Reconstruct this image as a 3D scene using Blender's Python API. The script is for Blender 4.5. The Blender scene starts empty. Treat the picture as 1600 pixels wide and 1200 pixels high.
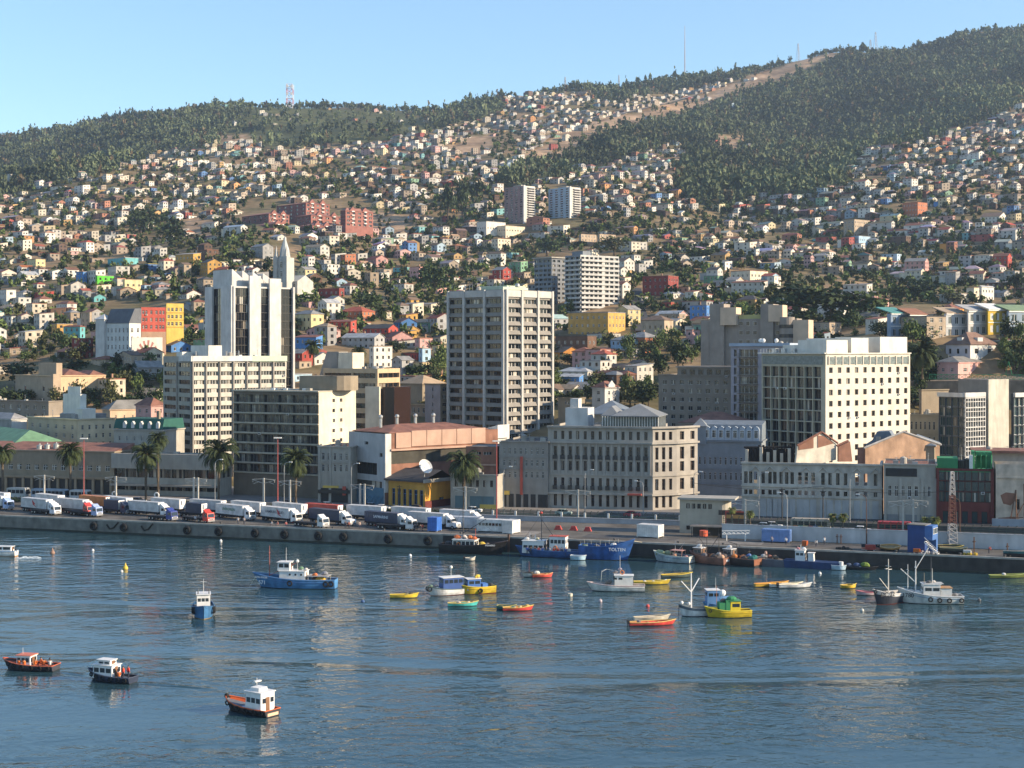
import bpy, math, random
import numpy as np
from mathutils import Vector, Matrix
from math import sin, cos, pi, radians as R
random.seed(11); rng = np.random.default_rng(5)
S = bpy.context.scene; COL = S.collection

# ------------------------------------------------------------------ camera, sky, sun, exposure
F, YH, H, ZQ = 2400.0, 545.0, 45.0, 3.3          # focal length and horizon row in photo pixels, eye height, quay level
cd = bpy.data.cameras.new('camera'); cam = bpy.data.objects.new('camera', cd); COL.objects.link(cam)
cam.location = (0, 0, H); cam.rotation_euler = (R(90), 0, 0)
cd.sensor_width = 36; cd.lens = 36 * F / 1600; cd.shift_y = -(600 - YH) / 1600
cd.clip_start = 1; cd.clip_end = 30000
S.camera = cam
SUN_EL, SUN_AZ = 21.0, -13.0                      # elevation; azimuth from +X (negative: towards the camera)
w = bpy.data.worlds.new('World'); S.world = w; w.use_nodes = True
nt = w.node_tree; sky = nt.nodes.new('ShaderNodeTexSky'); sky.sky_type = 'NISHITA'; sky.sun_disc = False
sky.sun_elevation = R(SUN_EL); sky.sun_rotation = R(90 - SUN_AZ)
sky.air_density = 1.2; sky.dust_density = 0.05; sky.ozone_density = 4.5; sky.altitude = 0
bg = nt.nodes['Background']; bg.inputs[1].default_value = 0.115
nt.links.new(sky.outputs[0], bg.inputs[0])
sd = bpy.data.lights.new('sun', 'SUN'); sd.energy = 5.0; sd.angle = R(0.5); sd.color = (1.0, 0.82, 0.60)
so = bpy.data.objects.new('sun', sd); COL.objects.link(so)
sv = Vector((cos(R(SUN_EL)) * cos(R(SUN_AZ)), cos(R(SUN_EL)) * sin(R(SUN_AZ)), sin(R(SUN_EL))))
so.rotation_euler = sv.to_track_quat('Z', 'Y').to_euler()
S.view_settings.view_transform = 'Standard'; S.view_settings.look = 'None'
S.view_settings.exposure = 1.1; S.view_settings.gamma = 1
S.cycles.max_bounces = 6; S.cycles.diffuse_bounces = 2; S.cycles.glossy_bounces = 3
S.cycles.transmission_bounces = 2; S.cycles.volume_bounces = 0; S.cycles.caustics_reflective = False; S.cycles.caustics_refractive = False
S.cycles.use_denoising = True
S.cycles.volume_step_rate = 10

# ------------------------------------------------------------------ helpers
def at(px, py, d): return Vector(((px - 800) * d / F, d, H + (YH - py) * d / F))
def gnd(px, py, z=0.0): return at(px, py, (H - z) * F / (py - YH))

def tag(o, label=None, cat=None, group=None, kind=None):
    if label: o['label'] = label
    if cat: o['category'] = cat
    if group: o['group'] = group
    if kind: o['kind'] = kind
    return o
def empty(name, loc, rz=0, label=None, cat=None, group=None):
    o = bpy.data.objects.new(name, None); COL.objects.link(o); o.empty_display_size = .1
    o.location = loc; o.rotation_euler = (0, 0, rz); return tag(o, label, cat, group)
def add(name, me, parent=None, loc=(0, 0, 0), rz=0, sc=None, col=None):
    o = bpy.data.objects.new(name, me); COL.objects.link(o); o.location = loc; o.rotation_euler = (0, 0, rz)
    if sc is not None: o.scale = sc if hasattr(sc, '__len__') else (sc,) * 3
    if parent is not None: o.parent = parent
    if col is not None: o.color = (*col[:3], 1)
    return o
def copy_tree(o, parent=None):
    c = o.copy(); COL.objects.link(c)
    if parent is not None: c.parent = parent
    for ch in o.children: copy_tree(ch, c)
    return c

_m = {}
def mat(name, col=(.5, .5, .5), rough=.75, var=.18, scale=.35, metal=0.0, spec=.3, src=None, streak=0.0, bump=0.0, world=False):
    """painted / plastered / metal surface: base colour with weathering; src='obj' takes Object colour, 'attr' the colour attribute"""
    if name in _m: return _m[name]
    m = bpy.data.materials.new(name); m.use_nodes = True; _m[name] = m
    t = m.node_tree; N = t.nodes.new; Lk = t.links.new; p = t.nodes['Principled BSDF']
    p.inputs['Roughness'].default_value = rough; p.inputs['Metallic'].default_value = metal
    p.inputs['Specular IOR Level'].default_value = spec
    if src == 'obj': c = N('ShaderNodeObjectInfo').outputs['Color']
    elif src == 'attr':
        a = N('ShaderNodeAttribute'); a.attribute_name = 'Col'; c = a.outputs['Color']
    else:
        r = N('ShaderNodeRGB'); r.outputs[0].default_value = (*col, 1); c = r.outputs[0]
    tc = N('ShaderNodeTexCoord'); co = tc.outputs['Object']
    if world: co = N('ShaderNodeNewGeometry').outputs['Position']
    def noise(sc, det, vec):
        n = N('ShaderNodeTexNoise'); n.inputs['Scale'].default_value = sc; n.inputs['Detail'].default_value = det
        Lk(vec, n.inputs['Vector']); return n.outputs['Fac']
    def mul(c, fac, lo, hi):
        mr = N('ShaderNodeMapRange'); mr.inputs['From Min'].default_value = .3; mr.inputs['From Max'].default_value = .7
        mr.inputs['To Min'].default_value = lo; mr.inputs['To Max'].default_value = hi; Lk(fac, mr.inputs['Value'])
        v = N('ShaderNodeVectorMath'); v.operation = 'SCALE'; Lk(c, v.inputs[0]); Lk(mr.outputs[0], v.inputs['Scale']); return v.outputs[0]
    if var > 0: c = mul(c, noise(scale, 6, co), 1 - var, 1 + var * .7)
    if streak > 0:
        mp = N('ShaderNodeMapping'); mp.inputs['Scale'].default_value = (1.0, 1.0, .22); Lk(co, mp.inputs['Vector'])
        c = mul(c, noise(.8, 3, mp.outputs[0]), 1 - streak*.42, 1 + streak * .1)
    Lk(c, p.inputs['Base Color'])
    if bump:
        b = N('ShaderNodeBump'); b.inputs['Strength'].default_value = bump; b.inputs['Distance'].default_value = .1
        Lk(noise(3, 5, co), b.inputs['Height']); Lk(b.outputs[0], p.inputs['Normal'])
    return m

class MB:
    def __init__(s): s.v = []; s.f = []; s.m = []; s.T = None
    def P(s, p):
        p = Vector(p); p = s.T @ p if s.T is not None else p
        s.v.append(tuple(p)); return len(s.v) - 1
    def face(s, pts, mi=0): s.f.append([s.P(p) for p in pts]); s.m.append(mi); return s
    def box(s, x0, y0, z0, x1, y1, z1, mi=0):
        i = [s.P(p) for p in ((x0,y0,z0),(x1,y0,z0),(x1,y1,z0),(x0,y1,z0),(x0,y0,z1),(x1,y0,z1),(x1,y1,z1),(x0,y1,z1))]
        for q in ((0,3,2,1),(4,5,6,7),(0,1,5,4),(1,2,6,5),(2,3,7,6),(3,0,4,7)): s.f.append([i[k] for k in q]); s.m.append(mi)
        return s
    def prism(s, poly, z0, z1, mi=0):
        n = len(poly); a = [s.P((x, y, z0)) for x, y in poly]; b = [s.P((x, y, z1)) for x, y in poly]
        for k in range(n): s.f.append([a[k], a[(k+1) % n], b[(k+1) % n], b[k]]); s.m.append(mi)
        s.f.append(b); s.m.append(mi); s.f.append(a[::-1]); s.m.append(mi); return s
    def xprism(s, poly, x0, x1, mi=0, mcap=None):      # poly in (y,z), extruded along x
        n = len(poly); a = [s.P((x0, y, z)) for y, z in poly]; b = [s.P((x1, y, z)) for y, z in poly]
        for k in range(n): s.f.append([a[k], a[(k+1) % n], b[(k+1) % n], b[k]]); s.m.append(mi)
        mc = mi if mcap is None else mcap
        s.f.append(b); s.m.append(mc); s.f.append(a[::-1]); s.m.append(mc); return s
    def yprism(s, poly, y0, y1, mi=0, mcap=None):      # poly in (x,z), extruded along y
        n = len(poly); a = [s.P((x, y0, z)) for x, z in poly]; b = [s.P((x, y1, z)) for x, z in poly]
        for k in range(n): s.f.append([a[k], a[(k+1) % n], b[(k+1) % n], b[k]]); s.m.append(mi)
        mc = mi if mcap is None else mcap
        s.f.append(b); s.m.append(mc); s.f.append(a[::-1]); s.m.append(mc); return s
    def tube(s, pts, r, n=6, mi=0, caps=True):
        pts = [Vector(p) for p in pts]; rs = r if hasattr(r, '__len__') else [r] * len(pts); rings = []
        for i, p in enumerate(pts):
            t = (pts[min(i+1, len(pts)-1)] - pts[max(i-1, 0)]).normalized()
            u = t.cross(Vector((0, 0, 1)));  u = Vector((1, 0, 0)) if u.length < 1e-4 else u.normalized()
            w_ = t.cross(u)
            rings.append([s.P(p + (u * cos(2*pi*k/n) + w_ * sin(2*pi*k/n)) * rs[i]) for k in range(n)])
        for a, b in zip(rings, rings[1:]):
            for k in range(n): s.f.append([a[k], a[(k+1) % n], b[(k+1) % n], b[k]]); s.m.append(mi)
        if caps: s.f.append(rings[0][::-1]); s.m.append(mi); s.f.append(rings[-1]); s.m.append(mi)
        return s
    def bar(s, a, b, r=.05, mi=0, n=5): return s.tube([a, b], r, n, mi)
    def torus(s, c, ax, R_, r, mi=0, n=14, k=6):
        q = Vector(ax).to_track_quat('Z', 'Y'); c = Vector(c); rings = []
        for i in range(n):
            a = 2*pi*i/n; rings.append([s.P(c + q @ Vector(((R_ + r*cos(2*pi*j/k))*cos(a), (R_ + r*cos(2*pi*j/k))*sin(a), r*sin(2*pi*j/k)))) for j in range(k)])
        for i in range(n):
            A, Bq = rings[i], rings[(i+1) % n]
            for j in range(k): s.f.append([A[j], A[(j+1) % k], Bq[(j+1) % k], Bq[j]]); s.m.append(mi)
        return s
    def ball(s, c, r, mi=0, n=10, k=7, sc=(1, 1, 1)):
        c = Vector(c); rings = [[s.P(c + Vector((r*sc[0]*sin(pi*j/k)*cos(2*pi*i/n), r*sc[1]*sin(pi*j/k)*sin(2*pi*i/n), r*sc[2]*cos(pi*j/k)))) for i in range(n)] for j in range(k+1)]
        for a, b in zip(rings, rings[1:]):
            for i in range(n): s.f.append([a[i], a[(i+1) % n], b[(i+1) % n], b[i]]); s.m.append(mi)
        return s
    def hip(s, x0, y0, x1, y1, z, h, ov=.4, mi=0, ridge=None):     # hipped roof with eaves
        x0 -= ov; y0 -= ov; x1 += ov; y1 += ov; cx, cy = (x0+x1)/2, (y0+y1)/2; lx, ly = x1-x0, y1-y0
        k = min(lx, ly)/2 if ridge is None else ridge
        a, b = ((x0+k, cy), (x1-k, cy)) if lx >= ly else ((cx, y0+k), (cx, y1-k))
        c = [(x0,y0,z),(x1,y0,z),(x1,y1,z),(x0,y1,z)]; A = (*a, z+h); Bv = (*b, z+h)
        if lx >= ly:
            s.face([c[0],c[1],Bv,A],mi); s.face([c[1],c[2],Bv],mi); s.face([c[2],c[3],A,Bv],mi); s.face([c[3],c[0],A],mi)
        else:
            s.face([c[0],c[1],A],mi); s.face([c[1],c[2],Bv,A],mi); s.face([c[2],c[3],Bv],mi); s.face([c[3],c[0],A,Bv],mi)
        s.box(x0, y0, z-.18, x1, y1, z-.004, mi); return s
    def facade(s, O, U, IN, L, z0, z1, rows, depth=.25, mi=0, mr=0):
        """wall from O along U with real recessed openings; rows: (za, zb, [(a,b)..]); openings' backs are left to the window parts"""
        O = Vector(O); U = Vector(U); IN = Vector(IN)
        q = lambda a, z, k=0: O + U*a + IN*k + Vector((0, 0, z))
        zc = z0
        for za, zb, cols in sorted((r[0], r[1], r[2]) for r in rows):
            if za > zc + 1e-4: s.face([q(0,zc), q(L,zc), q(L,za), q(0,za)], mi)
            ac = 0
            for a, b in cols:
                if a > ac + 1e-4: s.face([q(ac,za), q(a,za), q(a,zb), q(ac,zb)], mi)
                for (p1, p2) in (((a,za),(b,za)), ((b,za),(b,zb)), ((b,zb),(a,zb)), ((a,zb),(a,za))):
                    s.face([q(*p1), q(*p2), q(*p2, depth), q(*p1, depth)], mr)
                ac = b
            if L > ac + 1e-4: s.face([q(ac,za), q(L,za), q(L,zb), q(ac,zb)], mi)
            zc = zb
        if z1 > zc + 1e-4: s.face([q(0,zc), q(L,zc), q(L,z1), q(0,z1)], mi)
        return s
    def mesh(s, name, mats, smooth=False):
        me = bpy.data.meshes.new(name); me.from_pydata(s.v, [], s.f)
        for m in (mats if isinstance(mats, (list, tuple)) else [mats]): me.materials.append(m)
        me.polygons.foreach_set('material_index', s.m)
        if smooth: me.polygons.foreach_set('use_smooth', [True]*len(s.f))
        me.update(); return me
    def build(s, name, mats, parent=None, loc=(0, 0, 0), rz=0, smooth=False, **k):
        return add(name, s.mesh(name, mats, smooth), parent, loc, rz, **k)

def npmesh(name, V, Q, mats, col=None, mi=None, tri=False):
    """big mesh from numpy arrays: V (n,3), Q (m,4)"""
    k = 3 if tri else 4
    me = bpy.data.meshes.new(name); me.vertices.add(len(V)); me.vertices.foreach_set('co', np.ascontiguousarray(V, np.float32).ravel())
    me.loops.add(len(Q)*k); me.loops.foreach_set('vertex_index', np.ascontiguousarray(Q, np.int32).ravel())
    me.polygons.add(len(Q)); me.polygons.foreach_set('loop_start', np.arange(0, len(Q)*k, k, dtype=np.int32))
    for m in (mats if isinstance(mats, (list, tuple)) else [mats]): me.materials.append(m)
    if mi is not None: me.polygons.foreach_set('material_index', np.asarray(mi, np.int32))
    me.update(calc_edges=True)
    if col is not None:
        a = me.color_attributes.new('Col', 'FLOAT_COLOR', 'POINT')
        a.data.foreach_set('color', np.ascontiguousarray(np.c_[col, np.ones(len(col))], np.float32).ravel())
    return me

def text(s, size, parent, loc, rz, m, name='lettering', rx=90, sx=1.0):
    cu = bpy.data.curves.new('t', 'FONT'); cu.body = s; cu.size = size; cu.align_x = 'CENTER'; cu.align_y = 'CENTER'; cu.extrude = .01; cu.offset = size*.012
    t = bpy.data.objects.new('t', cu); COL.objects.link(t)
    me = bpy.data.meshes.new_from_object(t.evaluated_get(bpy.context.evaluated_depsgraph_get()))
    bpy.data.objects.remove(t); bpy.data.curves.remove(cu)
    me.materials.clear(); me.materials.append(m)
    o = add(name, me, parent, loc); o.rotation_euler = (R(rx), 0, rz); o.scale = (sx, 1, 1); return o

# ------------------------------------------------------------------ quay line and street line
QA = Vector((-128.1, 384.3)); QE = Vector((.9454, -.3258)); QN = Vector((.3258, .9454)); QTH = R(19.0)
SA = Vector((-127, 435)); SE = Vector((.967, -.255)); SN = Vector((.255, .967)); STH = R(14.8)
def online(A, E, N_, px, off, z):
    k = (px-800)/F; P = A + N_*off; t = (k*P.y - P.x)/(E.x - k*E.y); q = P + E*t; return Vector((q.x, q.y, z))
def qp(px, off=0.0, z=ZQ): return online(QA, QE, QN, px, off, z)
def sp(px, off=0.0, z=ZQ): return online(SA, SE, SN, px, off, z)

# ------------------------------------------------------------------ terrain: profile (image row of the ground at given distance) per column
KX = np.array([-500, 0, 200, 400, 600, 800, 1000, 1200, 1300, 1400, 1600, 2100], float)
RING = [
 (545, [640, 650, 650, 650, 650, 640, 635, 640, 590, 528, 524, 520]),
 (650, [578, 578, 548, 552, 560, 570, 565, 560, 530, 512, 508, 500]),
 (800, [530, 520, 505, 480, 490, 500, 490, 480, 478, 478, 475, 470]),
 (1000,[470, 455, 440, 405, 420, 440, 425, 415, 420, 425, 425, 415]),
 (1220,[410, 390, 390, 352, 365, 375, 365, 365, 365, 365, 360, 345]),
 (1480,[350, 340, 330, 305, 305, 315, 305, 315, 312, 300, 290, 270]),
 (1780,[305, 300, 270, 245, 240, 250, 255, 285, 275, 245, 215, 190]),
 (2080,[290, 285, 250, 222, 210, 205, 200, 240, 235, 215, 175, 150]),
 (2400,[265, 262, 225, 205, 198, 177, 160, 185, 190, 175, 125, 100]),
 (2700,[235, 235, 195, 178, 188, 163, 142, 138, 145, 120, 85, 60]),
 (2950,[222, 222, 177, 159, 182, 160, 136, 111, 88, 74, 45, 30]),
 (3300,[228, 228, 184, 168, 190, 172, 150, 125, 100, 90, 62, 45])]
SKY = np.array([(-500,300),(0,221),(100,196),(200,178),(300,166),(400,159),(470,162),(560,168),(640,185),(680,191),(740,178),(800,163),(850,152),(900,146),(1000,138),(1070,130),(1130,124),(1200,111),(1250,97),(1300,86),(1400,74),(1500,58),(1600,44),(2100,20)], float)
GD = np.concatenate([np.linspace(430, 540, 8), np.geomspace(550, 3300, 150), [3500, 3900]])
GX = np.arange(-700, 2301, 12.0)
def vnoise(x, y, sc, seed):
    x = x/sc; y = y/sc; xi = np.floor(x).astype(int); yi = np.floor(y).astype(int); fx = x-xi; fy = y-yi
    fx = fx*fx*(3-2*fx); fy = fy*fy*(3-2*fy)
    h = lambda a, b: np.modf(np.abs(np.sin(a*127.1 + b*311.7 + seed*74.7)*43758.5453))[0]
    return (h(xi,yi)*(1-fx)+h(xi+1,yi)*fx)*(1-fy) + (h(xi,yi+1)*(1-fx)+h(xi+1,yi+1)*fx)*fy - .5
ZG = np.zeros((len(GD), len(GX)))
_rd = np.array([470.] + [r[0] for r in RING] + [3500, 3900])
for j, x in enumerate(GX):
    zr = [3.2]
    for d, ys in RING:
        y = np.interp(x, KX, ys)
        if d == 2950: y = np.interp(x, SKY[:,0], SKY[:,1])
        zr.append(H + (YH-y)*d/F)
    zr += [zr[-1]*.9, zr[-1]*.5]
    ZG[:, j] = np.interp(GD, _rd, zr)
for _ in range(3):
    Z2 = ZG.copy(); Z2[1:-1] = (ZG[:-2]+2*ZG[1:-1]+ZG[2:])/4; Z2[GD < 560] = ZG[GD < 560]; ZG = Z2
    Z2 = ZG.copy(); Z2[:,1:-1] = (ZG[:,:-2]+2*ZG[:,1:-1]+ZG[:,2:])/4; ZG = Z2
DD, XX = np.meshgrid(GD, GX, indexing='ij'); WX = (XX-800)*DD/F
_amp = np.clip((DD-600)/900, 0, 1)*np.clip((3400-DD)/300, .25, 1)
ZG += _amp*(vnoise(WX, DD, 260, 1)*34 + vnoise(WX, DD, 110, 2)*16 + vnoise(WX+DD*.4, DD*.5, 150, 4)*20)
ZG += np.clip((DD-560)/200, 0, 1)*vnoise(WX, DD, 40, 3)*5
ZG[GD < 475] = 3.2
YG = YH - (ZG-H)*F/DD                              # image row of every ground vertex
YMIN = np.minimum.accumulate(YG, axis=0)           # horizon so far, from near to far
def tz(X, Y):
    px = 800 + X*F/Y; j = min(max((px-GX[0])/12.0, 0), len(GX)-1.001); i = np.interp(Y, GD, np.arange(len(GD))); i = min(i, len(GD)-1.001)
    a, b = int(i), int(j); u, v = i-a, j-b
    return (ZG[a,b]*(1-v)+ZG[a,b+1]*v)*(1-u) + (ZG[a+1,b]*(1-v)+ZG[a+1,b+1]*v)*u
def hit(px, py):
    """first ground point met by the ray through a photo pixel"""
    j = min(max((px-GX[0])/12.0, 0), len(GX)-1.001); b = int(j); v = j-b
    col = YG[:,b]*(1-v)+YG[:,b+1]*v
    k = np.nonzero(col <= py)[0]
    if not len(k) or k[0] == 0: return None
    i = k[0]; t = (col[i-1]-py)/max(col[i-1]-col[i], 1e-6); d = GD[i-1]+t*(GD[i]-GD[i-1])
    p = at(px, py, d); return Vector((p.x, p.y, tz(p.x, p.y)))
# ------------------------------------------------------------------ regions of the hillside (photo outline of woods, bare earth, buildings)
def inpoly(px, py, poly):
    px = np.asarray(px, float); py = np.asarray(py, float); r = np.zeros(px.shape, bool); n = len(poly)
    for i in range(n):
        x1, y1 = poly[i]; x2, y2 = poly[(i+1) % n]
        c = ((y1 > py) != (y2 > py)) & (px < (x2-x1)*(py-y1)/((y2-y1) if y2 != y1 else 1e-9)+x1); r ^= c
    return r
WOODS = [
 [(-400,200),(-400,330),(0,312),(60,292),(150,275),(205,255),(255,236),(335,226),(372,214),(420,232),(520,228),(560,222),(640,212),(700,196),(755,184),(790,168),(760,100),(0,100)],
 [(770,285),(805,262),(852,240),(905,212),(962,186),(1080,157),(1190,122),(1255,98),(1310,70),(2200,0),(2200,120),(1605,160),(1540,188),(1480,212),(1440,222),(1375,226),(1335,250),(1325,285),(1290,300),(1250,306),(1190,306),(1140,322),(1080,315),(1052,290),(1062,250),(1080,232),(1060,222),(1010,236),(950,256),(905,268),(850,282),(800,300)],
 [(850,150),(850,135),(1000,120),(1260,90),(1240,106),(1120,132),(1040,146),(985,150),(985,158),(940,158),(900,140)],
]
THICK = [   # clumps of trees inside the town
 [(672,350),(690,295),(730,272),(770,280),(775,300),(745,345),(700,365)], [(640,440),(668,410),(700,420),(700,520),(655,500),(636,470)],
 [(575,460),(610,440),(640,470),(630,500),(590,490)], [(185,345),(240,320),(275,345),(260,395),(190,395)], [(250,360),(330,345),(400,350),(470,385),(600,370),(580,395),(400,395),(260,400)],
 [(905,345),(1010,325),(1060,345),(1050,370),(920,372)], [(1220,450),(1300,425),(1370,430),(1460,440),(1520,455),(1500,480),(1380,490),(1350,520),(1240,510)],
 [(1010,420),(1060,400),(1120,430),(1110,455),(1030,455)], [(0,560),(60,545),(140,560),(150,590),(60,600),(0,620)], [(1080,300),(1160,315),(1140,345),(1070,345)],
 [(1290,385),(1350,360),(1370,400),(1310,425)], [(470,455),(520,440),(505,470)], [(770,395),(850,380),(940,385),(950,410),(850,402),(770,440)], [(410,270),(530,255),(560,300),(440,320)],
 [(760,210),(810,195),(830,230),(770,260)], [(960,225),(900,250),(900,262),(960,240)], [(880,470),(845,480),(850,560),(870,530)], [(1040,530),(1095,515),(1095,580),(1050,600),(1000,600),(1010,560)]]
BARE = [[(808,250),(876,205),(962,181),(1082,151),(1200,109),(1262,84),(1325,82),(1250,116),(1205,132),(1150,149),(1095,168),(1060,181),(1005,193),(960,206),(925,217),(905,233),(858,258)],
        [(545,345),(600,325),(640,335),(650,362),(560,360)], [(335,210),(385,208),(392,222),(345,226)], [(285,345),(315,330),(338,352),(320,375),(290,365)], [(1115,210),(1160,210),(1150,236),(1125,235)], [(700,215),(770,210),(760,240),(690,240)]]
GREEN = [[(380,165),(640,175),(680,200),(600,222),(420,230),(350,215)]]
OCC = [(255,447,553,720),(322,458,435,580),(365,555,610,790),(495,640,553,680),(700,866,449,680),(788,836,288,352),(856,908,290,362),(835,967,395,490),(1095,1262,472,575),
       (1028,1146,570,660),(1142,1232,538,720),(1188,1424,527,720),(1380,1610,478,530),(1466,1610,590,730),(165,290,472,540),(376,582,328,360),(418,474,368,450),
       (-10,166,566,630),(-10,260,640,800),(1000,1010,0,1)]
def anyin(px, py, L):
    r = np.zeros(np.shape(px), bool)
    for p in L: r |= inpoly(px, py, p)
    return r

# ------------------------------------------------------------------ terrain mesh
nI, nJ = len(GD), len(GX)
V = np.stack([WX, DD, ZG], -1).reshape(-1, 3)
ii, jj = np.meshgrid(np.arange(nI-1), np.arange(nJ-1), indexing='ij'); a = (ii*nJ+jj).ravel()
Q = np.stack([a, a+1, a+nJ+1, a+nJ], -1)
fx, fy = XX.ravel(), YG.ravel()
earth = np.array([.30, .20, .115]); scrub = np.array([.13, .115, .055]); wood = np.array([.07, .08, .042]); bare = np.array([.40, .27, .165])
nz = np.clip(.5 + vnoise(V[:,0], V[:,1], 45, 8) + vnoise(V[:,0], V[:,1], 14, 9)*.8, 0, 1)[:, None]
tc_ = earth*nz + scrub*(1-nz)
mw = anyin(fx, fy, WOODS)[:, None]; tc_ = np.where(mw, wood*(1-nz*.5)+earth*nz*.5, tc_)
mg = anyin(fx, fy, GREEN)[:, None]; tc_ = np.where(mg, np.array([.09,.095,.04]), tc_)
jx = vnoise(V[:,0], V[:,1], 35, 14)*16; mb_ = anyin(fx+jx, fy+jx*.6, BARE)[:, None]; tc_ = np.where(mb_, bare*(.55+.7*nz), tc_)
hill_m = mat('hillside_earth', src='attr', rough=.95, var=.35, scale=.12, spec=.1, world=True)
o = add('hillside_terrain', npmesh('hillside_terrain', V, Q, hill_m, tc_)); o['kind'] = 'structure'
o.data.polygons.foreach_set('use_smooth', [True]*len(o.data.polygons))

# ------------------------------------------------------------------ water
def water_mat():
    m = bpy.data.materials.new('harbour_water'); m.use_nodes = True; t = m.node_tree; N = t.nodes.new; Lk = t.links.new
    p = t.nodes['Principled BSDF']; p.inputs['Base Color'].default_value = (.025, .060, .074, 1); p.inputs['IOR'].default_value = 1.33
    p.inputs['Specular IOR Level'].default_value = .5
    pos = N('ShaderNodeNewGeometry').outputs['Position']
    def nz(sx, sy, det, rough=.5, rot=0, dist=0):
        mp = N('ShaderNodeMapping'); mp.inputs['Scale'].default_value = (sx, sy, 1); mp.inputs['Rotation'].default_value = (0, 0, R(rot)); Lk(pos, mp.inputs['Vector'])
        n = N('ShaderNodeTexNoise'); n.inputs['Scale'].default_value = 1; n.inputs['Detail'].default_value = det; n.inputs['Roughness'].default_value = rough; n.inputs['Distortion'].default_value = dist
        Lk(mp.outputs[0], n.inputs['Vector']); return n.outputs['Fac']
    def mth(op, a, b):
        x = N('ShaderNodeMath'); x.operation = op
        for k, q in enumerate((a, b)):
            if isinstance(q, (int, float)): x.inputs[k].default_value = q
            else: Lk(q, x.inputs[k])
        return x.outputs[0]
    w1 = nz(.10, .13, 2, .5, 12, .8); w2 = nz(.36, .46, 3, .55, -8, .5); w3 = nz(1.2, 1.5, 2, .5, 5)
    hgt = mth('ADD', mth('ADD', mth('MULTIPLY', w1, .9), mth('MULTIPLY', w2, .62)), mth('MULTIPLY', w3, .12))
    calm = nz(.006, .022, 3, .55, 14, 1.2)                   # wind lanes: calmer and rougher patches
    mr = N('ShaderNodeMapRange'); mr.inputs['From Min'].default_value = .40; mr.inputs['From Max'].default_value = .58
    mr.inputs['To Min'].default_value = .2; mr.inputs['To Max'].default_value = 1.0; Lk(calm, mr.inputs['Value'])
    b = N('ShaderNodeBump'); b.inputs['Distance'].default_value = 1.0; b.inputs['Strength'].default_value = .36
    Lk(mth('MULTIPLY', hgt, mr.outputs[0]), b.inputs['Height']); Lk(b.outputs[0], p.inputs['Normal'])
    mr2 = N('ShaderNodeMapRange'); mr2.inputs['From Min'].default_value = .42; mr2.inputs['From Max'].default_value = .56
    mr2.inputs['To Min'].default_value = .09; mr2.inputs['To Max'].default_value = .03; Lk(calm, mr2.inputs['Value']); Lk(mr2.outputs[0], p.inputs['Roughness'])
    return m
wb = MB()
wb.face([(-3500,-2500,0),(3500,-2500,0),(3500,3000,0),(-3500,3000,0)])
o = wb.build('harbour_water', water_mat()); o['kind'] = 'structure'

# ------------------------------------------------------------------ quay, apron, street
def strip(name, m, A, E, N_, t0, t1, w0, w1, z, z0=None):
    b = MB(); P = lambda t, w_, zz: (A.x+E.x*t+N_.x*w_, A.y+E.y*t+N_.y*w_, zz)
    if z0 is None: b.face([P(t0,w0,z),P(t1,w0,z),P(t1,w1,z),P(t0,w1,z)])
    else:
        c = [(t0,w0),(t1,w0),(t1,w1),(t0,w1)]
        b.face([P(*q, z) for q in c])
        for k in range(4): b.face([P(*c[k], z0), P(*c[(k+1)%4], z0), P(*c[(k+1)%4], z), P(*c[k], z)])
    o = b.build(name, m); o['kind'] = 'structure'; return o
asph = mat('quay_paving', (.13,.118,.10), .9, .45, .16, spec=.15, world=True)
strip('quay_ground', asph, QA, QE, QN, -600, 800, .35, 300, ZQ-.004, -3)
tq = lambda px: (qp(px).xy - QA).dot(QE)
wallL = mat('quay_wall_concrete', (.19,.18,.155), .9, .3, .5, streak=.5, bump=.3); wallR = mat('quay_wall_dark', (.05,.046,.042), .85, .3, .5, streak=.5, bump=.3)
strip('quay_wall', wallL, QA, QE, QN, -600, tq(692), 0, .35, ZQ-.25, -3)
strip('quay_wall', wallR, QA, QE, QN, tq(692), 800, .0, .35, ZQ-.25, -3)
strip('quay_kerb', mat('kerb_concrete', (.36,.33,.28), .85, .25, .6), QA, QE, QN, -600, 800, -.05, .6, ZQ+.12, ZQ-.25)
strip('quay_foot', mat('weedy_concrete', (.035,.04,.03), .7, .3, 1.0), QA, QE, QN, -600, 800, -.12, .0, .45, -3)
road_m = mat('road_asphalt', (.06,.06,.06), .9, .25, .2, world=True)
strip('street', road_m, SA, SE, SN, -500, 900, -17, -5, ZQ+.05)
strip('pavement', mat('pavement_slab', (.22,.2,.18), .9, .2, .3, world=True), SA, SE, SN, -500, 900, -5, 60, ZQ+.17, ZQ)
for t0, t1, w0, w1, c in ((30,52,6,11,(.10,.095,.085)),(96,120,8,24,(.12,.11,.10)),(128,139,3,12,(.22,.20,.175)),(150,171,5,11,(.09,.085,.08)),(176,190,4,9,(.21,.19,.165)),(196,226,5.5,10,(.11,.10,.09))): strip('quay_patch', mat('patch_%d' % t0, c, .85, .35, .5, world=True), QA, QE, QN, t0, t1, w0, w1, ZQ+.002)
white_paint = mat('road_paint', (.7,.7,.66), .8, .2, .8)
for k in range(40): strip('lane_marking', white_paint, SA, SE, SN, -40+k*9, -36+k*9, -11.1, -10.95, ZQ+.056)

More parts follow.
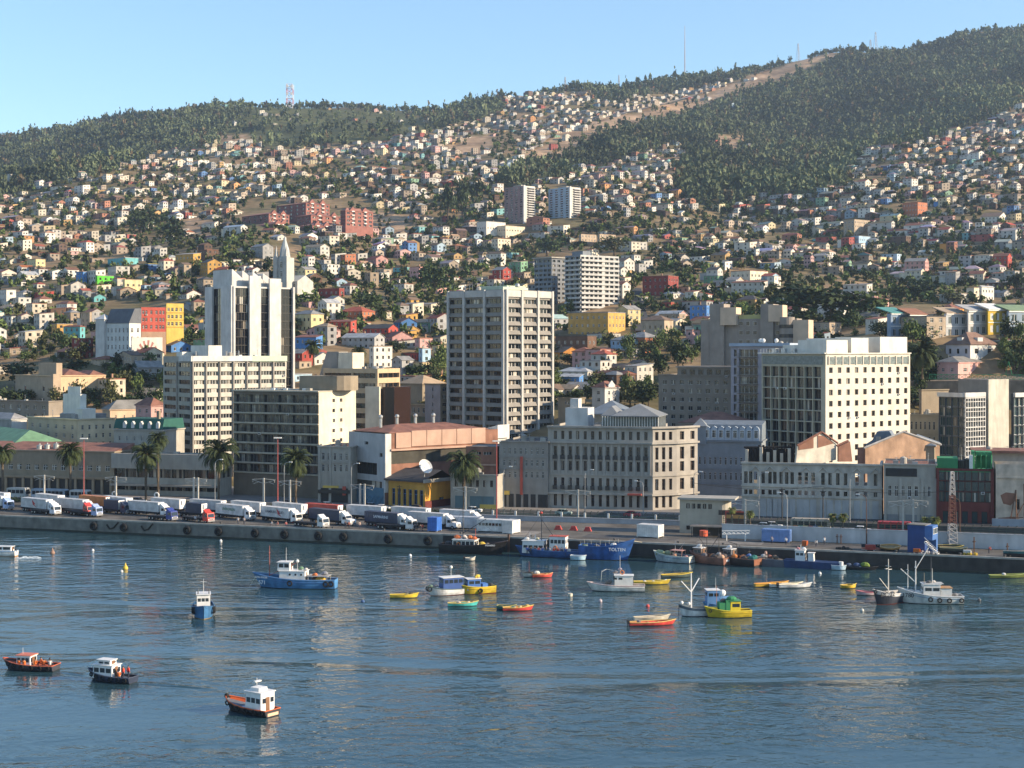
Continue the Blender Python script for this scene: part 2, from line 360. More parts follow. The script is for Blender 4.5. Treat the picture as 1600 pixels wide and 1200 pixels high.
# ------------------------------------------------------------------ foliage
fol = mat('foliage_mass', src='attr', rough=.85, var=.3, scale=.25, spec=.15, world=True)
folo = mat('foliage', src='obj', rough=.8, var=.35, scale=.5, spec=.2)
bark = mat('bark', (.09,.07,.05), .95, .3, 2)
def leafcloud(n, rx, rz, zc, size, r, lobes=5, taper=0.0):
    """n leaf-clump quads scattered in lobes round the crown volume; returns verts (4n,3)"""
    c = r.normal(size=(lobes, 3)); c /= np.linalg.norm(c, axis=1)[:, None]; c *= r.uniform(.25, .75, (lobes, 1)); k = r.integers(0, lobes, n)
    p = c[k] + r.normal(size=(n, 3))*.27
    if taper: p[:, :2] *= (1 - taper*np.clip((p[:, 2:3]+1)/2, 0, 1))
    p *= np.array([rx, rx, rz]); p[:, 2] += zc
    u = r.normal(size=(n, 3)); u /= np.linalg.norm(u, axis=1)[:, None]; v = np.cross(u, r.normal(size=(n, 3))); v /= np.linalg.norm(v, axis=1)[:, None]
    s = size*r.uniform(.6, 1.3, (n, 1))
    return np.stack([p-u*s-v*s*.7, p+u*s-v*s*.5, p+u*s*.7+v*s*.7, p-u*s*.8+v*s*.6], 1).reshape(-1, 3)
def mass(name, pts, hs, rad, cols, nq, size, label, taper=0, var=10):
    r = np.random.default_rng(len(pts)); kinds = [leafcloud(nq, 1, 1, 0, size, r, 6, taper) for _ in range(var)]
    n = len(pts); ks = r.integers(0, var, n); V = np.zeros((n, nq*4, 3)); an = r.uniform(0, 6.28, n)
    for v in range(var):
        m = ks == v; P = np.repeat(kinds[v][None], m.sum(), 0); ca, sa = np.cos(an[m])[:, None], np.sin(an[m])[:, None]
        x = P[..., 0]*ca - P[..., 1]*sa; y = P[..., 0]*sa + P[..., 1]*ca
        V[m] = np.stack([x*rad[m][:, None], y*rad[m][:, None], P[..., 2]*hs[m][:, None]*.5 + hs[m][:, None]*.5], -1) + pts[m][:, None, :]
    C = np.repeat(cols[:, None, :], nq*4, 1)*r.uniform(.85, 1.15, (n, nq, 1)).repeat(4, 1)
    o = add(name, npmesh(name, V.reshape(-1, 3), np.arange(n*nq*4).reshape(-1, 4), fol, C.reshape(-1, 3))); return tag(o, label, 'woodland', kind='stuff')

def scatter(n, x0, x1, y0, y1, ok, dx, dy, seed, taken=None):
    """ground points seen through random photo pixels, kept apart by dx, dy metres-on-the-picture"""
    r = np.random.default_rng(seed); cell = {}; out = []
    for px, py in zip(r.uniform(x0, x1, n), r.uniform(y0, y1, n)):
        if not ok(px, py): continue
        p = hit(px, py)
        if p is None: continue
        s = F/p.y; ax, ay = dx*s, dy*s; gx, gy = int(px//24), int(py//24)
        if any((px-q[0])**2/ax**2 + (py-q[1])**2/ay**2 < 1 for u in (-1,0,1) for v in (-1,0,1) for q in cell.get((gx+u, gy+v), ())): continue
        cell.setdefault((gx, gy), []).append((px, py)); out.append((px, py, p))
    return out
gxm, gym = np.meshgrid(np.arange(-500, 2100, 4), np.arange(0, 660, 4))
_wm = anyin(gxm, gym, WOODS); _bm = anyin(gxm, gym, BARE); _tm = anyin(gxm, gym, THICK); _gm = anyin(gxm, gym, GREEN)
def look(M): return lambda px, py: bool(M[min(max(int(py/4), 0), 164), min(max(int((px+500)/4), 0), 649)])
inwood, inbare, inthick, ingreen = look(_wm), look(_bm), look(_tm), look(_gm)
wr = np.random.default_rng(3)
wt = scatter(110000, -260, 1860, 20, 335, lambda x, y: inwood(x, y) and (not inbare(x, y) or wr.random() < .015) and (not ingreen(x, y) or wr.random() < .07), 3.7, 2.5, 21)
nsk = len(wt)                                               # trees standing on the skyline follow
for x in np.arange(-250, 1850, 2.2):
    x += wr.uniform(-1.5, 1.5); y = np.interp(x, SKY[:, 0], SKY[:, 1])
    k = np.argmin([YG[i, int((x-GX[0])/12)] for i in range(nI)]); d = GD[k]; X = (x-800)*d/F
    if 690 < x < 850 and wr.random() < .7: continue
    if 1225 < x < 1262: continue
    wt.append((x, y, Vector((X, d, tz(X, d)))))
P = np.array([tuple(p) for _, _, p in wt]); n = len(P)
hs = wr.uniform(8, 17, n)*np.where(wr.random(n) < .12, 1.4, 1); rad = hs*wr.uniform(.24, .4, n)
g = vnoise(P[:,0], P[:,1], 90, 31)[:, None]
hs[nsk:] *= .62; rad = np.maximum(rad, hs*.3); cols = np.array([.098,.118,.060])*(1+g*.9)*wr.uniform(.82, 1.18, (n, 1)); cols[wr.random(n) < .06] = (.13,.10,.055)
P[:, 2] -= .6
mass('forest_woodland', P, hs, rad, cols, 46, .28, 'dark pine and eucalyptus forest covering the upper ridges', taper=.35)
# ------------------------------------------------------------------ windows and building builder
def glass_mat(name='window_glass', dark=(.012,.014,.016), curtain=.3):
    m = bpy.data.materials.new(name); m.use_nodes = True; t = m.node_tree; N = t.nodes.new; Lk = t.links.new; p = t.nodes['Principled BSDF']
    oi = N('ShaderNodeObjectInfo'); tc = N('ShaderNodeTexCoord'); sx = N('ShaderNodeSeparateXYZ'); Lk(tc.outputs['Object'], sx.inputs[0])
    f = N('ShaderNodeMath'); f.operation = 'MULTIPLY_ADD'; f.inputs[1].default_value = 4.0; f.inputs[2].default_value = 100.5; Lk(sx.outputs['X'], f.inputs[0])
    fl = N('ShaderNodeMath'); fl.operation = 'FLOOR'; Lk(f.outputs[0], fl.inputs[0])
    r = N('ShaderNodeMath'); r.operation = 'MULTIPLY'; r.inputs[1].default_value = 917.0; Lk(oi.outputs['Random'], r.inputs[0])
    cb = N('ShaderNodeCombineXYZ'); Lk(fl.outputs[0], cb.inputs[0]); Lk(r.outputs[0], cb.inputs[1])
    wn = N('ShaderNodeTexWhiteNoise'); wn.noise_dimensions = '3D'; Lk(cb.outputs[0], wn.inputs['Vector'])
    cr = N('ShaderNodeValToRGB'); cr.color_ramp.interpolation = 'CONSTANT'; e = cr.color_ramp.elements
    e[0].color = (*dark, 1); e[1].position = 1-curtain*.9; e[1].color = (.075,.07,.06, 1)
    for ps, c in ((1-curtain*.55, (.22,.19,.15)), (1-curtain*.18, (.42,.39,.33))):
        q = e.new(ps); q.color = (*c, 1)
    Lk(wn.outputs['Value'], cr.inputs[0]); Lk(cr.outputs[0], p.inputs['Base Color'])
    p.inputs['Roughness'].default_value = .08; p.inputs['Specular IOR Level'].default_value = .5; return m
GLASS = glass_mat(); GLASSD = glass_mat('dark_window_glass', (.010,.011,.013), .2); GLASSB = glass_mat('blue_window_glass', (.022,.045,.048), .14)
white_m = mat('white_frame_paint', (.72,.70,.65), .6, .12, 2); dark_m = mat('dark_frame_metal', (.05,.045,.04), .5, .2, 2); brown_m = mat('brown_frame', (.12,.07,.045), .6, .2, 2)
steel = mat('galvanised_steel', (.42,.42,.40), .45, .2, 1, metal=.6)
_w = {}
def winmesh(style, fm, gl=None):
    gl = gl or GLASS; k = (style, fm.name, gl.name)
    if k in _w: return _w[k]
    b = MB(); b.face([(-.5,0,0),(.5,0,0),(.5,0,1),(-.5,0,1)], 1)
    fr = lambda x0, z0, x1, z1: b.box(x0, -.06, z0, x1, -.004, z1, 0)
    t = {'sash': .07, 'plain': .05, 'rib': .02, 'cell': .03, 'tall': .08, 'french': .06, 'shop': .02}[style]; tz_ = t*(.5 if style in ('sash','tall','french') else 1.2)
    fr(-.5,0,-.5+t,1); fr(.5-t,0,.5,1); fr(-.5+t,0,.5-t,tz_); fr(-.5+t,1-tz_,.5-t,1)
    if style in ('sash','tall','french'): fr(-.03,tz_,.03,1-tz_)
    if style == 'sash': fr(-.5+t,.62,-.03,.67); fr(.03,.62,.5-t,.67)
    if style == 'tall': fr(-.5+t,.7,-.03,.73); fr(.03,.7,.5-t,.73)
    if style == 'rib':
        for x in (-.25, 0, .25): fr(x-.012, tz_, x+.012, 1-tz_)
    if style == 'cell': fr(-.01, tz_, .01, 1-tz_)
    if style == 'shop':
        for x in (-.17, .17): fr(x-.012, tz_, x+.012, 1-tz_)
    _w[k] = b.mesh('window', [fm, gl]); return _w[k]

def grid(L, n, wf, m0=0.0, m1=0.0):
    p = (L-m0-m1)/n; return [(m0+p*(k+.5-wf/2), m0+p*(k+.5+wf/2)) for k in range(n)]
def rowsT(Ht, off, n, pitch, wh, cols): return [(Ht-off-k*pitch-wh, Ht-off-k*pitch, cols) for k in range(n) if Ht-off-k*pitch-wh > .3]

rnd = random.Random(2)
def acmesh():
    if 'ac' not in _w: m = MB(); m.box(-.4,-.4,0,.4,.0,.55); m.box(-.3,-.42,.08,.3,-.402,.47,1); _w['ac'] = m.mesh('air_conditioner', [white_m, dark_m])
    return _w['ac']
class Bld:
    def __init__(s, name, label, cat, x0, x1, x2, yt, d, th, zb=None, L=None, W=None, group=None):
        th = R(th); c, sn = cos(th), sin(th); k0 = (x0-800)/F; k2 = (x2-800)/F; C = at(x1, yt, d)
        s.L = L or (C.x-k0*C.y)/(c+k0*sn); s.W = W or (k2*C.y-C.x)/(sn-k2*c)
        A = Vector((C.x-s.L*c, C.y+s.L*sn)); Bk = Vector((C.x+s.W*sn, C.y+s.W*c))
        s.zb = zb if zb is not None else min(tz(C.x, C.y), tz(A.x, A.y), tz(Bk.x, Bk.y))-1
        s.Ht = C.z-s.zb; s.d = d; s.m = d/F; s.nw = 0; s.extra = None; s.roofed = None
        s.root = empty(name, (A.x, A.y, s.zb), -th, label, cat, group)
    def window(s, face, a, b, za, zb, style='plain', fm=None, gl=None, depth=.25, name='window'):
        me = winmesh(style, fm or white_m, gl)
        loc = ((a+b)/2, depth, za) if face == 'f' else (s.L-depth, (a+b)/2, za); rz = 0 if face == 'f' else R(90)
        s.nw += 1
        if rnd.random() < .05 and style in ('rib','cell','sash','plain') and zb-za < 3: add('air_conditioner', acmesh(), s.root, (b-.45, -.02, za-.55) if face == 'f' else (s.L+.02, b-.45, za-.55), rz)
        if s.nw <= 100: return add(name, me, s.root, loc, rz, (b-a, 1, zb-za))
        if s.extra is None: s.extra = ([], [], [], list(me.materials))
        M = Matrix.Translation(loc) @ Matrix.Rotation(rz, 4, 'Z') @ Matrix.Diagonal((b-a, 1, zb-za, 1)); n0 = len(s.extra[0])
        s.extra[0].extend(tuple(M @ v.co) for v in me.vertices)
        for p in me.polygons: s.extra[1].append([n0+i for i in p.vertices]); s.extra[2].append(min(p.material_index, len(s.extra[3])-1))
    def walls(s, wm, front=(), right=(), style='plain', fm=None, gl=None, depth=.25, rm=None, roofm=None, par=.6, rstyle=None, rdepth=None, top=None, name='wall', rgl=None, rwm=None, rfm=None):
        b = MB(); L, W, Ht = s.L, s.W, top or s.Ht; rd = depth if rdepth is None else rdepth
        front = [r for r in front if r[0] > .2 and r[1] < Ht]; right = [r for r in right if r[0] > .2 and r[1] < Ht]
        b.facade((0,0,0), (1,0,0), (0,1,0), L, 0, Ht, front, depth, 0, 1)
        b.facade((L,0,0), (0,1,0), (-1,0,0), W, 0, Ht, right, rd, 2, 3 if rwm else 1)
        b.face([(0,0,0),(0,W,0),(0,W,Ht),(0,0,Ht)]); b.face([(0,W,0),(L,W,0),(L,W,Ht),(0,W,Ht)])
        b.build(name, [wm, rm or wm, rwm or wm, rwm or wm], s.root)
        for face, rows, dp, st, g, f_ in (('f', front, depth, style, gl, fm), ('r', right, rd, rstyle or style, rgl or gl, rfm or fm)):
            for r in rows:
                for a, e in r[2]: s.window(face, a, e, r[0], r[1], st, f_, g, dp)
        if roofm is not False:
            s.roofed = par; r = MB(); r.box(.02,.02,Ht-par-.2,L-.02,W-.02,Ht-par); r.build('roof', roofm or roof_grey, s.root)
        return s
    def part(s, name, m, fn, label=None, **k):
        b = MB(); fn(b); o = b.build(name, m, s.root, **k)
        if label: o['label'] = label
        return o
    def cornice(s, z, h=.35, out=.4, m=None, name='cornice'):
        return s.part(name, m or s.cm, lambda b: (b.box(-out*.5,-out,z,s.L+out,-.004,z+h), b.box(s.L+.004,-.003,z,s.L+out,s.W,z+h)))
    def done(s):
        if s.d < 620 and s.L*s.W > 120 and s.roofed:
            z = s.Ht-s.roofed
            for k in range(4): x, y, q = rnd.uniform(.08,.8)*s.L, rnd.uniform(.1,.8)*s.W, rnd.uniform(.6,1.3); b = MB(); b.box(x,y,z,x+q*1.3,y+q,z+q*.9); b.build('roof_unit', [steel, lgrey][k % 2], s.root)
            for k in range(3): x, y = rnd.uniform(.1,.9)*s.L, rnd.uniform(.1,.9)*s.W; h_ = rnd.uniform(1.2,3); b = MB(); b.bar((x,y,z),(x,y,z+h_),.06); b.bar((x-.5,y,z+h_*.9),(x+.5,y,z+h_*.9),.035); b.build('antenna', steel, s.root)
            x, y = rnd.uniform(.2,.7)*s.L, rnd.uniform(.3,.7)*s.W; b = MB(); b.tube([(x,y,z),(x,y,z+1.6),(x,y,z+1.9)],[.8,.8,.2],10); b.build('water_tank', lgrey, s.root)
        if s.extra:
            me = bpy.data.meshes.new('window'); me.from_pydata(s.extra[0], [], s.extra[1])
            for m in s.extra[3]: me.materials.append(m)
            me.polygons.foreach_set('material_index', s.extra[2]); o = add('window', me, s.root); o['kind'] = 'stuff'
        return s
roof_grey = mat('roof_felt_grey', (.20,.19,.17), .9, .3, .3); roof_rust = mat('roof_rust_iron', (.24,.11,.075), .8, .35, .4, streak=.3); roof_iron = mat('roof_grey_iron', (.27,.26,.25), .6, .3, .4, streak=.25)
roof_dark = mat('roof_dark', (.075,.07,.068), .85, .25, .4); roof_green = mat('roof_green', (.15,.27,.15), .7, .25, .4); slate = mat('slate_blue_roof', (.16,.19,.22), .7, .2, .5)
pw = lambda name, c, st=.3, var=.15: mat(name, c, .85, var, .3, streak=st, spec=.2)
cream = pw('cream_plaster', (.66,.57,.43)); cream2 = pw('warm_white_plaster', (.70,.66,.57)); beige = pw('beige_concrete', (.42,.32,.22)); grey = pw('grey_concrete', (.29,.265,.23)); lgrey = pw('pale_grey_render', (.39,.36,.305), .35)
white = pw('white_render', (.58,.56,.52), .35); bluew = pw('blue_grey_stucco', (.225,.245,.26), .3); brick = pw('old_brick', (.27,.135,.09), .4, .35); terracotta = pw('terracotta_panel', (.46,.30,.22), .2)
tan = pw('tan_stone', (.29,.235,.165)); pinkm = pw('pink_render', (.56,.33,.29)); darkc = pw('dark_concrete', (.17,.14,.105), .3); mauve = pw('mauve_render', (.40,.36,.38)); ochre = pw('ochre_render', (.55,.31,.07)); redp = pw('red_render', (.46,.10,.07))
yellowp = pw('yellow_render', (.66,.46,.11)); greenp = pw('green_paint', (.05,.23,.10)); darkred = pw('dark_red_render', (.15,.042,.036)); olivec = pw('olive_concrete', (.42,.38,.29)); bluep = pw('blue_render', (.10,.22,.45))

# ---- concrete office tower with white fins
b = Bld('office_tower', 'tall grey concrete office tower with white vertical fins, the tallest block in the city centre', 'office tower', 700, 789, 863, 452, 510, 40)
P = 3.02; fr_ = [0,.30,.66,1]; L, W = b.L, b.W
ff = [(L*fr_[i]+.55, L*fr_[i+1]-.55) for i in range(3)]; rr = [(W*q0+.5, W*q1-.5) for q0, q1 in ((0,.33),(.33,.67),(.67,1))]
twr = pw('tower_concrete', (.245,.225,.195)); 
b.walls(twr, rowsT(b.Ht, 3.1, 19, P, 1.5, ff), rowsT(b.Ht, 3.1, 19, P, 1.5, rr), 'rib', dark_m, depth=.7, par=.3, rfm=white_m)
fin = pw('tower_fin_white', (.47,.45,.41), .15)
b.part('fin', fin, lambda m: [m.yprism([(x-.5,-.0),(x-.32,0),(x-.32,b.Ht),(x-.5,b.Ht)] if 0 else [(x-.45,0),(x+.45,0),(x+.45,b.Ht-1.2),(x+.2,b.Ht),(x-.2,b.Ht),(x-.45,b.Ht-1.2)], -.75, -.004) for x in (.46, L*.30, L*.66, L-.46)])
b.part('fin', fin, lambda m: [m.box(L+.004, y-.45, 0, L+.75, y+.45, b.Ht) for y in (.46, W*.33, W*.67, W-.46)])
for k in range(17):
    z = b.Ht-3.1-1.5-k*P
    b.part('spandrel', twr, lambda m: [m.xprism([(-.55,z-1.30),(-.05,z-.05),(-.004,z-.05),(-.004,z-1.45)], a, c) for a, c in ff]+[m.yprism([(L+.55,z-1.30),(L+.05,z-.05),(L+.004,z-.05),(L+.004,z-1.45)], a, c) for a, c in rr])
b.part('parapet', fin, lambda m: (m.box(.9,-.5,b.Ht-2.4,L*.3-.46,-.004,b.Ht-.2), m.box(L*.3+.46,-.5,b.Ht-2.4,L*.66-.46,-.004,b.Ht-.2), m.box(L*.66+.46,-.5,b.Ht-2.4,L-.92,-.004,b.Ht-.2),
       m.box(L+.004,.92,b.Ht-2.4,L+.5,W*.33-.46,b.Ht-.2), m.box(L+.004,W*.33+.46,b.Ht-2.4,L+.5,W*.67-.46,b.Ht-.2), m.box(L+.004,W*.67+.46,b.Ht-2.4,L+.5,W-.92,b.Ht-.2)))
b.part('plant_room', pw('pale_green_render', (.5,.56,.42)), lambda m: (m.box(L*.6,2,b.Ht-.5,L-2.5,W*.6,b.Ht+1.0), m.box(L*.2,W*.4,b.Ht-.5,L*.7,W*.8,b.Ht+1.8)))
b.part('antenna', steel, lambda m: (m.bar((L*.75,3,b.Ht),(L*.75,3,b.Ht+4),.07), m.bar((L*.5,W*.5,b.Ht+1),(L*.5,W*.5,b.Ht+7),.07), m.ball((L*.8,W*.5,b.Ht+1.7),.9,n=10)))
b.done()

# ---- black and white tower
b = Bld('office_tower', 'white tower with black glass strips and sawtooth rooftop louvres', 'office tower', 323, 365, 459, 447, 570, 52)
L, W = b.L, b.W; G_ = lambda Lx, segs: [(Lx*a, Lx*c) for a, c in segs]
fs = G_(L, ((.27,.60),)); rs = G_(W, ((.03,.24),(.44,.57),(.77,.965)))
nf = 14; Pz = (b.Ht-8)/18
spd = mat('brown_black_spandrel', (.022,.016,.013), .35, .2, 1)
b.walls(white, rowsT(b.Ht, .6, 20, 3.05, 3.03, fs), rowsT(b.Ht, .6, 20, 3.05, 3.03, rs), 'rib', mat('dark_mullion', (.05,.04,.03), .4, .1, 1), GLASSD, depth=.5, rm=spd, par=.2)
b.part('pier', white, lambda m: (m.box(L*.60,-.8,0,L*.98,-.004,b.Ht+.3), m.box(.0,-.8,0,L*.27,-.004,b.Ht+.3)))
b.part('pier', white, lambda m: [m.box(L+.004, W*a, 0, L+.9, W*c, b.Ht+e) for a, c, e in ((.245,.43,4.0),(.575,.765,3.2),(.97,1.0,.2))])
for k in range(4):
    x0 = L*.15; y = W*(.04+.17*k)
    b.part('roof_louvre', white, lambda m: m.xprism([(y, b.Ht), (y+W*.30, b.Ht), (y+W*.30, b.Ht+.5), (y+.4, b.Ht+6.4-k*.4), (y, b.Ht+6.4-k*.4)], x0, L*.85))
b.part('plant_room', lgrey, lambda m: m.box(L*.1,W*.3,b.Ht,L*.8,W*.9,b.Ht+2.2))
b.done()

# ---- cream slab with ribbon windows
b = Bld('office_block', 'cream office slab with horizontal window bands and white fascia, before the black and white tower', 'office block', 255, 300, 447, 557, 470, 52, zb=ZQ)
L, W = b.L, b.W; P = 13.45*b.m
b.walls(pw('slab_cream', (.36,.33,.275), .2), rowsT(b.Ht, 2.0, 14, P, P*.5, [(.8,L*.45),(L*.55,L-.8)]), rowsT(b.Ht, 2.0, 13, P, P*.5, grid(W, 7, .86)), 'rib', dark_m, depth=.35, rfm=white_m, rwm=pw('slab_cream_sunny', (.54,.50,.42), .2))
b.part('column', grey, lambda m: [m.box(L+.004, y-.22, 0, L+.5, y+.22, b.Ht-1.6) for y in [W*k/7 if k else .22 for k in range(7)]])
b.part('column', grey, lambda m: [m.box(x-.3, -.4, 0, x+.3, -.004, b.Ht-1.6) for x in (L*.5, L-.31)])
b.part('fascia', white, lambda m: (m.box(L*.6,-.6,b.Ht-1.5,L+.6,-.004,b.Ht+.15), m.box(L+.004,-.003,b.Ht-1.5,L+.7,W*.62,b.Ht+.15)))
b.part('fascia', pw('pale_green_fascia', (.50,.58,.42), .1), lambda m: m.box(L+.004,W*.62,b.Ht-1.6,L+.72,W,b.Ht+.1))
b.part('stair_head', cream2, lambda m: (m.box(L*.3,W*.2,b.Ht-.5,L*.9,W*.34,b.Ht+3.4), m.box(L*.3,W*.05,b.Ht-.5,L*.5,W*.16,b.Ht+1.4)))
b.part('vent_pipe', steel, lambda m: [m.bar((L*.8,W*q,b.Ht-.5),(L*.8,W*q,b.Ht+1.6),.25) for q in (.1,.42,.55)])
b.done()

# ---- dark building with balcony bands, lit blank gable
b = Bld('apartment_block', 'dark block with glazed balcony bands and a sunlit cream end wall with ten small windows', 'apartment block', 365, 498, 556, 613, 425, 27, zb=ZQ)
L, W = b.L, b.W; P = 15.9*b.m
front = rowsT(b.Ht, .9, 8, P, P*.80, grid(L, 6, .97))
right = [(b.Ht-2.0-k*P-1.0, b.Ht-2.0-k*P, [(W*.36,W*.43),(W*.56,W*.63)]) for k in range(5)]
b.walls(darkc, front, right, 'rib', mat('grey_alu', (.25,.25,.24), .5, .1, 1), glass_mat('balcony_glass', (.02,.022,.024), .4), depth=1.3, rwm=cream, rstyle='plain', rdepth=.3, rm=olivec, par=.1, roofm=roof_rust)
for k in range(8):
    z = b.Ht-.9-k*P-P*.8
    b.part('balcony', olivec, lambda m: (m.box(.1,-.35,z-.3,L-.05,-.004,z+.02), m.box(.1,-.35,z+.02,L-.05,-.27,z+.12)))
    b.part('railing', dark_m, lambda m: [m.bar((.1,-.3,z+q),(L-.1,-.3,z+q),.035) for q in (.45,.8,1.1)]+[m.bar((.1+x*(L-.2)/24,-.3,z+.1),(.1+x*(L-.2)/24,-.3,z+1.1),.025) for x in range(25)])
b.part('roof_slab', olivec, lambda m: m.box(-.2,-.5,b.Ht,L+.1,W,b.Ht+.35))
b.part('lift_house', tan, lambda m: (m.box(L*.62,W*.35,b.Ht+.35,L*.98,W*.9,b.Ht+4.4), m.tube([(L*.98,W*.62,b.Ht+.35),(L*.98,W*.62,b.Ht+4.4)],W*.27,16)))
b.part('roof_vent', white_m, lambda m: [m.box(L*q,W*.2,b.Ht+.35,L*q+1.2,W*.28,b.Ht+.9) for q in (.35,.5,.72)])
b.done()

# ---- brown bank building with ribbon windows
b = Bld('office_block', 'tan office block with ribbon windows and sloping stair tower behind the sunlit cream gable', 'office block', 505, 590, 625, 576, 500, 24, zb=ZQ)
L, W = b.L, b.W; P = 15*b.m
tb = pw('bank_tan', (.50,.38,.24), .2)
b.walls(tb, rowsT(b.Ht, 1.5, 9, P*1.05, P*.52, [(.5,L*.52),(L*.55,L-.8)]), rowsT(b.Ht, 1.5, 2, P*1.05, P*.5, [(.8,W-.5)]), 'rib', brown_m, GLASSD, depth=.5, par=.2)
b.part('stair_tower', grey, lambda m: m.yprism([(-5.5,b.Ht-6),(2.5,b.Ht-6),(3.2,b.Ht+5.5),(-1.4,b.Ht+5.5)], W*.3, W*.7))
b.part('penthouse', cream, lambda m: m.box(2.6,W*.3,b.Ht-.5,8.5,W*.8,b.Ht+5.2))
b.part('end_wall', cream, lambda m: m.box(L*.80,-.9,0,L+1.1,-.004,b.Ht-5.8))
b.part('glass_end', mat('dark_brown_glass', (.03,.016,.012), .25, .3, 1), lambda m: m.box(L+1.15,1,0,L+5.6,W*.8,b.Ht-6))
b.done()

def simple(name, label, x0, x1, x2, yt, d, th, wm, n, pp, wf, ncf, fw, ncr, rw, style='plain', cat='building', off=1.2, zb=None, roofm=None, cornice=True, fm=None, gl=None, par=.5, depth=.22, rwm=None, W=None, hip=None, L=None, mf=.6, band=False):
    b = Bld(name, label, cat, x0, x1, x2, yt, d, th, zb, W=W, L=L); P = pp*b.m
    b.cm = rwm or wm
    fc = grid(b.L, ncf, fw, mf, mf) if ncf else []; rc = grid(b.W, ncr, rw, mf, mf) if ncr else []
    b.walls(wm, rowsT(b.Ht, off, n, P, P*wf, fc) if fc else [], rowsT(b.Ht, off, n, P, P*wf, rc) if rc else [], style, fm, gl, depth, roofm=roofm, par=par, rwm=rwm)
    if cornice: b.cornice(b.Ht-.25)
    if band:
        for k in range(n-1): b.cornice(b.Ht-off-P*wf-k*P-(P-P*wf)*.6, .18, .18, name='string_course')
    if hip: b.part('roof', hip[0], lambda m: m.hip(0,0,b.L,b.W,b.Ht+.15,hip[1]))
    return b

# ---- front row along the street, left to right
b = simple('arcade_building', 'long two-storey tan arcade building at the left end of the street', -60, 178, 190, 706, 438, 14.8, tan, 1, 14, .62, 17, .52, 1, .3, 'sash', 'commercial building', 4.0, ZQ, False, W=12)
b.cm = tan
b.part('roof', roof_rust, lambda m: m.face([(0,0,b.Ht+.1),(b.L,0,b.Ht+.1),(b.L,b.W,b.Ht+1.8),(0,b.W,b.Ht+1.8)]).face([(b.L,0,b.Ht),(b.L,b.W,b.Ht),(b.L,b.W,b.Ht+1.8)]))
for k in range(18): b.part('pillar', tan, lambda m: m.box(.5+k*(b.L-1.6)/17,-.6,0,1.2+k*(b.L-1.6)/17,-.004,4.4))
b.part('ledge', tan, lambda m: m.box(0,-.9,4.5,b.L,-.004,5.1))
b.part('shopfront', mat('shop_shadow', (.03,.03,.03), .5, .2, 1), lambda m: m.box(.6,-.1,.1,b.L-.6,-.02,4.2)); b.done()  # near-black slab paints in the shade behind the arcade pillars

b = Bld('commercial_building', 'low modern building with pale curved fascia and window strip, under the cream slab', 'commercial building', 178, 340, 362, 712, 430, 14.8, ZQ)
L, W = b.L, b.W; b.cm = lgrey
b.walls(lgrey, [(b.Ht-6.6,b.Ht-4.1,grid(L,9,.95)), (b.Ht-10.2,b.Ht-8.6,grid(L,9,.95))], [(b.Ht-6.6,b.Ht-4.1,grid(W,3,.9))], 'shop', dark_m, depth=.6)
b.part('fascia', lgrey, lambda m: (m.box(-.2,-1.2,b.Ht-4,L,-.004,b.Ht+.2), m.tube([(L,.2,b.Ht-4),(L,.2,b.Ht+.2)],1.4,16)))
b.part('canopy', grey, lambda m: m.box(-.2,-2.2,2.9,L+.5,-.004,3.4)); b.done()
SHOPD = mat('shop_shadow', (.03,.03,.03))  # near-black colour, painted-in shade of the shop openings

b = simple('town_house', 'narrow white ornate three-storey building beside the sunlit cream gable', 497, 549, 552, 698, 414, 14.8, lgrey, 2, 18, .62, 5, .42, 0, 0, 'tall', 'building', 1.8, ZQ, roof_rust, W=16, band=True)
b.part('balcony', dark_m, lambda m: m.box(.3,-.9,b.Ht-12.6,b.L-.3,-.004,b.Ht-11.7))
b.part('pilaster', lgrey, lambda m: [m.box(x,-.3,0,x+.7,-.004,b.Ht-.3) for x in (.1,b.L*.33,b.L-.8)])
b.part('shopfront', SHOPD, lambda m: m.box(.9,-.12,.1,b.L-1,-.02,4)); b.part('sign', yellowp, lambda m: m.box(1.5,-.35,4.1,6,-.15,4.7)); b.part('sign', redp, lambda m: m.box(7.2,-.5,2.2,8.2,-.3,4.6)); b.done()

b = Bld('theatre', 'white modern front with a long terracotta and brick side wall', 'theatre', 545, 601, 778, 678, 408, 50, ZQ)
L, W = b.L, b.W; Ht = b.Ht
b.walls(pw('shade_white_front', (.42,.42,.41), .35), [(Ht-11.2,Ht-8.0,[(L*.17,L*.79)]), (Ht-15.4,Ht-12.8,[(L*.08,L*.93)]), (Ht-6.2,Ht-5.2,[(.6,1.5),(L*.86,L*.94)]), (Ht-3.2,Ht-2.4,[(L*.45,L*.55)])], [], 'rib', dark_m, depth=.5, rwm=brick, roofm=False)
b.part('door_screen', pw('blue_grille', (.10,.19,.26), .1), lambda m: (m.box(.4,-.15,.2,L-.4,-.02,4.6), [m.bar((.4+k*(L-.8)/8,-.22,.3),(.4+(k+1)*(L-.8)/8,-.22,2.4),.09) for k in range(8)], [m.bar((.4+k*(L-.8)/8,-.22,2.4),(.4+(k+1)*(L-.8)/8,-.22,.3),.09) for k in range(8)]))
b.part('side_fin', white, lambda m: m.box(L+.004,-.1,3.5,L+.5,1.8,Ht))
b.part('panel', terracotta, lambda m: [m.box(L+.004, W*(.09+.132*k), Ht-3.9+.25*(k>0), L+.35, W*(.085+.132*(k+1)), Ht+.15+.4*(k>0)) for k in range(6)])
b.part('dark_band', pw('tar_band', (.07,.065,.05), .4, .4), lambda m: m.box(L+.004,W*.05,Ht-8.1,L+.1,W*.72,Ht-4.9))
b.part('ledge', terracotta, lambda m: m.box(L+.004,W*.04,Ht-4.6,L+.9,W,Ht-4.1))
b.part('roof', roof_rust, lambda m: m.hip(0,1.5,L,W*.9,Ht+.25,1.8,.2))
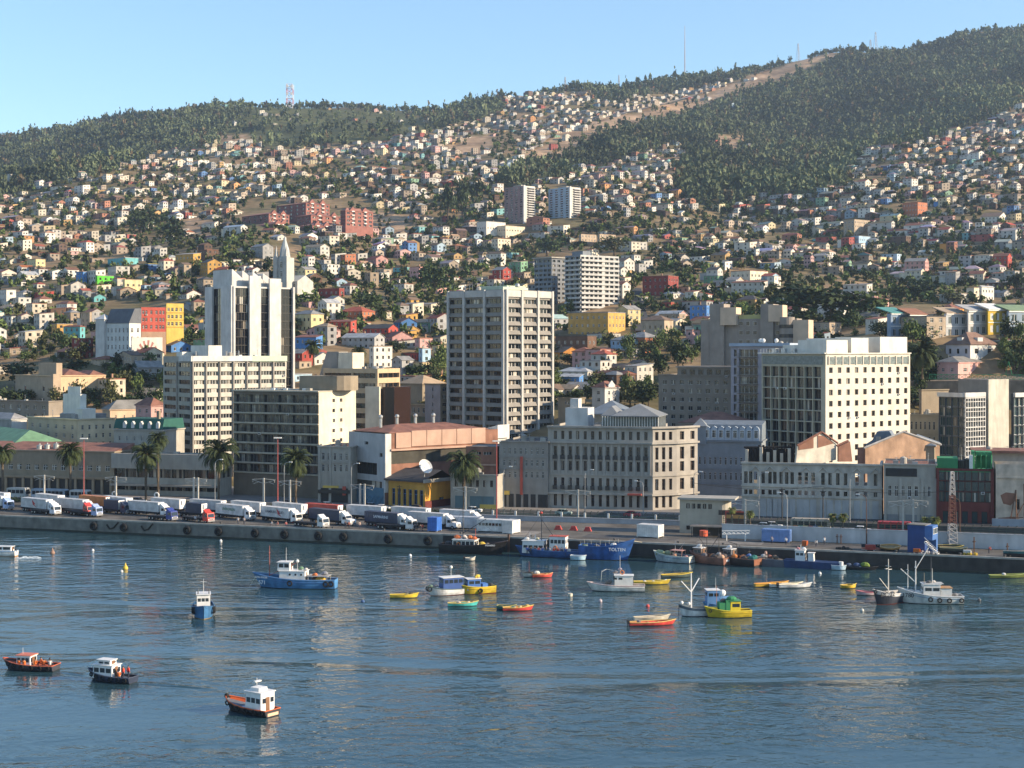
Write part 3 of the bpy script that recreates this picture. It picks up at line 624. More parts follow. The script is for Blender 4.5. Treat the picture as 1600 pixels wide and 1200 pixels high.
b.part('roof_vent', steel, lambda m: [(m.bar((L*.5,W*q,Ht+1.2),(L*.5,W*q,Ht+4.0),.42,n=8), m.ball((L*.5,W*q,Ht+4.1),.62)) for q in (.12,.26,.42,.58)]); b.done()

b = Bld('market_hall', 'white curved roof sweeping behind the brick theatre', 'hall', 700, 778, 796, 667, 440, 35, ZQ)
L, W = b.L, b.W; b.walls(white, roofm=False, top=b.Ht-2)
b.part('roof', white, lambda m: (m.yprism([(-6,b.Ht-2.9),(-6,b.Ht+.2),(-2,b.Ht-.9),(4,b.Ht-1.5),(L*.55,b.Ht-1.2),(L*.8,b.Ht-.5),(L+.8,b.Ht+.6),(L+.8,b.Ht-3.2),(-4,b.Ht-3.2)],-1.2,W*.8))); b.done()

b = Bld('brick_annex', 'dark red brick annexe with two strip windows beside the theatre', 'building', 728, 775, 779, 698, 405, 14.8, ZQ, W=12)
b.walls(brick, [(b.Ht-2.2,b.Ht-1.4,[(b.L*.25,b.L*.5),(b.L*.58,b.L*.85)])], [], 'shop', white_m, par=.2); b.part('ledge', terracotta, lambda m: m.box(0,-.3,b.Ht-5,b.L,-.004,b.Ht-4.6)); b.done()

b = Bld('restaurant', 'single-storey yellow building with dark blue doors and grey awning roof under the brick wall', 'restaurant', 607, 664, 704, 752, 400, 38, ZQ)
L, W = b.L, b.W
b.walls(ochre, [(.4,4.8,grid(L,6,.62,.8,.3))], [(1.2,2.6,[(W*.55,W*.75)])], 'tall', bluep, depth=.4, rwm=pw('orange_render', (.68,.33,.06)), roofm=False)
b.part('roof', roof_dark, lambda m: (m.face([(-.6,-1.2,b.Ht+.1),(L+.5,-1.2,b.Ht+.1),(L+.5,W*.6,b.Ht+2.6),(-.6,W*.6,b.Ht+2.6)]), m.face([(-.6,W*.6,b.Ht+2.6),(L+.5,W*.6,b.Ht+2.6),(L+.5,W+.4,b.Ht+.1),(-.6,W+.4,b.Ht+.1)]), m.box(-.6,-1.2,b.Ht-.3,L+.5,W+.4,b.Ht+.09)))
b.part('fascia', lgrey, lambda m: m.box(L+.504,-1.2,b.Ht-.4,L+.7,W+.4,b.Ht+.5)); b.part('plinth', darkred, lambda m: m.box(L+.004,0,0,L+.08,W,2.0))
b.part('flue', dark_m, lambda m: m.tube([(L*.8,W*.3,b.Ht+1),(L*.8,W*.3,b.Ht+4),(L*.8+1,W*.3,b.Ht+4.4)],.35,8)); b.done()
t = empty('satellite_dish', at(663, 752, 402)+Vector((0,0,-1)), 0, 'white satellite dish on the grey roof of the yellow restaurant', 'dish')
m = MB(); m.tube([(0,0,4.6),(.25,-.28,4.85),(.42,-.5,5.0)],[.15,1.5,2.0],18,0,False); m.build('reflector', white_m, t); m = MB(); m.bar((0,.1,-1),(0,.1,4.7),.12); m.build('mast', steel, t)

b = simple('town_house', 'white two-storey building with dark tall shuttered windows behind the palm', 704, 777, 779, 742, 398, 14.8, lgrey, 1, 17, .62, 6, .42, 0, 0, 'tall', 'building', 1.5, ZQ, roof_dark, W=14, fm=brown_m)
b.part('shopfront', pw('shutter_teal', (.13,.19,.20), .2), lambda m: [m.box(b.L*q,-.1,.1,b.L*q+3.2,-.02,3.4) for q in (.1,.42,.68)]); b.part('plinth', yellowp, lambda m: m.box(b.L*.63,-.14,.1,b.L*.99,-.105,1.3)); b.done()

b = simple('grey_hotel', 'plain grey three-storey building with a red banner, next to the long palace hotel', 780, 856, 858, 690, 401, 14.8, grey, 3, 18.5, .52, 8, .36, 0, 0, 'sash', 'building', 1.8, ZQ, roof_dark, W=22, band=True)
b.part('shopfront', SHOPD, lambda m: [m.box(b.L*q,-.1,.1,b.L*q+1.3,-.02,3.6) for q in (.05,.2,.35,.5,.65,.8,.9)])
b.part('banner', redp, lambda m: m.box(b.L*.44,-.5,b.Ht-14,b.L*.44+.7,-.35,b.Ht-4)); b.part('sign', yellowp, lambda m: m.box(b.L*.1,-.4,3.4,b.L*.22,-.1,4.4)); b.done()

# ---- palace hotel
b = Bld('palace_hotel', 'long pale five-storey palace hotel with a sunlit corner and a glazed roof pavilion', 'hotel', 856, 1020, 1062, 668, 395, 14.8, ZQ, W=24)
L, W, Ht = b.L, b.W, b.Ht; phm = pw('palace_stucco', (.37,.335,.285), .3); m_ = b.m; fc = grid(L, 13, .42, 1.0, .8)
zr = [(Ht-35*m_*1.0, Ht-35*m_+0)]; z1 = Ht-(380-318)/4.44*m_*1.0
def zrow(y0, y1): return (Ht-(y1-290)*.2250*m_*1.0, Ht-(y0-290)*.2250*m_*1.0)
rows_ = [zrow(322,380), zrow(430,515), zrow(532,600), zrow(650,728), zrow(765,850)]
b.walls(phm, [(a, c, fc) for a, c in rows_], [], 'tall', brown_m, GLASSD, depth=.45, roofm=roof_grey)
b.cm = phm
ca = R(40); cl = 7.2                                   # the splayed, sunlit corner and the short face after it
ux, uy = cos(ca), sin(ca); ix, iy = -sin(ca), cos(ca); ex, ey = L+ux*cl, uy*cl
cc = [(.7+k*2.05, 1.7+k*2.05) for k in range(3)]; sc_ = grid(7.4, 2, .4)
def cfac(mb):
    mb.facade((L,0,0),(ux,uy,0),(ix,iy,0),cl,0,Ht,[(a,c,cc) for a,c in rows_],.45)
    mb.facade((ex,ey,0),(.62,.785,0),(-.785,.62,0),7.4,0,Ht,[(a,c,sc_) for a,c in rows_],.45)
    mb.face([(L,0,Ht-.6),(ex,ey,Ht-.6),(ex+4.6,ey+5.8,Ht-.6),(L,ey+5.8,Ht-.6)])
b.part('corner_wall', phm, cfac)
for a, c in rows_:
    for p, q in cc: add('window', winmesh('tall', brown_m, GLASS), b.root, (L+ux*(p+q)/2+ix*.45, uy*(p+q)/2+iy*.45, a), ca, (q-p,1,c-a))
    for p, q in sc_: add('window', winmesh('tall', brown_m, GLASSD), b.root, (ex+.62*(p+q)/2-.785*.45, ey+.785*(p+q)/2+.62*.45, a), math.atan2(.785,.62), (q-p,1,c-a))
def ring(z, h, o):
    def f(mb): mb.box(-.1,-o,z,L,-.004,z+h); mb.prism([(L,-o),(L+ux*cl+o*.6,uy*cl-o*.8),(ex+4.6+o*.8,ey+5.8),(ex+4.6,ey+5.8),(ex,ey),(L,-.004)],z,z+h)
    return f
for z, h, o in ((Ht-.3,.5,.8),(rows_[0][0]-1.0,.5,.7),(rows_[2][0]-1.2,.3,.3),(rows_[3][0]-1.4,.5,.7)): b.part('cornice', phm, ring(z,h,o))
b.part('pilaster', phm, lambda mb: [mb.box(x-.3,-.25,rows_[2][0]-1,x+.3,-.004,rows_[0][0]-1.05) for x in [1+k*(L-1.8)/13 for k in range(14)]])
for (p, q) in fc:
    for r_ in (1, 3): b.part('balcony', dark_m, lambda mb: (mb.box(p-.15,-.5,rows_[r_][0]-.15,q+.15,-.01,rows_[r_][0]), mb.box(p-.15,-.5,rows_[r_][0],q+.15,-.45,rows_[r_][0]+.9)))
b.part('awning', redp, lambda mb: (mb.box(L*.77,-1.4,rows_[4][1]+.1,L*.9,-.02,rows_[4][1]+.5)))
pav = b.part('roof_pavilion', mat('pavilion_glass', (.12,.13,.12), .2, .3, 1), lambda mb: mb.box(L*.5,3,Ht-.6,L+1,15,Ht+2.6))
for k in range(22):
    q = MB(); q.bar((L*.5+.1+k*(L*.5+.8)/21,2.95,Ht-.6),(L*.5+.1+k*(L*.5+.8)/21,2.95,Ht+2.6),.09); q.build('pavilion_post', white_m, pav)
b.part('pavilion_roof', pw('pavilion_iron', (.20,.21,.215), .15), lambda mb: (mb.hip(L*.62,2.5,L+.5,15.5,Ht+2.8,3.0,.8), mb.hip(L*.5,4,L*.64,14,Ht+2.8,2.4,.5)))
b.part('stair_head', white, lambda mb: (mb.box(L*.12,6,Ht-.6,L*.34,14,Ht+4.6), mb.box(L*.16,7,Ht+4.6,L*.24,11,Ht+7.0)))
b.done()

b = simple('blue_palace', 'blue-grey ornate building with arched dormers along its mansard roof', 1086, 1190, 1192, 690, 432, 14.8, bluew, 5, 24, .5, 12, .36, 0, 0, 'tall', 'building', 4.6, ZQ, False, W=20, gl=GLASSD, band=True)
b.part('roof', slate, lambda m: m.xprism([(0,b.Ht+.15),(1.4,b.Ht+4.6),(12,b.Ht+5.4),(20,b.Ht+.15)],0,b.L))
for k in range(9):
    x = b.L*(.08+.105*k)
    q = b.part('dormer', pw('dormer_white', (.36,.40,.44), .1), lambda m: m.yprism([(x-.95,b.Ht+.2),(x+.95,b.Ht+.2),(x+.95,b.Ht+3.1),(x+.6,b.Ht+3.9),(x,b.Ht+4.2),(x-.6,b.Ht+3.9),(x-.95,b.Ht+3.1)],-.3,2.4))
    add('dormer_window', winmesh('tall', white_m, GLASSD), q, (x,-.33,b.Ht+.9), 0, (1.1,1,2.2))
b.part('corner_turret', bluew, lambda m: (m.box(-.4,-.5,b.Ht-1,3.2,3,b.Ht+4), m.hip(-.4,-.5,3.2,3,b.Ht+4.2,2.2,.3))); b.done()

# ---- burnt-out ruin
b = Bld('ruined_building', 'roofless white two-storey ruin with see-through window holes and broken gables', 'ruin', 1159, 1378, 1381, 727, 362, 14.8, ZQ, W=16)
L, W, Ht = b.L, b.W, b.Ht; rum = pw('ruin_white', (.48,.44,.375), .4, .3)
def zr2(y0, y1): return (Ht-(y1-510)*.25*b.m, Ht-(y0-510)*.25*b.m)
fx2 = sorted([.03,.065,.10,.155,.205,.24,.285,.325,.365,.42,.465,.515,.585,.635,.69,.745,.825,.885,.955])
hw = .0125
fcols = [(L*(q-hw), L*(q+hw)) for q in fx2]; bw = MB()
bw.facade((0,0,0),(1,0,0),(0,1,0),L,0,Ht,[(*zr2(565,640),fcols),(*zr2(680,710),fcols)],.6)
bw.facade((0,.6,0),(1,0,0),(0,1,0),L,0,Ht,[(*zr2(565,640),fcols),(*zr2(680,710),fcols)],.01)
bw.face([(0,0,Ht),(L,0,Ht),(L,.6,Ht),(0,.6,Ht)]); bw.box(0,.61,0,.6,W,Ht); bw.box(L-.6,.61,0,L,W,Ht); bw.box(.6,W-.5,0,L-.6,W,Ht*.62)
bw.build('wall', rum, b.root)
for i, (a, c) in enumerate(fcols):
    if i in (9,10,11,16,17,2): continue
    for y0, y1 in ((565,640),(680,710)): z0, z1_ = zr2(y0,y1); b.window('f', a, c, z0, z1_, 'tall', dark_m, GLASSD, .5)
for z, h, o in ((Ht-.2,.45,.5),(zr2(645,660)[0],.35,.3),(zr2(715,725)[0],.3,.3)): b.part('cornice', rum, lambda m: m.box(-.2,-o,z,L+.2,-.004,z+h))
b.part('blind_panel', pw('ruin_grey_infill', (.40,.40,.39), .3), lambda m: [m.box(a-.3,-.1,.4,c+.3,-.02,zr2(735,800)[1]) for a, c in fcols[::1] if a > 4])
b.part('pediment', rum, lambda m: [m.tube([(L*q-1.1,-.25,zr2(545,560)[0]),(L*q,-.25,zr2(530,545)[1]),(L*q+1.1,-.25,zr2(545,560)[0])],.16,5) for q in (.1,.205,.325,.465,.585,.69,.825,.955)])
GP = Vector((L*.53,4,0)); GM = Matrix.Rotation(R(36),4,'Z'); GK = dict(rz=R(36), loc=GP-GM@GP)
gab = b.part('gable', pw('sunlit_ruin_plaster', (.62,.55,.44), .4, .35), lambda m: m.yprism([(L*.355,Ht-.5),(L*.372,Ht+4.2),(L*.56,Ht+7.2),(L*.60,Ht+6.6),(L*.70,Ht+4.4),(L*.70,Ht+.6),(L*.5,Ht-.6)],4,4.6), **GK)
b.part('brick_infill', brick, lambda m: (m.yprism([(L*.378,Ht+4.4),(L*.505,Ht+6.2),(L*.505,Ht+3.6),(L*.378,Ht+3.2)],3.9,3.99), m.yprism([(L*.54,Ht+6.6),(L*.59,Ht+6.4),(L*.68,Ht+4.6),(L*.54,Ht+3.6)],3.9,3.99), m.yprism([(L*.70,Ht+.2),(L*.70,Ht+3.8),(L*.80,Ht+5.0),(L*.82,Ht+.1)],3,3.5)), **GK)
b.part('coping', roof_rust, lambda m: [m.bar((L*a,3.8,Ht+c),(L*e,3.8,Ht+g_),.28) for a, c, e, g_ in ((.365,4.3,.57,7.4),(.57,7.4,.71,4.6),(.70,4,.80,5.2))], **GK)
b.part('burnt_timber', mat('charred_wood', (.022,.018,.016), .9, .3, 1), lambda m: [m.bar((L*(.02+.022*k),5+(k%3),Ht-1),(L*(.02+.022*k)+random.uniform(-.4,.4),5+(k%3),Ht+random.uniform(2,4.5)),.3) for k in range(16)]+[m.bar((L*.0,5,Ht+3.4),(L*.35,5,Ht+3.6),.25), m.box(L*.02,8,Ht-2,L*.36,8.4,Ht+3.0)])
b.part('broken_pier', pw('ruin_stub', (.55,.46,.36), .4), lambda m: [m.box(L*q,3,Ht-.2,L*q+.7,3.8,Ht+h) for q, h in ((.015,3.0),(.12,3.6),(.17,2.4),(.22,2.9),(.27,2.2),(.325,3.4))]); b.done()

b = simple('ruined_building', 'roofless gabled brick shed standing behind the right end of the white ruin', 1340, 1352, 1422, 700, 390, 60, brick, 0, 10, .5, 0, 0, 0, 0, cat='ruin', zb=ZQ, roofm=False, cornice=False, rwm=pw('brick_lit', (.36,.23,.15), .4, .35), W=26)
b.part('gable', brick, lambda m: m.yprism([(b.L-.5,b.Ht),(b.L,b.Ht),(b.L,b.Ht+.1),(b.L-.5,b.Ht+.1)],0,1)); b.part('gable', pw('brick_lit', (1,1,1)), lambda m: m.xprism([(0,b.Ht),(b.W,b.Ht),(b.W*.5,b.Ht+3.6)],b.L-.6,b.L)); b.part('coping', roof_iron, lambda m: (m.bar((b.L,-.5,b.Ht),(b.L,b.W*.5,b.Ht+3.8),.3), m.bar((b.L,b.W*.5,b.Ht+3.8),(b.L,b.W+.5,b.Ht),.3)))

b = simple('grey_building', 'plain grey two-storey building between the white ruin and the glass front', 1381, 1462, 1464, 726, 357, 14.8, lgrey, 1, 17, 1, 7, .5, 0, 0, 'sash', 'building', 9.2*.55, ZQ, roof_rust, W=18, gl=GLASSD)
b.part('dark_band', mat('dark_band_panel', (.03,.03,.03), .6, .2, 1), lambda m: m.box(.4,-.12,b.Ht-2.9,b.L*.64,-.02,b.Ht-1.0)); b.part('pilaster', lgrey, lambda m: [m.box(b.L*q,-.25,0,b.L*q+.6,-.004,b.Ht-3.2) for q in (.0,.3,.72,.96)])
b.part('shutter', pw('steel_shutter', (.22,.22,.21), .2), lambda m: [m.box(b.L*q,-.1,.1,b.L*q+2.6,-.02,3.0) for q in (.06,.42,.7)]); b.done()

b = Bld('glass_building', 'dark red building with a gridded glass front and bright green rooftop', 'commercial building', 1463, 1553, 1556, 733, 353, 14.8, ZQ, W=16)
L, Ht = b.L, b.Ht; zg = [(Ht-.4-(k+1)*2.45, Ht-.4-k*2.45-.12, grid(L, 8, .95, .5, .5)) for k in range(3)]
b.walls(darkred, zg+[(.5,4.2,grid(L,5,.6,1,1))], [], 'plain', mat('black_frame', (.012,.012,.012), .4, .1, 1), GLASSB, depth=.15, roofm=greenp)
b.part('pier', darkred, lambda m: (m.box(0,-.5,0,.6,-.004,Ht), m.box(L-.7,-.5,0,L,-.004,Ht)))
b.part('roof_structure', greenp, lambda m: (m.box(.2,2,Ht-.4,L*.38,9,Ht+2.2), m.box(L*.62,3,Ht-.4,L*.68,8,Ht+3.8), m.box(L*.7,4,Ht+2.8,L*.98,9,Ht+3.6), [m.bar((L*q,4,Ht-.4),(L*q,4,Ht+3),.18) for q in (.7,.79,.88,.97)], m.box(L*.7,8,Ht-.4,L*.98,8.4,Ht+2.8)))
b.part('water_tank', dark_m, lambda m: (m.tube([(L*.45,5,Ht-.4),(L*.45,5,Ht+1.6)],1.3,12), m.tube([(L*.57,5,Ht-.4),(L*.57,5,Ht+1.9)],1.2,12))); b.part('roof_unit', white_m, lambda m: m.box(L*.58,1.5,Ht-.4,L*.64,3,Ht+3.0)); b.done()

b = Bld('ruined_building', 'crumbling cream wall with exposed brick and steel props at the right edge', 'ruin', 1556, 1660, 1664, 727, 348, 14.8, ZQ, W=10)
L, Ht = b.L, b.Ht; rc_ = pw('crumbling_plaster', (.62,.50,.38), .45, .4)
b.walls(rc_, [(5,7.4,[(L*.30,L*.36)])], [], 'plain', dark_m, GLASSD, par=1.5); b.part('exposed_brick', brick, lambda m: (m.yprism([(1,8.2),(2.2,8.9),(4.1,8.7),(4.4,7.2),(3.2,5.9),(1.6,6.3)],-.05,-.02), m.yprism([(.5,3),(4,3.4),(5,2.2),(6.4,2.0),(6.2,.2),(.5,.2)],-.05,-.02)))
b.part('ledge', rc_, lambda m: m.box(0,-.35,Ht-3.2,L,-.004,Ht-2.8))
b.part('steel_prop', mat('rusty_steel', (.13,.07,.045), .8, .3, 1), lambda m: [m.bar((L*.18,-3,.2),(L*.3,-.2,9.5),.14), m.bar((L*.3,-3,.2),(L*.3,-.3,9.5),.14), m.bar((L*.36,-3,.2),(L*.3,-.3,6),.12), m.bar((L*.2,-2.4,3.5),(L*.4,-2.4,3.5),.1), m.bar((L*.18,-3,.2),(L*.42,-1,6.6),.1), m.bar((L*.42,-3,.2),(L*.42,-1,11),.14)])
b.part('hoarding', pw('grey_hoarding', (.28,.31,.34), .3), lambda m: m.box(-1,-3.6,0,L,-3.4,3.2)); b.done()
# ------------------------------------------------------------------ second row of the city
# cream hotel with the gridded shade side
b = Bld('hotel_block', 'large cream hotel with square windows on its sunlit side and glazed grid in shade', 'hotel', 1190, 1290, 1422, 553, 440, 52, zb=ZQ)
L, W, Ht = b.L, b.W, b.Ht; P = 17.5*b.m
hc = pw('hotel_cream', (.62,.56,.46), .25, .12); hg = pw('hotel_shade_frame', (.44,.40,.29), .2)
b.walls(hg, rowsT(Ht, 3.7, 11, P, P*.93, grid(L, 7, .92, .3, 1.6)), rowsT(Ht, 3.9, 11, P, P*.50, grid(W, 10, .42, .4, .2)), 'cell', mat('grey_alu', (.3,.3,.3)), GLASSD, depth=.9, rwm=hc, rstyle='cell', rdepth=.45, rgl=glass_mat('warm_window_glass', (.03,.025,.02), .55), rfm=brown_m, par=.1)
b.part('upper_band', mat('penthouse_glass', (.16,.19,.18), .3, .4, 1.5), lambda m: (m.box(.5,-.14,Ht-3.1,L-1,-.02,Ht-.6), m.box(L+.02,.8,Ht-3.0,L+.14,W-.6,Ht-.9)))
b.part('mullion', hc, lambda m: [m.box(L+.145,y,Ht-3.1,L+.3,y+.35,Ht-.6) for y in [1+k*(W-2)/12 for k in range(13)]])
b.part('roof_slab', cream2, lambda m: (m.box(-.8,-.9,Ht,L+.4,-.004,Ht+.35), m.box(L+.004,-.003,Ht,L+.5,W,Ht+.3)))
b.part('penthouse', cream2, lambda m: (m.box(L*.55,W*.02,Ht+.02,L-.3,W*.26,Ht+4.0), m.box(L*.3,W*.30,Ht+.02,L-.2,W*.50,Ht+4.6), m.box(L*.3,W*.64,Ht+.02,L-.2,W*.97,Ht+5.0), m.box(L*.2,W*.1,Ht+.02,L*.7,W*.9,Ht+2.6)))
b.part('roof_rail', white_m, lambda m: [m.bar((.2,-.6,Ht+.3+q),(L*.7,-.6,Ht+.3+q),.06) for q in (.5,1.1)]+[m.bar((.2+k*1.2,-.6,Ht+.3),(.2+k*1.2,-.6,Ht+1.4),.05) for k in range(12)])
b.part('roof_unit', steel, lambda m: [m.box(L*q,3,Ht+.02,L*q+1.5,4.5,Ht+1.6) for q in (.05,.2,.36,.5)]); b.done()

b = Bld('apartment_block', 'mauve apartment block with stacked balconies and a blue roof edge, left of the cream hotel', 'apartment block', 1142, 1234, 1240, 541, 480, 30, zb=ZQ, W=14)
L, Ht = b.L, b.Ht; P = 14.4*b.m
b.walls(mauve, rowsT(Ht, 1.0, 12, P, P*.8, [(L*.05,L*.10),(L*.14,L*.46),(L*.62,L*.98)]), [], 'rib', white_m, depth=.8, par=.2)
for k in range(11):
    z = Ht-1.0-k*P-P*.8
    b.part('balcony', darkc, lambda m: [(m.box(L*a,-1.1,z-.2,L*c,-.004,z), [m.bar((L*a,-1.05,z+q),(L*c,-1.05,z+q),.045) for q in (.4,.7,1.0)]) for a, c in ((.13,.47),(.61,.99))])
b.part('roof_edge', pw('blue_grey_edge', (.38,.44,.52), .1), lambda m: m.box(-.3,-.8,Ht,L+.3,8,Ht+1.0)); b.part('roof_vent', white_m, lambda m: [m.ball((L*q,3,Ht+1.8),.7) for q in (.45,.5,.72)]); b.done()

b = simple('grey_office', 'long brown-grey office building with rows of square windows below the stepped concrete block', 1029, 1143, 1150, 586, 500, 24, pw('brown_grey_render', (.26,.22,.175), .2), 7, 13.6, .5, 8, .5, 0, 0, 'cell', 'office building', 1.8, ZQ, W=20)
b.part('attic', pw('brown_grey_attic', (.30,.25,.20), .2), lambda m: (m.box(b.L*.24,2,b.Ht-.5,b.L+.5,14,b.Ht+2.3), m.box(b.L*.22,1.4,b.Ht+2.31,b.L+.7,14.4,b.Ht+2.8)))
for k in range(6): b.window('f', b.L*(.29+.118*k), b.L*(.36+.118*k), b.Ht-.2, b.Ht+1.7, 'cell', dark_m, GLASSD, 1.97)
b.done()

b = Bld('apartment_block', 'stepped grey concrete block with two tall towers and a rounded stair drum', 'apartment block', 1095, 1128, 1130, 500, 600, 25, zb=20, W=9)
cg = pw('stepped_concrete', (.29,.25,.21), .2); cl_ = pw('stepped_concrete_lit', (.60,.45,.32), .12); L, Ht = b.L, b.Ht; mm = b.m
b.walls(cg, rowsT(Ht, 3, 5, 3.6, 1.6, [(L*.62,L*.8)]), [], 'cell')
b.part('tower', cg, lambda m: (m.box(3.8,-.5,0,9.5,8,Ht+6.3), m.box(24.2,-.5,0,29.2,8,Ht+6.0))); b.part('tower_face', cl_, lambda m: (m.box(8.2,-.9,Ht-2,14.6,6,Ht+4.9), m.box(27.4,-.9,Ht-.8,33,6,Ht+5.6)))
wing = b.part('wing', cg, lambda m: m.box(9.6,1.2,0,38,9,Ht+.4)); b.part('roof', pw('mossy_roof', (.42,.40,.17), .2), lambda m: m.box(15,1.5,Ht+.41,24,8.5,Ht+2.0))
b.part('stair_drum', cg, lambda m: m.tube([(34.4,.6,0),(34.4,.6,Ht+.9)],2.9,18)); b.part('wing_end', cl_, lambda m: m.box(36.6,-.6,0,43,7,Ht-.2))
for k in range(5):
    for q in (15.2,18,20.8,29.8): b.window('f', q, q+1.5, Ht-2.2-k*3.6, Ht-.6-k*3.6, 'cell', white_m, None, 1.15)
b.part('drum_window', mat('drum_glass', (.03,.03,.03), .2, .1, 1), lambda m: [m.tube([(34.4,.6,Ht-3.4-k*3.6),(34.4,.6,Ht-2.0-k*3.6)],2.95,18) for k in range(4)]); b.done()

# right: lattice-glass block with concrete stair tower
b = Bld('office_block', 'blue glass office block with white sun-lattice and concrete stair tower, right of the cream hotel', 'office block', 1467, 1506, 1537, 615, 462, 52, zb=ZQ)
L, W, Ht = b.L, b.W, b.Ht; P = 9.6*b.m*1.6
b.walls(mat('glass_block_dark', (.05,.06,.07), .5, .2, 1), rowsT(Ht, 1.3, 8, P, P*.9, grid(L, 4, .94)), rowsT(Ht, 1.3, 8, P, P*.9, grid(W, 5, .94)), 'cell', mat('grey_alu', (.3,.3,.3)), GLASSB, depth=.4, par=.1)
b.part('sun_lattice', white, lambda m: [m.box(L+.3,y,0,L+.6,y+.22,Ht-1) for y in [k*W/8 for k in range(9)]]+[m.box(L+.25,0,Ht-1.5-k*P,L+.65,W,Ht-1.2-k*P) for k in range(9)]+[m.box(L+.25,0,Ht-2.6-k*P,L+.65,W,Ht-2.4-k*P) for k in range(8)])
b.part('fascia', white, lambda m: (m.box(L+.004,-.3,Ht-1.1,L+.8,W,Ht+.25), m.box(-.3,-.5,Ht-1.1,L+.004,-.004,Ht+.2)))
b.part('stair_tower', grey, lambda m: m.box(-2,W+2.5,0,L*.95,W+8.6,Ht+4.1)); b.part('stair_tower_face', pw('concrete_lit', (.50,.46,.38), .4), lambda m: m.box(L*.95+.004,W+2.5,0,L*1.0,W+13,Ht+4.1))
b.done()
b = Bld('office_block', 'glass block with white floor bands at the right edge, beyond the concrete stair tower', 'office block', 1580, 1584, 1640, 615, 478, 52, zb=ZQ)
L, W, Ht = b.L, b.W, b.Ht
b.walls(mat('glass_block_dark', (.05,.06,.07)), [], rowsT(Ht, 1.3, 8, P, P*.9, grid(W, 8, .94)), 'cell', white_m, GLASSB, depth=.5, par=.1); b.part('fascia', white, lambda m: m.box(L+.004,-.3,Ht-1.1,L+.8,W,Ht+.25)); b.done()

b = simple('town_house', 'cream classical building with arched windows squeezed between the cream hotel and the lattice-glass block', 1418, 1466, 1468, 648, 482, 20, pw('classical_cream', (.56,.47,.33), .25), 4, 12.5*1.9, .55, 6, .4, 0, 0, 'tall', 'building', 2.2, ZQ, W=14, band=True); b.done()
b = simple('roof_house', 'small tan flat-roofed house on the terrace above the classical cream building', 1436, 1440, 1482, 609, 494, 60, tan, 0, 10, .5, 0, .5, 0, .5, zb=20, W=12); b.done()
b = simple('slate_roof_house', 'dark bell-shaped slate roof house behind the brick gable of the ruin', 1362, 1400, 1404, 694, 405, 20, slate, 0, 9, .5, 0, .5, 0, .5, zb=ZQ, W=10, roofm=slate, cornice=False)
b.part('mansard', slate, lambda m: (m.yprism([(-2,b.Ht-.5),(.2,b.Ht+1.0),(1.4,b.Ht+3.2),(4.6,b.Ht+3.4),(6.0,b.Ht+1),(9,b.Ht-.5)],-.3,6))); b.part('dormer', lgrey, lambda m: (m.box(1.2,-.9,b.Ht+.2,2.3,-.31,b.Ht+1.9), m.box(4.0,-.9,b.Ht+.2,5,-.31,b.Ht+1.9)))
b = simple('long_roof_house', 'low grey-roofed cream building behind the grey two-storey building', 1398, 1460, 1462, 697, 400, 20, tan, 0, 9, .5, 0, .5, 0, .5, zb=ZQ, W=14, hip=(slate, 2.4)); b.done()
b = simple('veranda_house', 'grey house with an overhanging rust roof above the green rooftop', 1530, 1610, 1614, 708, 405, 14.8, lgrey, 1, 18, .5, 3, .2, 0, 0, 'sash', zb=ZQ, W=12, off=2.4); b.part('eaves', roof_rust, lambda m: m.box(-2,-2,b.Ht,b.L+1,b.W,b.Ht+.6)); b.done()

# left: beige museum, long roofs, cream block, teal mansard
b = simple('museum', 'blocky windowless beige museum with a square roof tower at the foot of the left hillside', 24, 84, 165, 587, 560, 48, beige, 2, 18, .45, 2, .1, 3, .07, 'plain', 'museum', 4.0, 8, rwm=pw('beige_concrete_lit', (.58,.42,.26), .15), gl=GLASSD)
b.part('roof_tower', beige, lambda m: m.box(b.L*.55,1,b.Ht-.5,b.L*1.0,b.W*.16,b.Ht+4.6)); b.part('roof_cap', roof_rust, lambda m: (m.hip(b.L*.5,b.W*.2,b.L,b.W*.62,b.Ht+.3,2.0), m.hip(b.L*.6,b.W*.7,b.L,b.W*.95,b.Ht+.3,1.5))); b.part('buttress', beige, lambda m: m.box(b.L-.6,-.6,0,b.L+.8,2.4,b.Ht+.6)); b.done()
simple('warehouse', 'long low grey-brown building with iron roof, left of the cream corner block', -40, 76, 98, 627, 540, 30, pw('brown_grey_render', (1,1,1)), 2, 13, .5, 9, .4, 0, 0, 'cell', 'warehouse', 1.5, ZQ, roof_iron).done()
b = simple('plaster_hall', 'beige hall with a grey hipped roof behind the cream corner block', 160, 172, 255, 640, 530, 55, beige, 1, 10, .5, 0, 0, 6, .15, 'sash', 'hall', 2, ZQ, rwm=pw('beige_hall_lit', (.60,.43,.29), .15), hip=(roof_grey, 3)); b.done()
b = simple('brick_house', 'dusty pink three-storey building partly shaded beside the cream slab', 212, 236, 258, 634, 515, 45, pinkm, 3, 12, .5, 2, .3, 2, .3, 'sash', zb=ZQ, hip=(roof_rust, 2.5)); b.done()
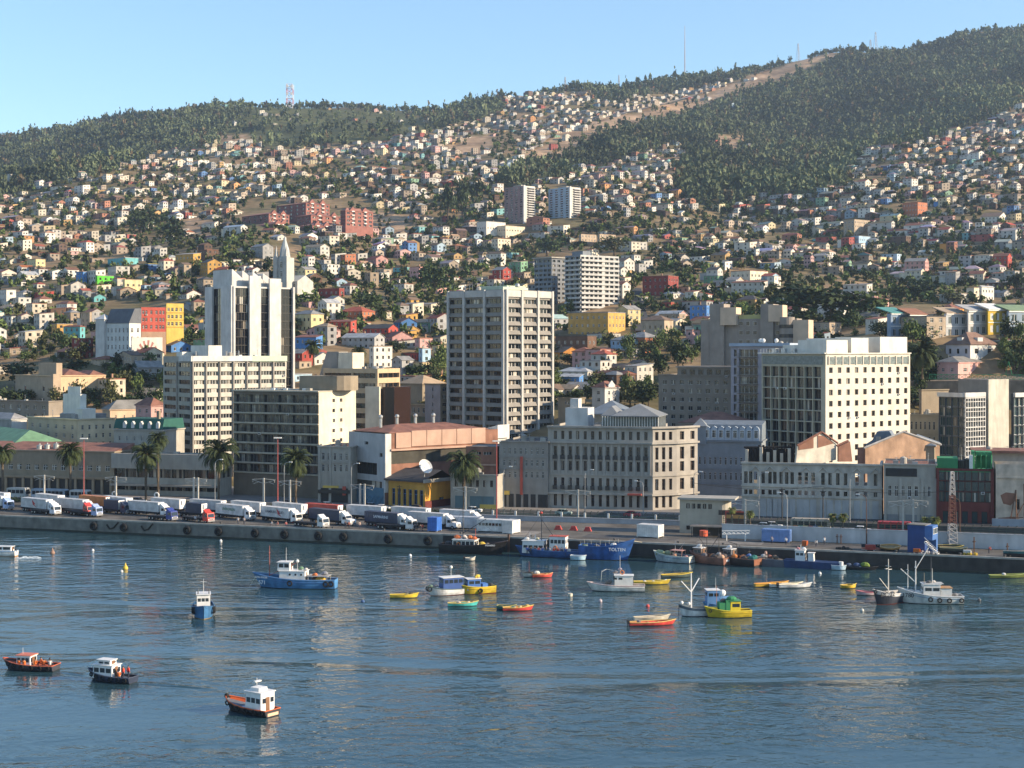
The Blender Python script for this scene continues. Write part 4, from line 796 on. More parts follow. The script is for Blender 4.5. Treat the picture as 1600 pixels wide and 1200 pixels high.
b = simple('corner_block', 'cream classical corner block with two rows of windows above the market roofs', 43, 121, 180, 655, 480, 42, pw('corner_tan', (.45,.37,.26), .25), 3, 13.5, .5, 6, .3, 5, .3, 'sash', 'building', 2.0, ZQ, rwm=pw('corner_lit', (.66,.53,.34), .2)); b.part('roof_house', cream2, lambda m: (m.box(b.L*.85,2,b.Ht-.5,b.L-.5,b.W*.5,b.Ht+3.2), m.box(b.L*.5,4,b.Ht-.5,b.L*.84,b.W*.45,b.Ht+7.6), m.box(b.L*.55,5,b.Ht+7.6,b.L*.8,b.W*.35,b.Ht+10))); b.part('roof_edge', roof_iron, lambda m: m.box(b.L*.6,1,b.Ht-.4,b.L*.9,b.W*.9,b.Ht+1.4)); b.done()
b = simple('mansard_house', 'pale house with a teal mansard roof and white dormers beside the cream slab', 178, 254, 258, 672, 455, 20, lgrey, 2, 15, .5, 6, .2, 0, 0, 'tall', 'building', 2.0, ZQ, False, W=12)
b.part('roof', pw('teal_mansard', (.03,.105,.085), .2), lambda m: m.xprism([(-.2,b.Ht+.2),(.9,b.Ht+3.2),(11,b.Ht+3.2),(12,b.Ht+.2)],0,b.L))
for k in range(5): b.part('dormer', white, lambda m: m.yprism([(b.L*(.2+.17*k),b.Ht+.4),(b.L*(.2+.17*k)+1,b.Ht+.4),(b.L*(.2+.17*k)+1,b.Ht+1.9),(b.L*(.2+.17*k)+.5,b.Ht+2.5),(b.L*(.2+.17*k),b.Ht+1.9)],-.4,1))
b.part('chimney', tan, lambda m: m.box(b.L*.82,1.5,b.Ht+3,b.L*.87,2.5,b.Ht+5.6)); b.done()
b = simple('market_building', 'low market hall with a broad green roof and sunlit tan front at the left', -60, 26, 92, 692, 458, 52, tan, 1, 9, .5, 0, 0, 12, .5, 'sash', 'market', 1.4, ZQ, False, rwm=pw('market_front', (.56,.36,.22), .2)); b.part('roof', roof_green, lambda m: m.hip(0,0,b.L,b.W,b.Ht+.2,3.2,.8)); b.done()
b = simple('shed', 'white-ended shed at the left edge behind the green market roof', -50, 18, 42, 655, 500, 40, roof_iron, 0, 10, .5, 0, .5, 0, .5, cat='shed', zb=ZQ, rwm=white); b.part('roof', roof_iron, lambda m: m.hip(0,0,b.L,b.W,b.Ht+.1,1.8,.4)); b.done()
for k, (px, py, lb) in enumerate(((62,699,'first of three silver roof tanks on the market annexe, counted from the left'),(74,698,'middle one of three silver roof tanks on the market annexe'),(88,697,'third of three silver roof tanks on the market annexe, nearest the palm'))):
    t = empty('water_tank', at(px, py+4, 446), 0, lb, 'water tank', 'silver roof tanks'); m = MB(); m.tube([(0,0,0),(0,0,1.3),(0,0,1.5)],[.9,.9,.5],12); m.build('tank', steel, t, smooth=False); m = MB(); m.bar((0,0,1.5),(0,0,1.9),.2); m.build('cap', steel, t)
# small buildings between the bank and the tower
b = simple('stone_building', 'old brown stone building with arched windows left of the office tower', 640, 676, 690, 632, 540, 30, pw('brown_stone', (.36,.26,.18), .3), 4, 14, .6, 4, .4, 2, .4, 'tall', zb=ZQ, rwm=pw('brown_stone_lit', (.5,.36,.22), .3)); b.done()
b = simple('apartment_block', 'slim grey building with one column of balconies left of the office tower', 664, 688, 701, 600, 530, 45, pw('mauve_grey', (.34,.29,.28), .2), 10, 12, .5, 1, .1, 1, .7, 'cell', zb=ZQ, rwm=tan); b.done()
b = simple('gable_house', 'tan house with a broad pale roof behind the tan office block', 622, 660, 696, 600, 560, 45, tan, 0, 10, .5, 0, 0, 0, 0, zb=10, hip=(pw('tan_roof', (.42,.31,.2), .2), 3), roofm=False); b.done()
b = simple('white_villa', 'bright white ornate little villa below the tower, beside dark trees', 925, 945, 968, 606, 540, 45, white, 2, 11, .5, 1, .3, 2, .3, 'sash', zb=14, hip=(roof_rust, 2.2)); b.part('gable', white, lambda m: m.xprism([(b.W*.2,b.Ht-.3),(b.W*.2,b.Ht+1),(b.W*.42,b.Ht+2.6),(b.W*.64,b.Ht+1),(b.W*.64,b.Ht-.3)],b.L+.01,b.L+.4)); b.done()
b = simple('blue_roof_house', 'long low building with a dark blue sloping roof behind the palace hotel', 915, 978, 985, 648, 470, 20, tan, 0, 10, .5, 0, 0, 0, 0, zb=ZQ, W=14, hip=(slate, 4), roofm=False); b.done()
b = simple('tan_house', 'tan box building with a dark doorway between the office tower and the white villa', 872, 905, 914, 622, 520, 30, tan, 1, 11, .4, 1, .4, 0, 0, 'shop', zb=ZQ); b.done()
b = simple('rear_roofs', 'row of low rusty roofs behind the blue-grey palace', 1062, 1160, 1165, 662, 455, 20, pw('brown_grey_render', (1,1,1)), 0, 10, .5, 0, 0, 0, 0, zb=ZQ, W=16, hip=(roof_rust, 3), roofm=False); b.done()

# ------------------------------------------------------------------ landmarks on the hillside
# red brick apartment complex
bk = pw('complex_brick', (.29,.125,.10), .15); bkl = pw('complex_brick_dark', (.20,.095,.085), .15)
for k, (x0,x1,x2,yt,nf,lb) in enumerate([(378,420,452,334,4,'brick apartment block with stepped gables, leftmost of the red complex'),(432,478,515,317,4,'highest brick apartment block of the red complex, under the white houses'),(400,430,448,350,4,'front-left brick apartment block of the red complex, above the church spire'),(462,486,537,336,5,'middle brick apartment block with rows of white arched balconies'),(532,540,583,329,4,'brick apartment block at the right end of the red complex, beside the dry slope'),(460,488,520,352,4,'lowest brick apartment block of the red complex, behind green bushes')]):
    d = 1290-20*(k in (2,5))+30*(k == 1)-10*k; b = Bld('brick_apartments', lb, 'apartment block', x0, x1, x2, yt, d, 48, group='red brick apartment complex'); P = 6*b.m
    b.walls(bkl, rowsT(b.Ht, 1, nf, P, P*.5, grid(b.L, 5, .4)), rowsT(b.Ht, 1, nf, P, P*.5, grid(b.W, 5, .5)), 'cell', white_m, rwm=bk, roofm=False, depth=.5)
    b.part('roof', pw('complex_roof', (.32,.15,.115), .15), lambda m: m.hip(0,0,b.L,b.W,b.Ht+.1,2.6,.5))
    for q in (.25,.7): b.part('gable', bk, lambda m: m.xprism([(b.W*q-2.6,b.Ht-.5),(b.W*q+2.6,b.Ht-.5),(b.W*q+2.6,b.Ht+1),(b.W*q,b.Ht+3.6),(b.W*q-2.6,b.Ht+1)],b.L-2,b.L+.6))
    for q in (.25,.7): b.part('gable_balcony', white_m, lambda m: [m.box(b.L+.61,b.W*q-1.3,b.Ht-.6-j*P,b.L+1.1,b.W*q+1.3,b.Ht+.1-j*P) for j in range(nf)])
    b.done()
# twin slim towers
for x0,x1,x2,yt,dk,lb in ((788,818,836,290,pw('tower_brown', (.30,.20,.19), .1),'slim reddish-brown tower, left of the twin towers on the hillside'),(857,890,907,292,pw('tower_blue', (.34,.44,.52), .1),'slim pale blue tower, right of the twin towers on the hillside')):
    b = Bld('apartment_tower', lb, 'apartment tower', x0, x1, x2, yt, 1330, 50, group='twin towers on the hillside'); P = 3.7*b.m; nf = 19
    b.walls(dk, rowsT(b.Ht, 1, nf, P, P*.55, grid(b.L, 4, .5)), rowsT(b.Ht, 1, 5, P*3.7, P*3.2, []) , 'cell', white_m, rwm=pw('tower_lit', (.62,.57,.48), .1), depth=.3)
    for k in range(16): b.part('balcony', white, lambda m: m.box(b.L+.01,b.W*.35,b.Ht-1.3-k*P-P*.3,b.L+1.4,b.W*.95,b.Ht-1.3-k*P+.1))
    b.part('recess_shade', dark_m, lambda m: [m.box(b.L+.005,b.W*.35,b.Ht-1.2-k*P-P*.9,b.L+.05,b.W*.95,b.Ht-1.35-k*P-P*.3) for k in range(16)])  # dark plates on the wall, painted-in shade of the balcony recesses
    b.part('side_pier', white, lambda m: m.box(b.L-.4,-.4,0,b.L+.8,1.4,b.Ht+.5)); b.part('roof_tank', lgrey, lambda m: m.box(b.L*.3,b.W*.3,b.Ht-.4,b.L*.7,b.W*.6,b.Ht+1.6)); b.done()
# stepped grey slab
sw = pw('slab_white', (.47,.46,.43), .25); sg = pw('slab_grey', (.22,.24,.26), .25)
b = Bld('apartment_slab', 'wide grey-white apartment slab with balcony bands on the hillside right of the office tower', 'apartment slab', 883, 907, 967, 398, 830, 52)
L, W, Ht = b.L, b.W, b.Ht; P = 7.35*b.m
b.walls(sg, rowsT(Ht, 1, 13, P, P*.5, grid(L, 3, .8)), rowsT(Ht, 1, 13, P, P*.55, grid(W*.57, 5, .75)+[(W*.62+(W*.38)*(k+.1)/3, W*.62+(W*.38)*(k+.9)/3) for k in range(3)]), 'cell', dark_m, depth=.9, rwm=sw)
for k in range(13): b.part('balcony', sw, lambda m: (m.box(L+.01,0,Ht-1-k*P-P*.95,L+1.2,W*.58,Ht-1-k*P-P*.5), m.box(L+.01,W*.6,Ht-1-k*P-P*.95,L+.4,W,Ht-1-k*P-P*.5), m.box(0,-.7,Ht-1-k*P-P*.95,L-.1,-.01,Ht-1-k*P-P*.55)))
b.part('roof_house', sg, lambda m: m.box(L*.2,W*.1,Ht-.5,L*.9,W*.3,Ht+2.2)); b.done()
b = Bld('apartment_slab', 'darker grey apartment slab joined behind the wide grey-white slab', 'apartment slab', 835, 862, 884, 403, 860, 48); P = 7.2*b.m
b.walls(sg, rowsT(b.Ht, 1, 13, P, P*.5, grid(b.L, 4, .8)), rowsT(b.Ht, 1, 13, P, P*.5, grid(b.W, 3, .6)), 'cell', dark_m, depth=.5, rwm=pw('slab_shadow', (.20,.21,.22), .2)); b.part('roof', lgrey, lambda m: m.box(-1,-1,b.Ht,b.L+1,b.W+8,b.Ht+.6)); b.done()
# church
t = empty('church', (*at(445, 452, 830).xy, tz(*at(445, 452, 830).xy)), R(-30), 'white church with a pointed central spire and twin pinnacles behind the black and white tower', 'church'); chw = pw('church_white', (.44,.43,.39), .3)
z0 = t.location.z; zt = at(445, 368, 830).z-z0; zb_ = at(445, 450, 830).z-z0
m = MB(); m.box(-4,-3,0,4,3,zt*.66); m.box(-6,2,0,7,16,zt*.30); m.xprism([(2,zt*.30),(16,zt*.30),(9,zt*.40)],-6,7); m.build('nave', chw, t)
m = MB(); m.tube([(0,0,zt*.6),(0,0,zt*.78),(0,0,zt)],[3.4,2.4,.05],8); m.build('spire', pw('spire_grey', (.40,.43,.42), .2), t)
for x in (-3.4, 3.4):
    m = MB(); m.box(x-1.2,-4.2,0,x+1.2,-1.8,zt*.68); m.tube([(x,-3,zt*.68),(x,-3,zt*.84)],[1.3,.05],6); m.build('pinnacle', chw, t)
m = MB(); m.bar((0,0,zt),(0,0,zt+2.6),.12); m.bar((-.8,0,zt+1.7),(.8,0,zt+1.7),.12); m.build('cross', dark_m, t)
for x, z in ((0,.5),(0,.36),(-4.5,.2),(5,.2)): add('window', winmesh('tall', white_m, GLASSD), t, (x,-3.05 if abs(x) < 2 else 1.95,zt*z), 0, (1.5,1,zt*.1))
# tall red and yellow hillside houses
b = Bld('tall_house', 'tall red four-storey house with white windows, between grey-roofed and yellow houses', 'house', 219, 220.5, 259, 480, 640, 62)
L, W, Ht = b.L, b.W, b.Ht; P = 11.5*b.m; rr_ = [(W*a, W*(a+.085)) for a in (.05,.17,.37,.58,.74,.86)]
b.walls(roof_dark, [], rowsT(Ht, 1.3, 3, P, P*.5, rr_), 'sash', white_m, depth=.25, rwm=redp, par=.1); b.part('plinth', pw('red_house_base', (.40,.26,.18), .3), lambda m: m.box(L+.01,0,0,L+.3,W,Ht-3*P-1.0)); b.done()
b = Bld('tall_house', 'tall yellow house joined to the right of the red four-storey house', 'house', 259, 260, 287, 474, 655, 60)
W = b.W; b.walls(yellowp, [], rowsT(b.Ht, 1.8, 3, P, P*.5, [(W*a, W*(a+.13)) for a in (.06,.28,.52,.76)]), 'sash', white_m, depth=.25, par=.1); b.part('band', ochre, lambda m: [m.box(b.L+.01,0,b.Ht-2.6-P*(k+.5),b.L+.12,W,b.Ht-2.2-P*(k+.5)) for k in range(3)]); b.done()
b = Bld('tall_house', 'white-fronted house with a steep dark grey roof left of the red four-storey house', 'house', 166, 202, 220, 505, 625, 30)
b.walls(pw('weathered_white', (.60,.60,.56), .2), rowsT(b.Ht, 2, 3, 3.4, 1.8, grid(b.L, 6, .35)), rowsT(b.Ht, 2, 3, 3.4, 1.8, grid(b.W, 2, .4)), 'sash', white_m, roofm=False); b.part('roof', mat('grey_slate_roof', (.11,.115,.125), .7, .2, .5), lambda m: (m.xprism([(-.3,b.Ht+.05),(b.W*.45,b.Ht+6.0),(b.W+.3,b.Ht+6.2),(b.W+.3,b.Ht+.05)],-.3,b.L+.1))); b.part('stair_tower', white, lambda m: (m.box(-5,-1,0,-.1,4,b.Ht+1.6), m.hip(-5,-1,-.1,4,b.Ht+1.8,2.2))); b.done()
b = Bld('mural_wall', 'white retaining wall painted with a red and green fan mural below the red house', 'wall', 205, 206, 254, 527, 618, 62); W = b.W
b.walls(pw('mural_white', (.68,.62,.54), .2), roofm=False); b.part('mural', pw('mural_red', (.42,.20,.16)), lambda m: [m.face([(b.L+.05,W*.5,b.Ht*.45),(b.L+.05,W*(.5+.35*cos(a)),b.Ht*(.5+.42*sin(a))),(b.L+.05,W*(.5+.35*cos(a+.2)),b.Ht*(.5+.42*sin(a+.2)))]) for a in (0,.45,.9,1.35,1.8,2.25,2.7)]); b.done()
# painted terrace on the right-hand cliff
t8 = [(1386,1392,1421,490,(.30,.38,.48),'blue-grey','teal gable'),(1420,1421,1450,492,(.62,.42,.12),'yellow with white shutters','rust roof'),(1475,1478,1512,490,(.55,.57,.57),'pale grey with an upper gallery','tan roof'),(1511,1513,1543,486,(.66,.64,.60),'white with dark gallery windows','grey roof'),(1542,1544,1574,484,(.66,.45,.07),'bright yellow','white roof'),(1573,1576,1625,486,(.28,.35,.42),'slate blue','green roof')]
for x0,x1,x2,yt,c,cn,rn in t8:
    b = Bld('terrace_house', f'{cn} terrace house with {rn}, in the painted cliff row', 'house', x0, x1, x2, yt, 556, 62, zb=46, group='painted terrace houses on the cliff')
    wm_ = pw('terrace_'+cn.replace(' ', '_'), tuple(.8*q for q in c), .1); W = b.W; b.walls(wm_, [], rowsT(b.Ht, 1.2, 2, 4.4, 2.5, grid(W, 3, .5, .4, .4)), 'french', white_m, GLASSB if 'yellow' not in cn else glass_mat('shutter_'+cn.replace(' ','_'), (.62,.6,.55), .1), roofm=False, depth=.15)
    rc_ = {'teal gable':(.10,.28,.25),'rust roof':(.30,.14,.08),'tan roof':(.40,.30,.2),'grey roof':(.40,.39,.37),'white roof':(.7,.68,.64),'green roof':(.20,.27,.15)}[rn]
    b.part('roof', mat('terrace_'+rn.replace(' ','_'), rc_, .7, .2, .5, streak=.2), lambda m: m.yprism([(-b.L*.0-6,b.Ht+2.2),(b.L+.5,b.Ht+.1),(b.L+.5,b.Ht+.35),(-6,b.Ht+2.6)],-.1,W)); b.part('cornice', white_m, lambda m: m.box(b.L+.01,0,b.Ht-.35,b.L+.35,W,b.Ht+.05)); b.part('band', white_m, lambda m: m.box(b.L+.01,0,b.Ht-4.7,b.L+.12,W,b.Ht-4.4)); b.done()
b = Bld('dormer_house', 'white and pink two-storey house with dormers in a brown hipped roof, below the painted terrace', 'house', 1478, 1516, 1556, 538, 528, 50, zb=25)
b.walls(pw('dormer_pink', (.55,.46,.44), .15), rowsT(b.Ht, 1.5, 3, 4, 1.7, grid(b.L, 3, .3)), rowsT(b.Ht, 1.5, 3, 4, 1.7, grid(b.W, 2, .3)), 'sash', dark_m, rwm=white, roofm=False); b.part('roof', mat('brown_shingle', (.20,.12,.085), .8, .3, .6), lambda m: m.hip(0,0,b.L,b.W,b.Ht+.1,4.2,.6))
b.part('dormer', white, lambda m: (m.box(b.L*.4,1,b.Ht,b.L*.6,4,b.Ht+2.4), m.box(b.L-3,b.W*.35,b.Ht,b.L-.6,b.W*.55,b.Ht+2.4))); b.done()
b = simple('cottage', 'low pink cottage with grey roof directly above the green railing on the cliff', 1464, 1497, 1540, 566, 516, 40, pinkm, 1, 14, .4, 2, .3, 2, .3, 'sash', 'house', 2.0, 28, hip=(roof_grey, 1.8)); b.done()
t = empty('green_railing', at(1452, 592, 508), R(-20), 'bright green lattice railing along the cliff edge under the pink cottage', 'railing')
m = MB()
for k in range(18): m.bar((k*1.9,0,0),(k*1.9,0,1.5),.08); m.bar((k*1.9,0,0),(k*1.9+1.9,0,1.5),.06); m.bar((k*1.9,0,1.5),(k*1.9+1.9,0,0),.06)
m.bar((0,0,1.5),(36,0,1.5),.09); m.bar((0,0,0),(36,0,0),.09); m.build('lattice', greenp, t); m = MB(); [m.bar((24+q,0,1.5),(25,0,5.8),.12) for q in (0,2)]; m.build('mast', greenp, t)
cw = MB(); A = at(1415, 596, 516); Bq = at(1750, 592, 500); cw.face([(A.x,A.y,0),(Bq.x,Bq.y,0),(Bq.x,Bq.y,Bq.z),(A.x,A.y,A.z)]); cw.face([(A.x,A.y,A.z),(Bq.x,Bq.y,Bq.z),(Bq.x+5,Bq.y+40,Bq.z+3),(A.x+5,A.y+40,A.z+3)])
o = cw.build('cliff_terrace', mat('cliff_wall_stone', (.23,.18,.13), .9, .35, .4, streak=.4)); o['kind'] = 'structure'
# ------------------------------------------------------------------ hillside houses
WALLC = {'white':(.64,.60,.52),'cream':(.64,.56,.42),'pale yellow':(.64,.52,.28),'ochre':(.52,.31,.09),'pink':(.58,.33,.29),'terracotta':(.44,.17,.09),'red':(.42,.08,.06),'light blue':(.36,.50,.60),'blue':(.10,.24,.50),'turquoise':(.16,.42,.42),'green':(.20,.36,.22),'grey':(.38,.37,.35),'beige':(.42,.33,.235),'orange':(.62,.28,.07),'dark brown':(.15,.09,.06),'bright green':(.12,.50,.05),'dark red':(.24,.06,.05)}
ROOFC = {'rust':(.24,.105,.07),'grey':(.26,.25,.235),'dark':(.085,.08,.075),'silver':(.42,.42,.41),'brown':(.19,.13,.09),'red':(.36,.10,.06),'tan':(.36,.27,.18)}
wall_o = mat('house_wall', src='obj', rough=.85, var=.2, scale=.4, streak=.25, spec=.2); roof_o = mat('house_roof', src='obj', rough=.75, var=.3, scale=.5, streak=.2, spec=.25)
def house(name, p, w, dp, st, th, wc, rc, rt, label, detail=True, group=None, hgt=None, seed=0):
    r = random.Random(seed); h = hgt or st*2.75+.3; z = -5
    t = empty(name, (p.x, p.y, p.z), -R(th), label, 'house', group)
    nf = max(1, int(w/3.0)); nr = max(1, int(dp/3.0)); ph = h/st
    rw = [(k*ph+.8, k*ph+min(2.25, ph-.35)) for k in range(st)]
    fc = grid(w, nf, .36, .3, .3); rcw = grid(dp, nr, .36, .3, .3)
    # origin is the near corner: local x runs back along the front to the left as negative
    m = MB(); m.facade((-w,0,z),(1,0,0),(0,1,0),w,0,h-z,[(a-z,b_-z,fc) for a,b_ in rw] if detail else [],.15); m.facade((0,0,z),(0,1,0),(-1,0,0),dp,0,h-z,[(a-z,b_-z,rcw) for a,b_ in rw] if detail else [],.15)
    m.face([(-w,0,z),(-w,dp,z),(-w,dp,h),(-w,0,h)]); m.face([(-w,dp,z),(0,dp,z),(0,dp,h),(-w,dp,h)])
    rh = min(w, dp)*.25 if rt in ('hip','gable','front') else .9
    if rt == 'gable': m.face([(0,0,h),(0,dp,h),(0,dp/2,h+rh)]); m.face([(-w,0,h),(-w,dp,h),(-w,dp/2,h+rh)])
    if rt == 'front': m.face([(-w,0,h),(0,0,h),(-w/2,0,h+rh)]); m.face([(-w,dp,h),(0,dp,h),(-w/2,dp,h+rh)])
    if rt == 'shed': m.face([(0,0,h),(0,dp,h),(0,dp,h+rh)]); m.face([(-w,0,h),(-w,dp,h),(-w,dp,h+rh)]); m.face([(-w,dp,h),(0,dp,h),(0,dp,h+rh),(-w,dp,h+rh)])
    wq = r.uniform(.72,1.04) if group else 1; m.build('wall', wall_o, t, col=tuple(wq*v for v in WALLC[wc]))
    m = MB(); e = .35; k = .12
    if rt == 'flat': m.box(-w-.1,-.1,h-.1,.1,dp+.1,h+.25)
    elif rt == 'shed': m.xprism([(-e,h-e*rh/dp),(dp+e,h+rh+e*rh/dp),(dp+e,h+rh+e*rh/dp+k),(-e,h-e*rh/dp+k)],-w-e,e)
    elif rt == 'gable': s_ = rh/(dp/2); m.xprism([(-e,h-e*s_),(dp/2,h+rh),(dp+e,h-e*s_),(dp+e,h-e*s_+k),(dp/2,h+rh+k),(-e,h-e*s_+k)],-w-e,e)
    elif rt == 'front': s_ = rh/(w/2); m.yprism([(e,h-e*s_),(-w/2,h+rh),(-w-e,h-e*s_),(-w-e,h-e*s_+k),(-w/2,h+rh+k),(e,h-e*s_+k)],-e,dp+e)
    else: m.hip(-w,0,0,dp,h+.19,rh,e)
    m.build('roof', roof_o, t, col=ROOFC[rc])
    if group and r.random() < .6:
        aw, ah, ad = r.uniform(2.5,5), h*r.uniform(.5,.85), dp*r.uniform(.5,.95); m = MB(); m.box(-w-aw,.6,z,-w-.01,.6+ad,ah); a_ = m.build('annex', wall_o, t, col=WALLC[r.choice(['white','beige','grey',wc])]); m = MB(); m.xprism([(.3,ah+.02),(.9+ad,ah+.5),(.9+ad,ah+.62),(.3,ah+.14)],-w-aw-.2,-w-.01); m.build('annex_roof', roof_o, a_, col=ROOFC[r.choice(list(ROOFC))])
    if detail:
        st_ = r.choice(['sash','plain','cell']); fm = r.choice([white_m, white_m, brown_m])
        if not (nf*st+nr*st <= 24): rw = rw[-3:]
        for a, b_ in rw:
            for x0, x1 in fc: add('window', winmesh(st_, fm), t, ((x0+x1)/2-w, .15, a), 0, (x1-x0,1,b_-a))
            for x0, x1 in rcw: add('window', winmesh(st_, fm), t, (-.15, (x0+x1)/2, a), R(90), (x1-x0,1,b_-a))
        if r.random() < .3 and rt != 'shed': m = MB(); m.box(-w*.5-.3,dp*.6,h,-w*.5+.3,dp*.6+.6,h+rh+1.0); m.build('chimney', wall_o, t, col=(.3,.18,.12))
    return t

# houses one can tell apart in the photo: x left, x corner, x right, y top, y base, storeys, wall, roof, roof kind, label
HAND = [
(165,196,216,402,418,1,'turquoise','silver','flat','long turquoise flat-roofed house high on the left slope'),
(150,152,178,430,448,2,'bright green','grey','flat','vivid green house standing among white houses on the left slope'),
(119,130,134,424,446,3,'blue','grey','flat','narrow bright blue house left of the vivid green one'),
(134,150,165,422,446,3,'white','silver','shed','white three-storey house wedged between the blue and the vivid green houses'),
(274,302,314,396,416,2,'ochre','silver','shed','ochre house with a silver roof under the bare rock face'),
(192,195,222,436,462,2,'pale yellow','tan','flat','pale yellow house with a terrace wall, right of the vivid green house'),
(-4,10,25,452,482,3,'white','grey','flat','tall white house cut by the left edge of the view'),
(42,56,71,404,424,2,'pale yellow','brown','flat','pale yellow stepped house below the red roofs on the far left'),
(112,134,146,528,560,3,'dark red','rust','flat','dark red three-storey house left of the red house with blue gable'),
(148,170,199,528,556,2,'red','rust','gable','red house with a pale blue gable end below the white retaining wall'),
(142,165,184,556,574,2,'beige','rust','hip','beige two-storey house with rust hip roof above the beige museum'),
(165,175,196,563,578,1,'beige','tan','hip','small tan-roofed house in front of the beige two-storey house'),
(28,56,68,521,543,2,'cream','red','hip','cream villa with a red hipped roof on the far left slope'),
(142,150,176,518,532,1,'pink','rust','flat','low pink house behind the red house with the blue gable'),
(99,125,132,508,530,2,'turquoise','rust','hip','turquoise-roofed house left of the white-fronted steep-roofed house'),
(302,320,325,530,552,3,'green','rust','flat','pale green house touching the left side of the black and white tower'),
(298,312,320,498,513,1,'ochre','tan','gable','small ochre gabled house beside the black and white tower'),
(230,240,256,558,576,2,'white','silver','gable','white gabled house right of the beige museum'),
(88,105,120,470,495,3,'white','rust','hip','white house with two rust hips on the left slope'),
(100,112,118,480,496,2,'cream','rust','hip','cream house partly hidden behind the white double-hipped house'),
(0,18,25,494,510,2,'white','grey','flat','low white house at the left edge above the green gully'),
(498,530,538,450,472,2,'dark red','rust','flat','long dark red flat house right of the church'),
(530,566,586,478,502,2,'terracotta','red','hip','terracotta house with a broad red hipped roof left of the office tower'),
(513,548,557,502,521,2,'red','rust','shed','red shed-roofed house below the terracotta house'),
(567,607,622,506,532,2,'red','dark','gable','long red house with a white gable end left of the office tower'),
(534,585,601,520,546,2,'grey','silver','gable','wide grey barn-like house with a tan gable below the long red house'),
(460,494,504,526,552,2,'blue','rust','shed','blue-grey house beside the palm right of the black and white tower'),
(468,500,518,545,566,1,'white','red','front','white shed with a red ridge behind the hillside palm'),
(459,486,506,484,518,2,'pale yellow','grey','hip','pale yellow house with a grey mansard right of the black and white tower'),
(577,584,613,540,576,3,'white','brown','flat','white house with tall brown window bays behind the tan office block'),
(612,628,646,556,590,3,'grey','grey','front','grey stone twin-gabled house left of the office tower'),
(648,656,676,528,548,2,'pink','rust','flat','salmon pink house just left of the office tower'),
(675,684,699,540,561,2,'pale yellow','tan','flat','bright yellow house touching the left side of the office tower'),
(656,660,673,544,566,2,'light blue','grey','flat','pale sky-blue narrow house below the salmon pink one'),
(645,660,676,566,592,2,'pale yellow','tan','flat','yellow and white house low beside the office tower'),
(633,642,655,464,482,2,'ochre','brown','front','small ochre gabled house in the middle of the central slope'),
(624,645,662,474,496,2,'cream','grey','shed','cream house with stacked grey roofs below the small ochre gable'),
(640,655,667,416,441,2,'pink','rust','flat','pink and white house at the top of the central slope'),
(614,636,642,417,431,2,'turquoise','rust','flat','house with a turquoise upper wall on the central slope'),
(888,950,977,487,526,3,'ochre','grey','flat','big ochre orange building below the grey apartment slab'),
(1002,1038,1052,492,532,2,'beige','brown','hip','beige villa with red window openings and a hipped roof right of the ochre building'),
(1078,1104,1108,476,506,3,'blue','grey','flat','bright blue building left of the stepped grey concrete block'),
(1004,1044,1060,430,462,3,'dark red','rust','flat','large windowless dark red building right of the steep street'),
(868,918,932,524,556,2,'dark brown','dark','flat','long dark brown house beside the office tower'),
(894,918,932,542,578,3,'pink','rust','hip','pink towered villa right of the office tower'),
(915,938,954,545,582,3,'pink','rust','flat','salmon building with a sunlit end next to the pink towered villa'),
(975,1008,1031,518,552,2,'terracotta','grey','hip','brick-red corner house with a grey roof below the beige villa'),
(954,985,1004,524,552,2,'light blue','grey','hip','pale blue house with a grey hipped roof below the ochre building'),
(873,918,931,574,600,2,'white','silver','hip','white house with a long silver roof right of the office tower'),
(872,905,911,588,614,2,'blue','silver','shed','small blue house in front of the silver-roofed white house'),
(950,974,992,568,598,2,'beige','brown','gable','beige gabled house below the salmon building'),
(984,1000,1012,562,590,2,'cream','brown','gable','cream gabled house between dark trees and the beige gabled house'),
(1072,1082,1094,515,538,2,'pink','rust','flat','bright pink two-storey house left of the stepped concrete block'),
(1142,1172,1200,422,446,2,'cream','rust','flat','long cream building on the slope above the stepped concrete block'),
(1318,1335,1359,342,370,4,'beige','tan','flat','beige four-storey block on the right slope'),
(1410,1434,1449,315,338,3,'terracotta','rust','flat','dark brick three-storey building high on the right slope'),
(1532,1562,1579,330,349,2,'white','brown','gable','white gabled chalet near the right edge of the slope'),
(1374,1376,1394,401,413,1,'pale yellow','grey','flat','bright yellow cube house on the right slope'),
(1528,1534,1553,446,470,2,'white','silver','front','white arch-roofed house on the right above the terrace row'),
(1330,1342,1360,368,386,2,'light blue','grey','flat','grey-blue house below the beige four-storey block'),
(1318,1340,1372,457,474,1,'beige','tan','flat','low tan house among dark trees on the right'),
(1510,1522,1530,449,472,2,'cream','tan','flat','cream house left of the white arch-roofed house'),
(1463,1488,1506,474,494,2,'orange','rust','hip','orange-walled house with dark red roof behind the terrace row'),
(745,760,790,345,372,2,'white','grey','flat','white public building left of the slim reddish tower'),
(760,790,842,352,372,2,'cream','tan','flat','long cream school building in front of the twin towers'),
(768,778,798,372,392,3,'cream','rust','flat','cream three-storey block below the long school building'),
(905,908,932,365,384,3,'beige','brown','flat','left of two beige housing blocks below the twin towers'),
(934,937,962,365,384,3,'beige','brown','flat','right of two beige housing blocks below the twin towers'),
]
taken = []
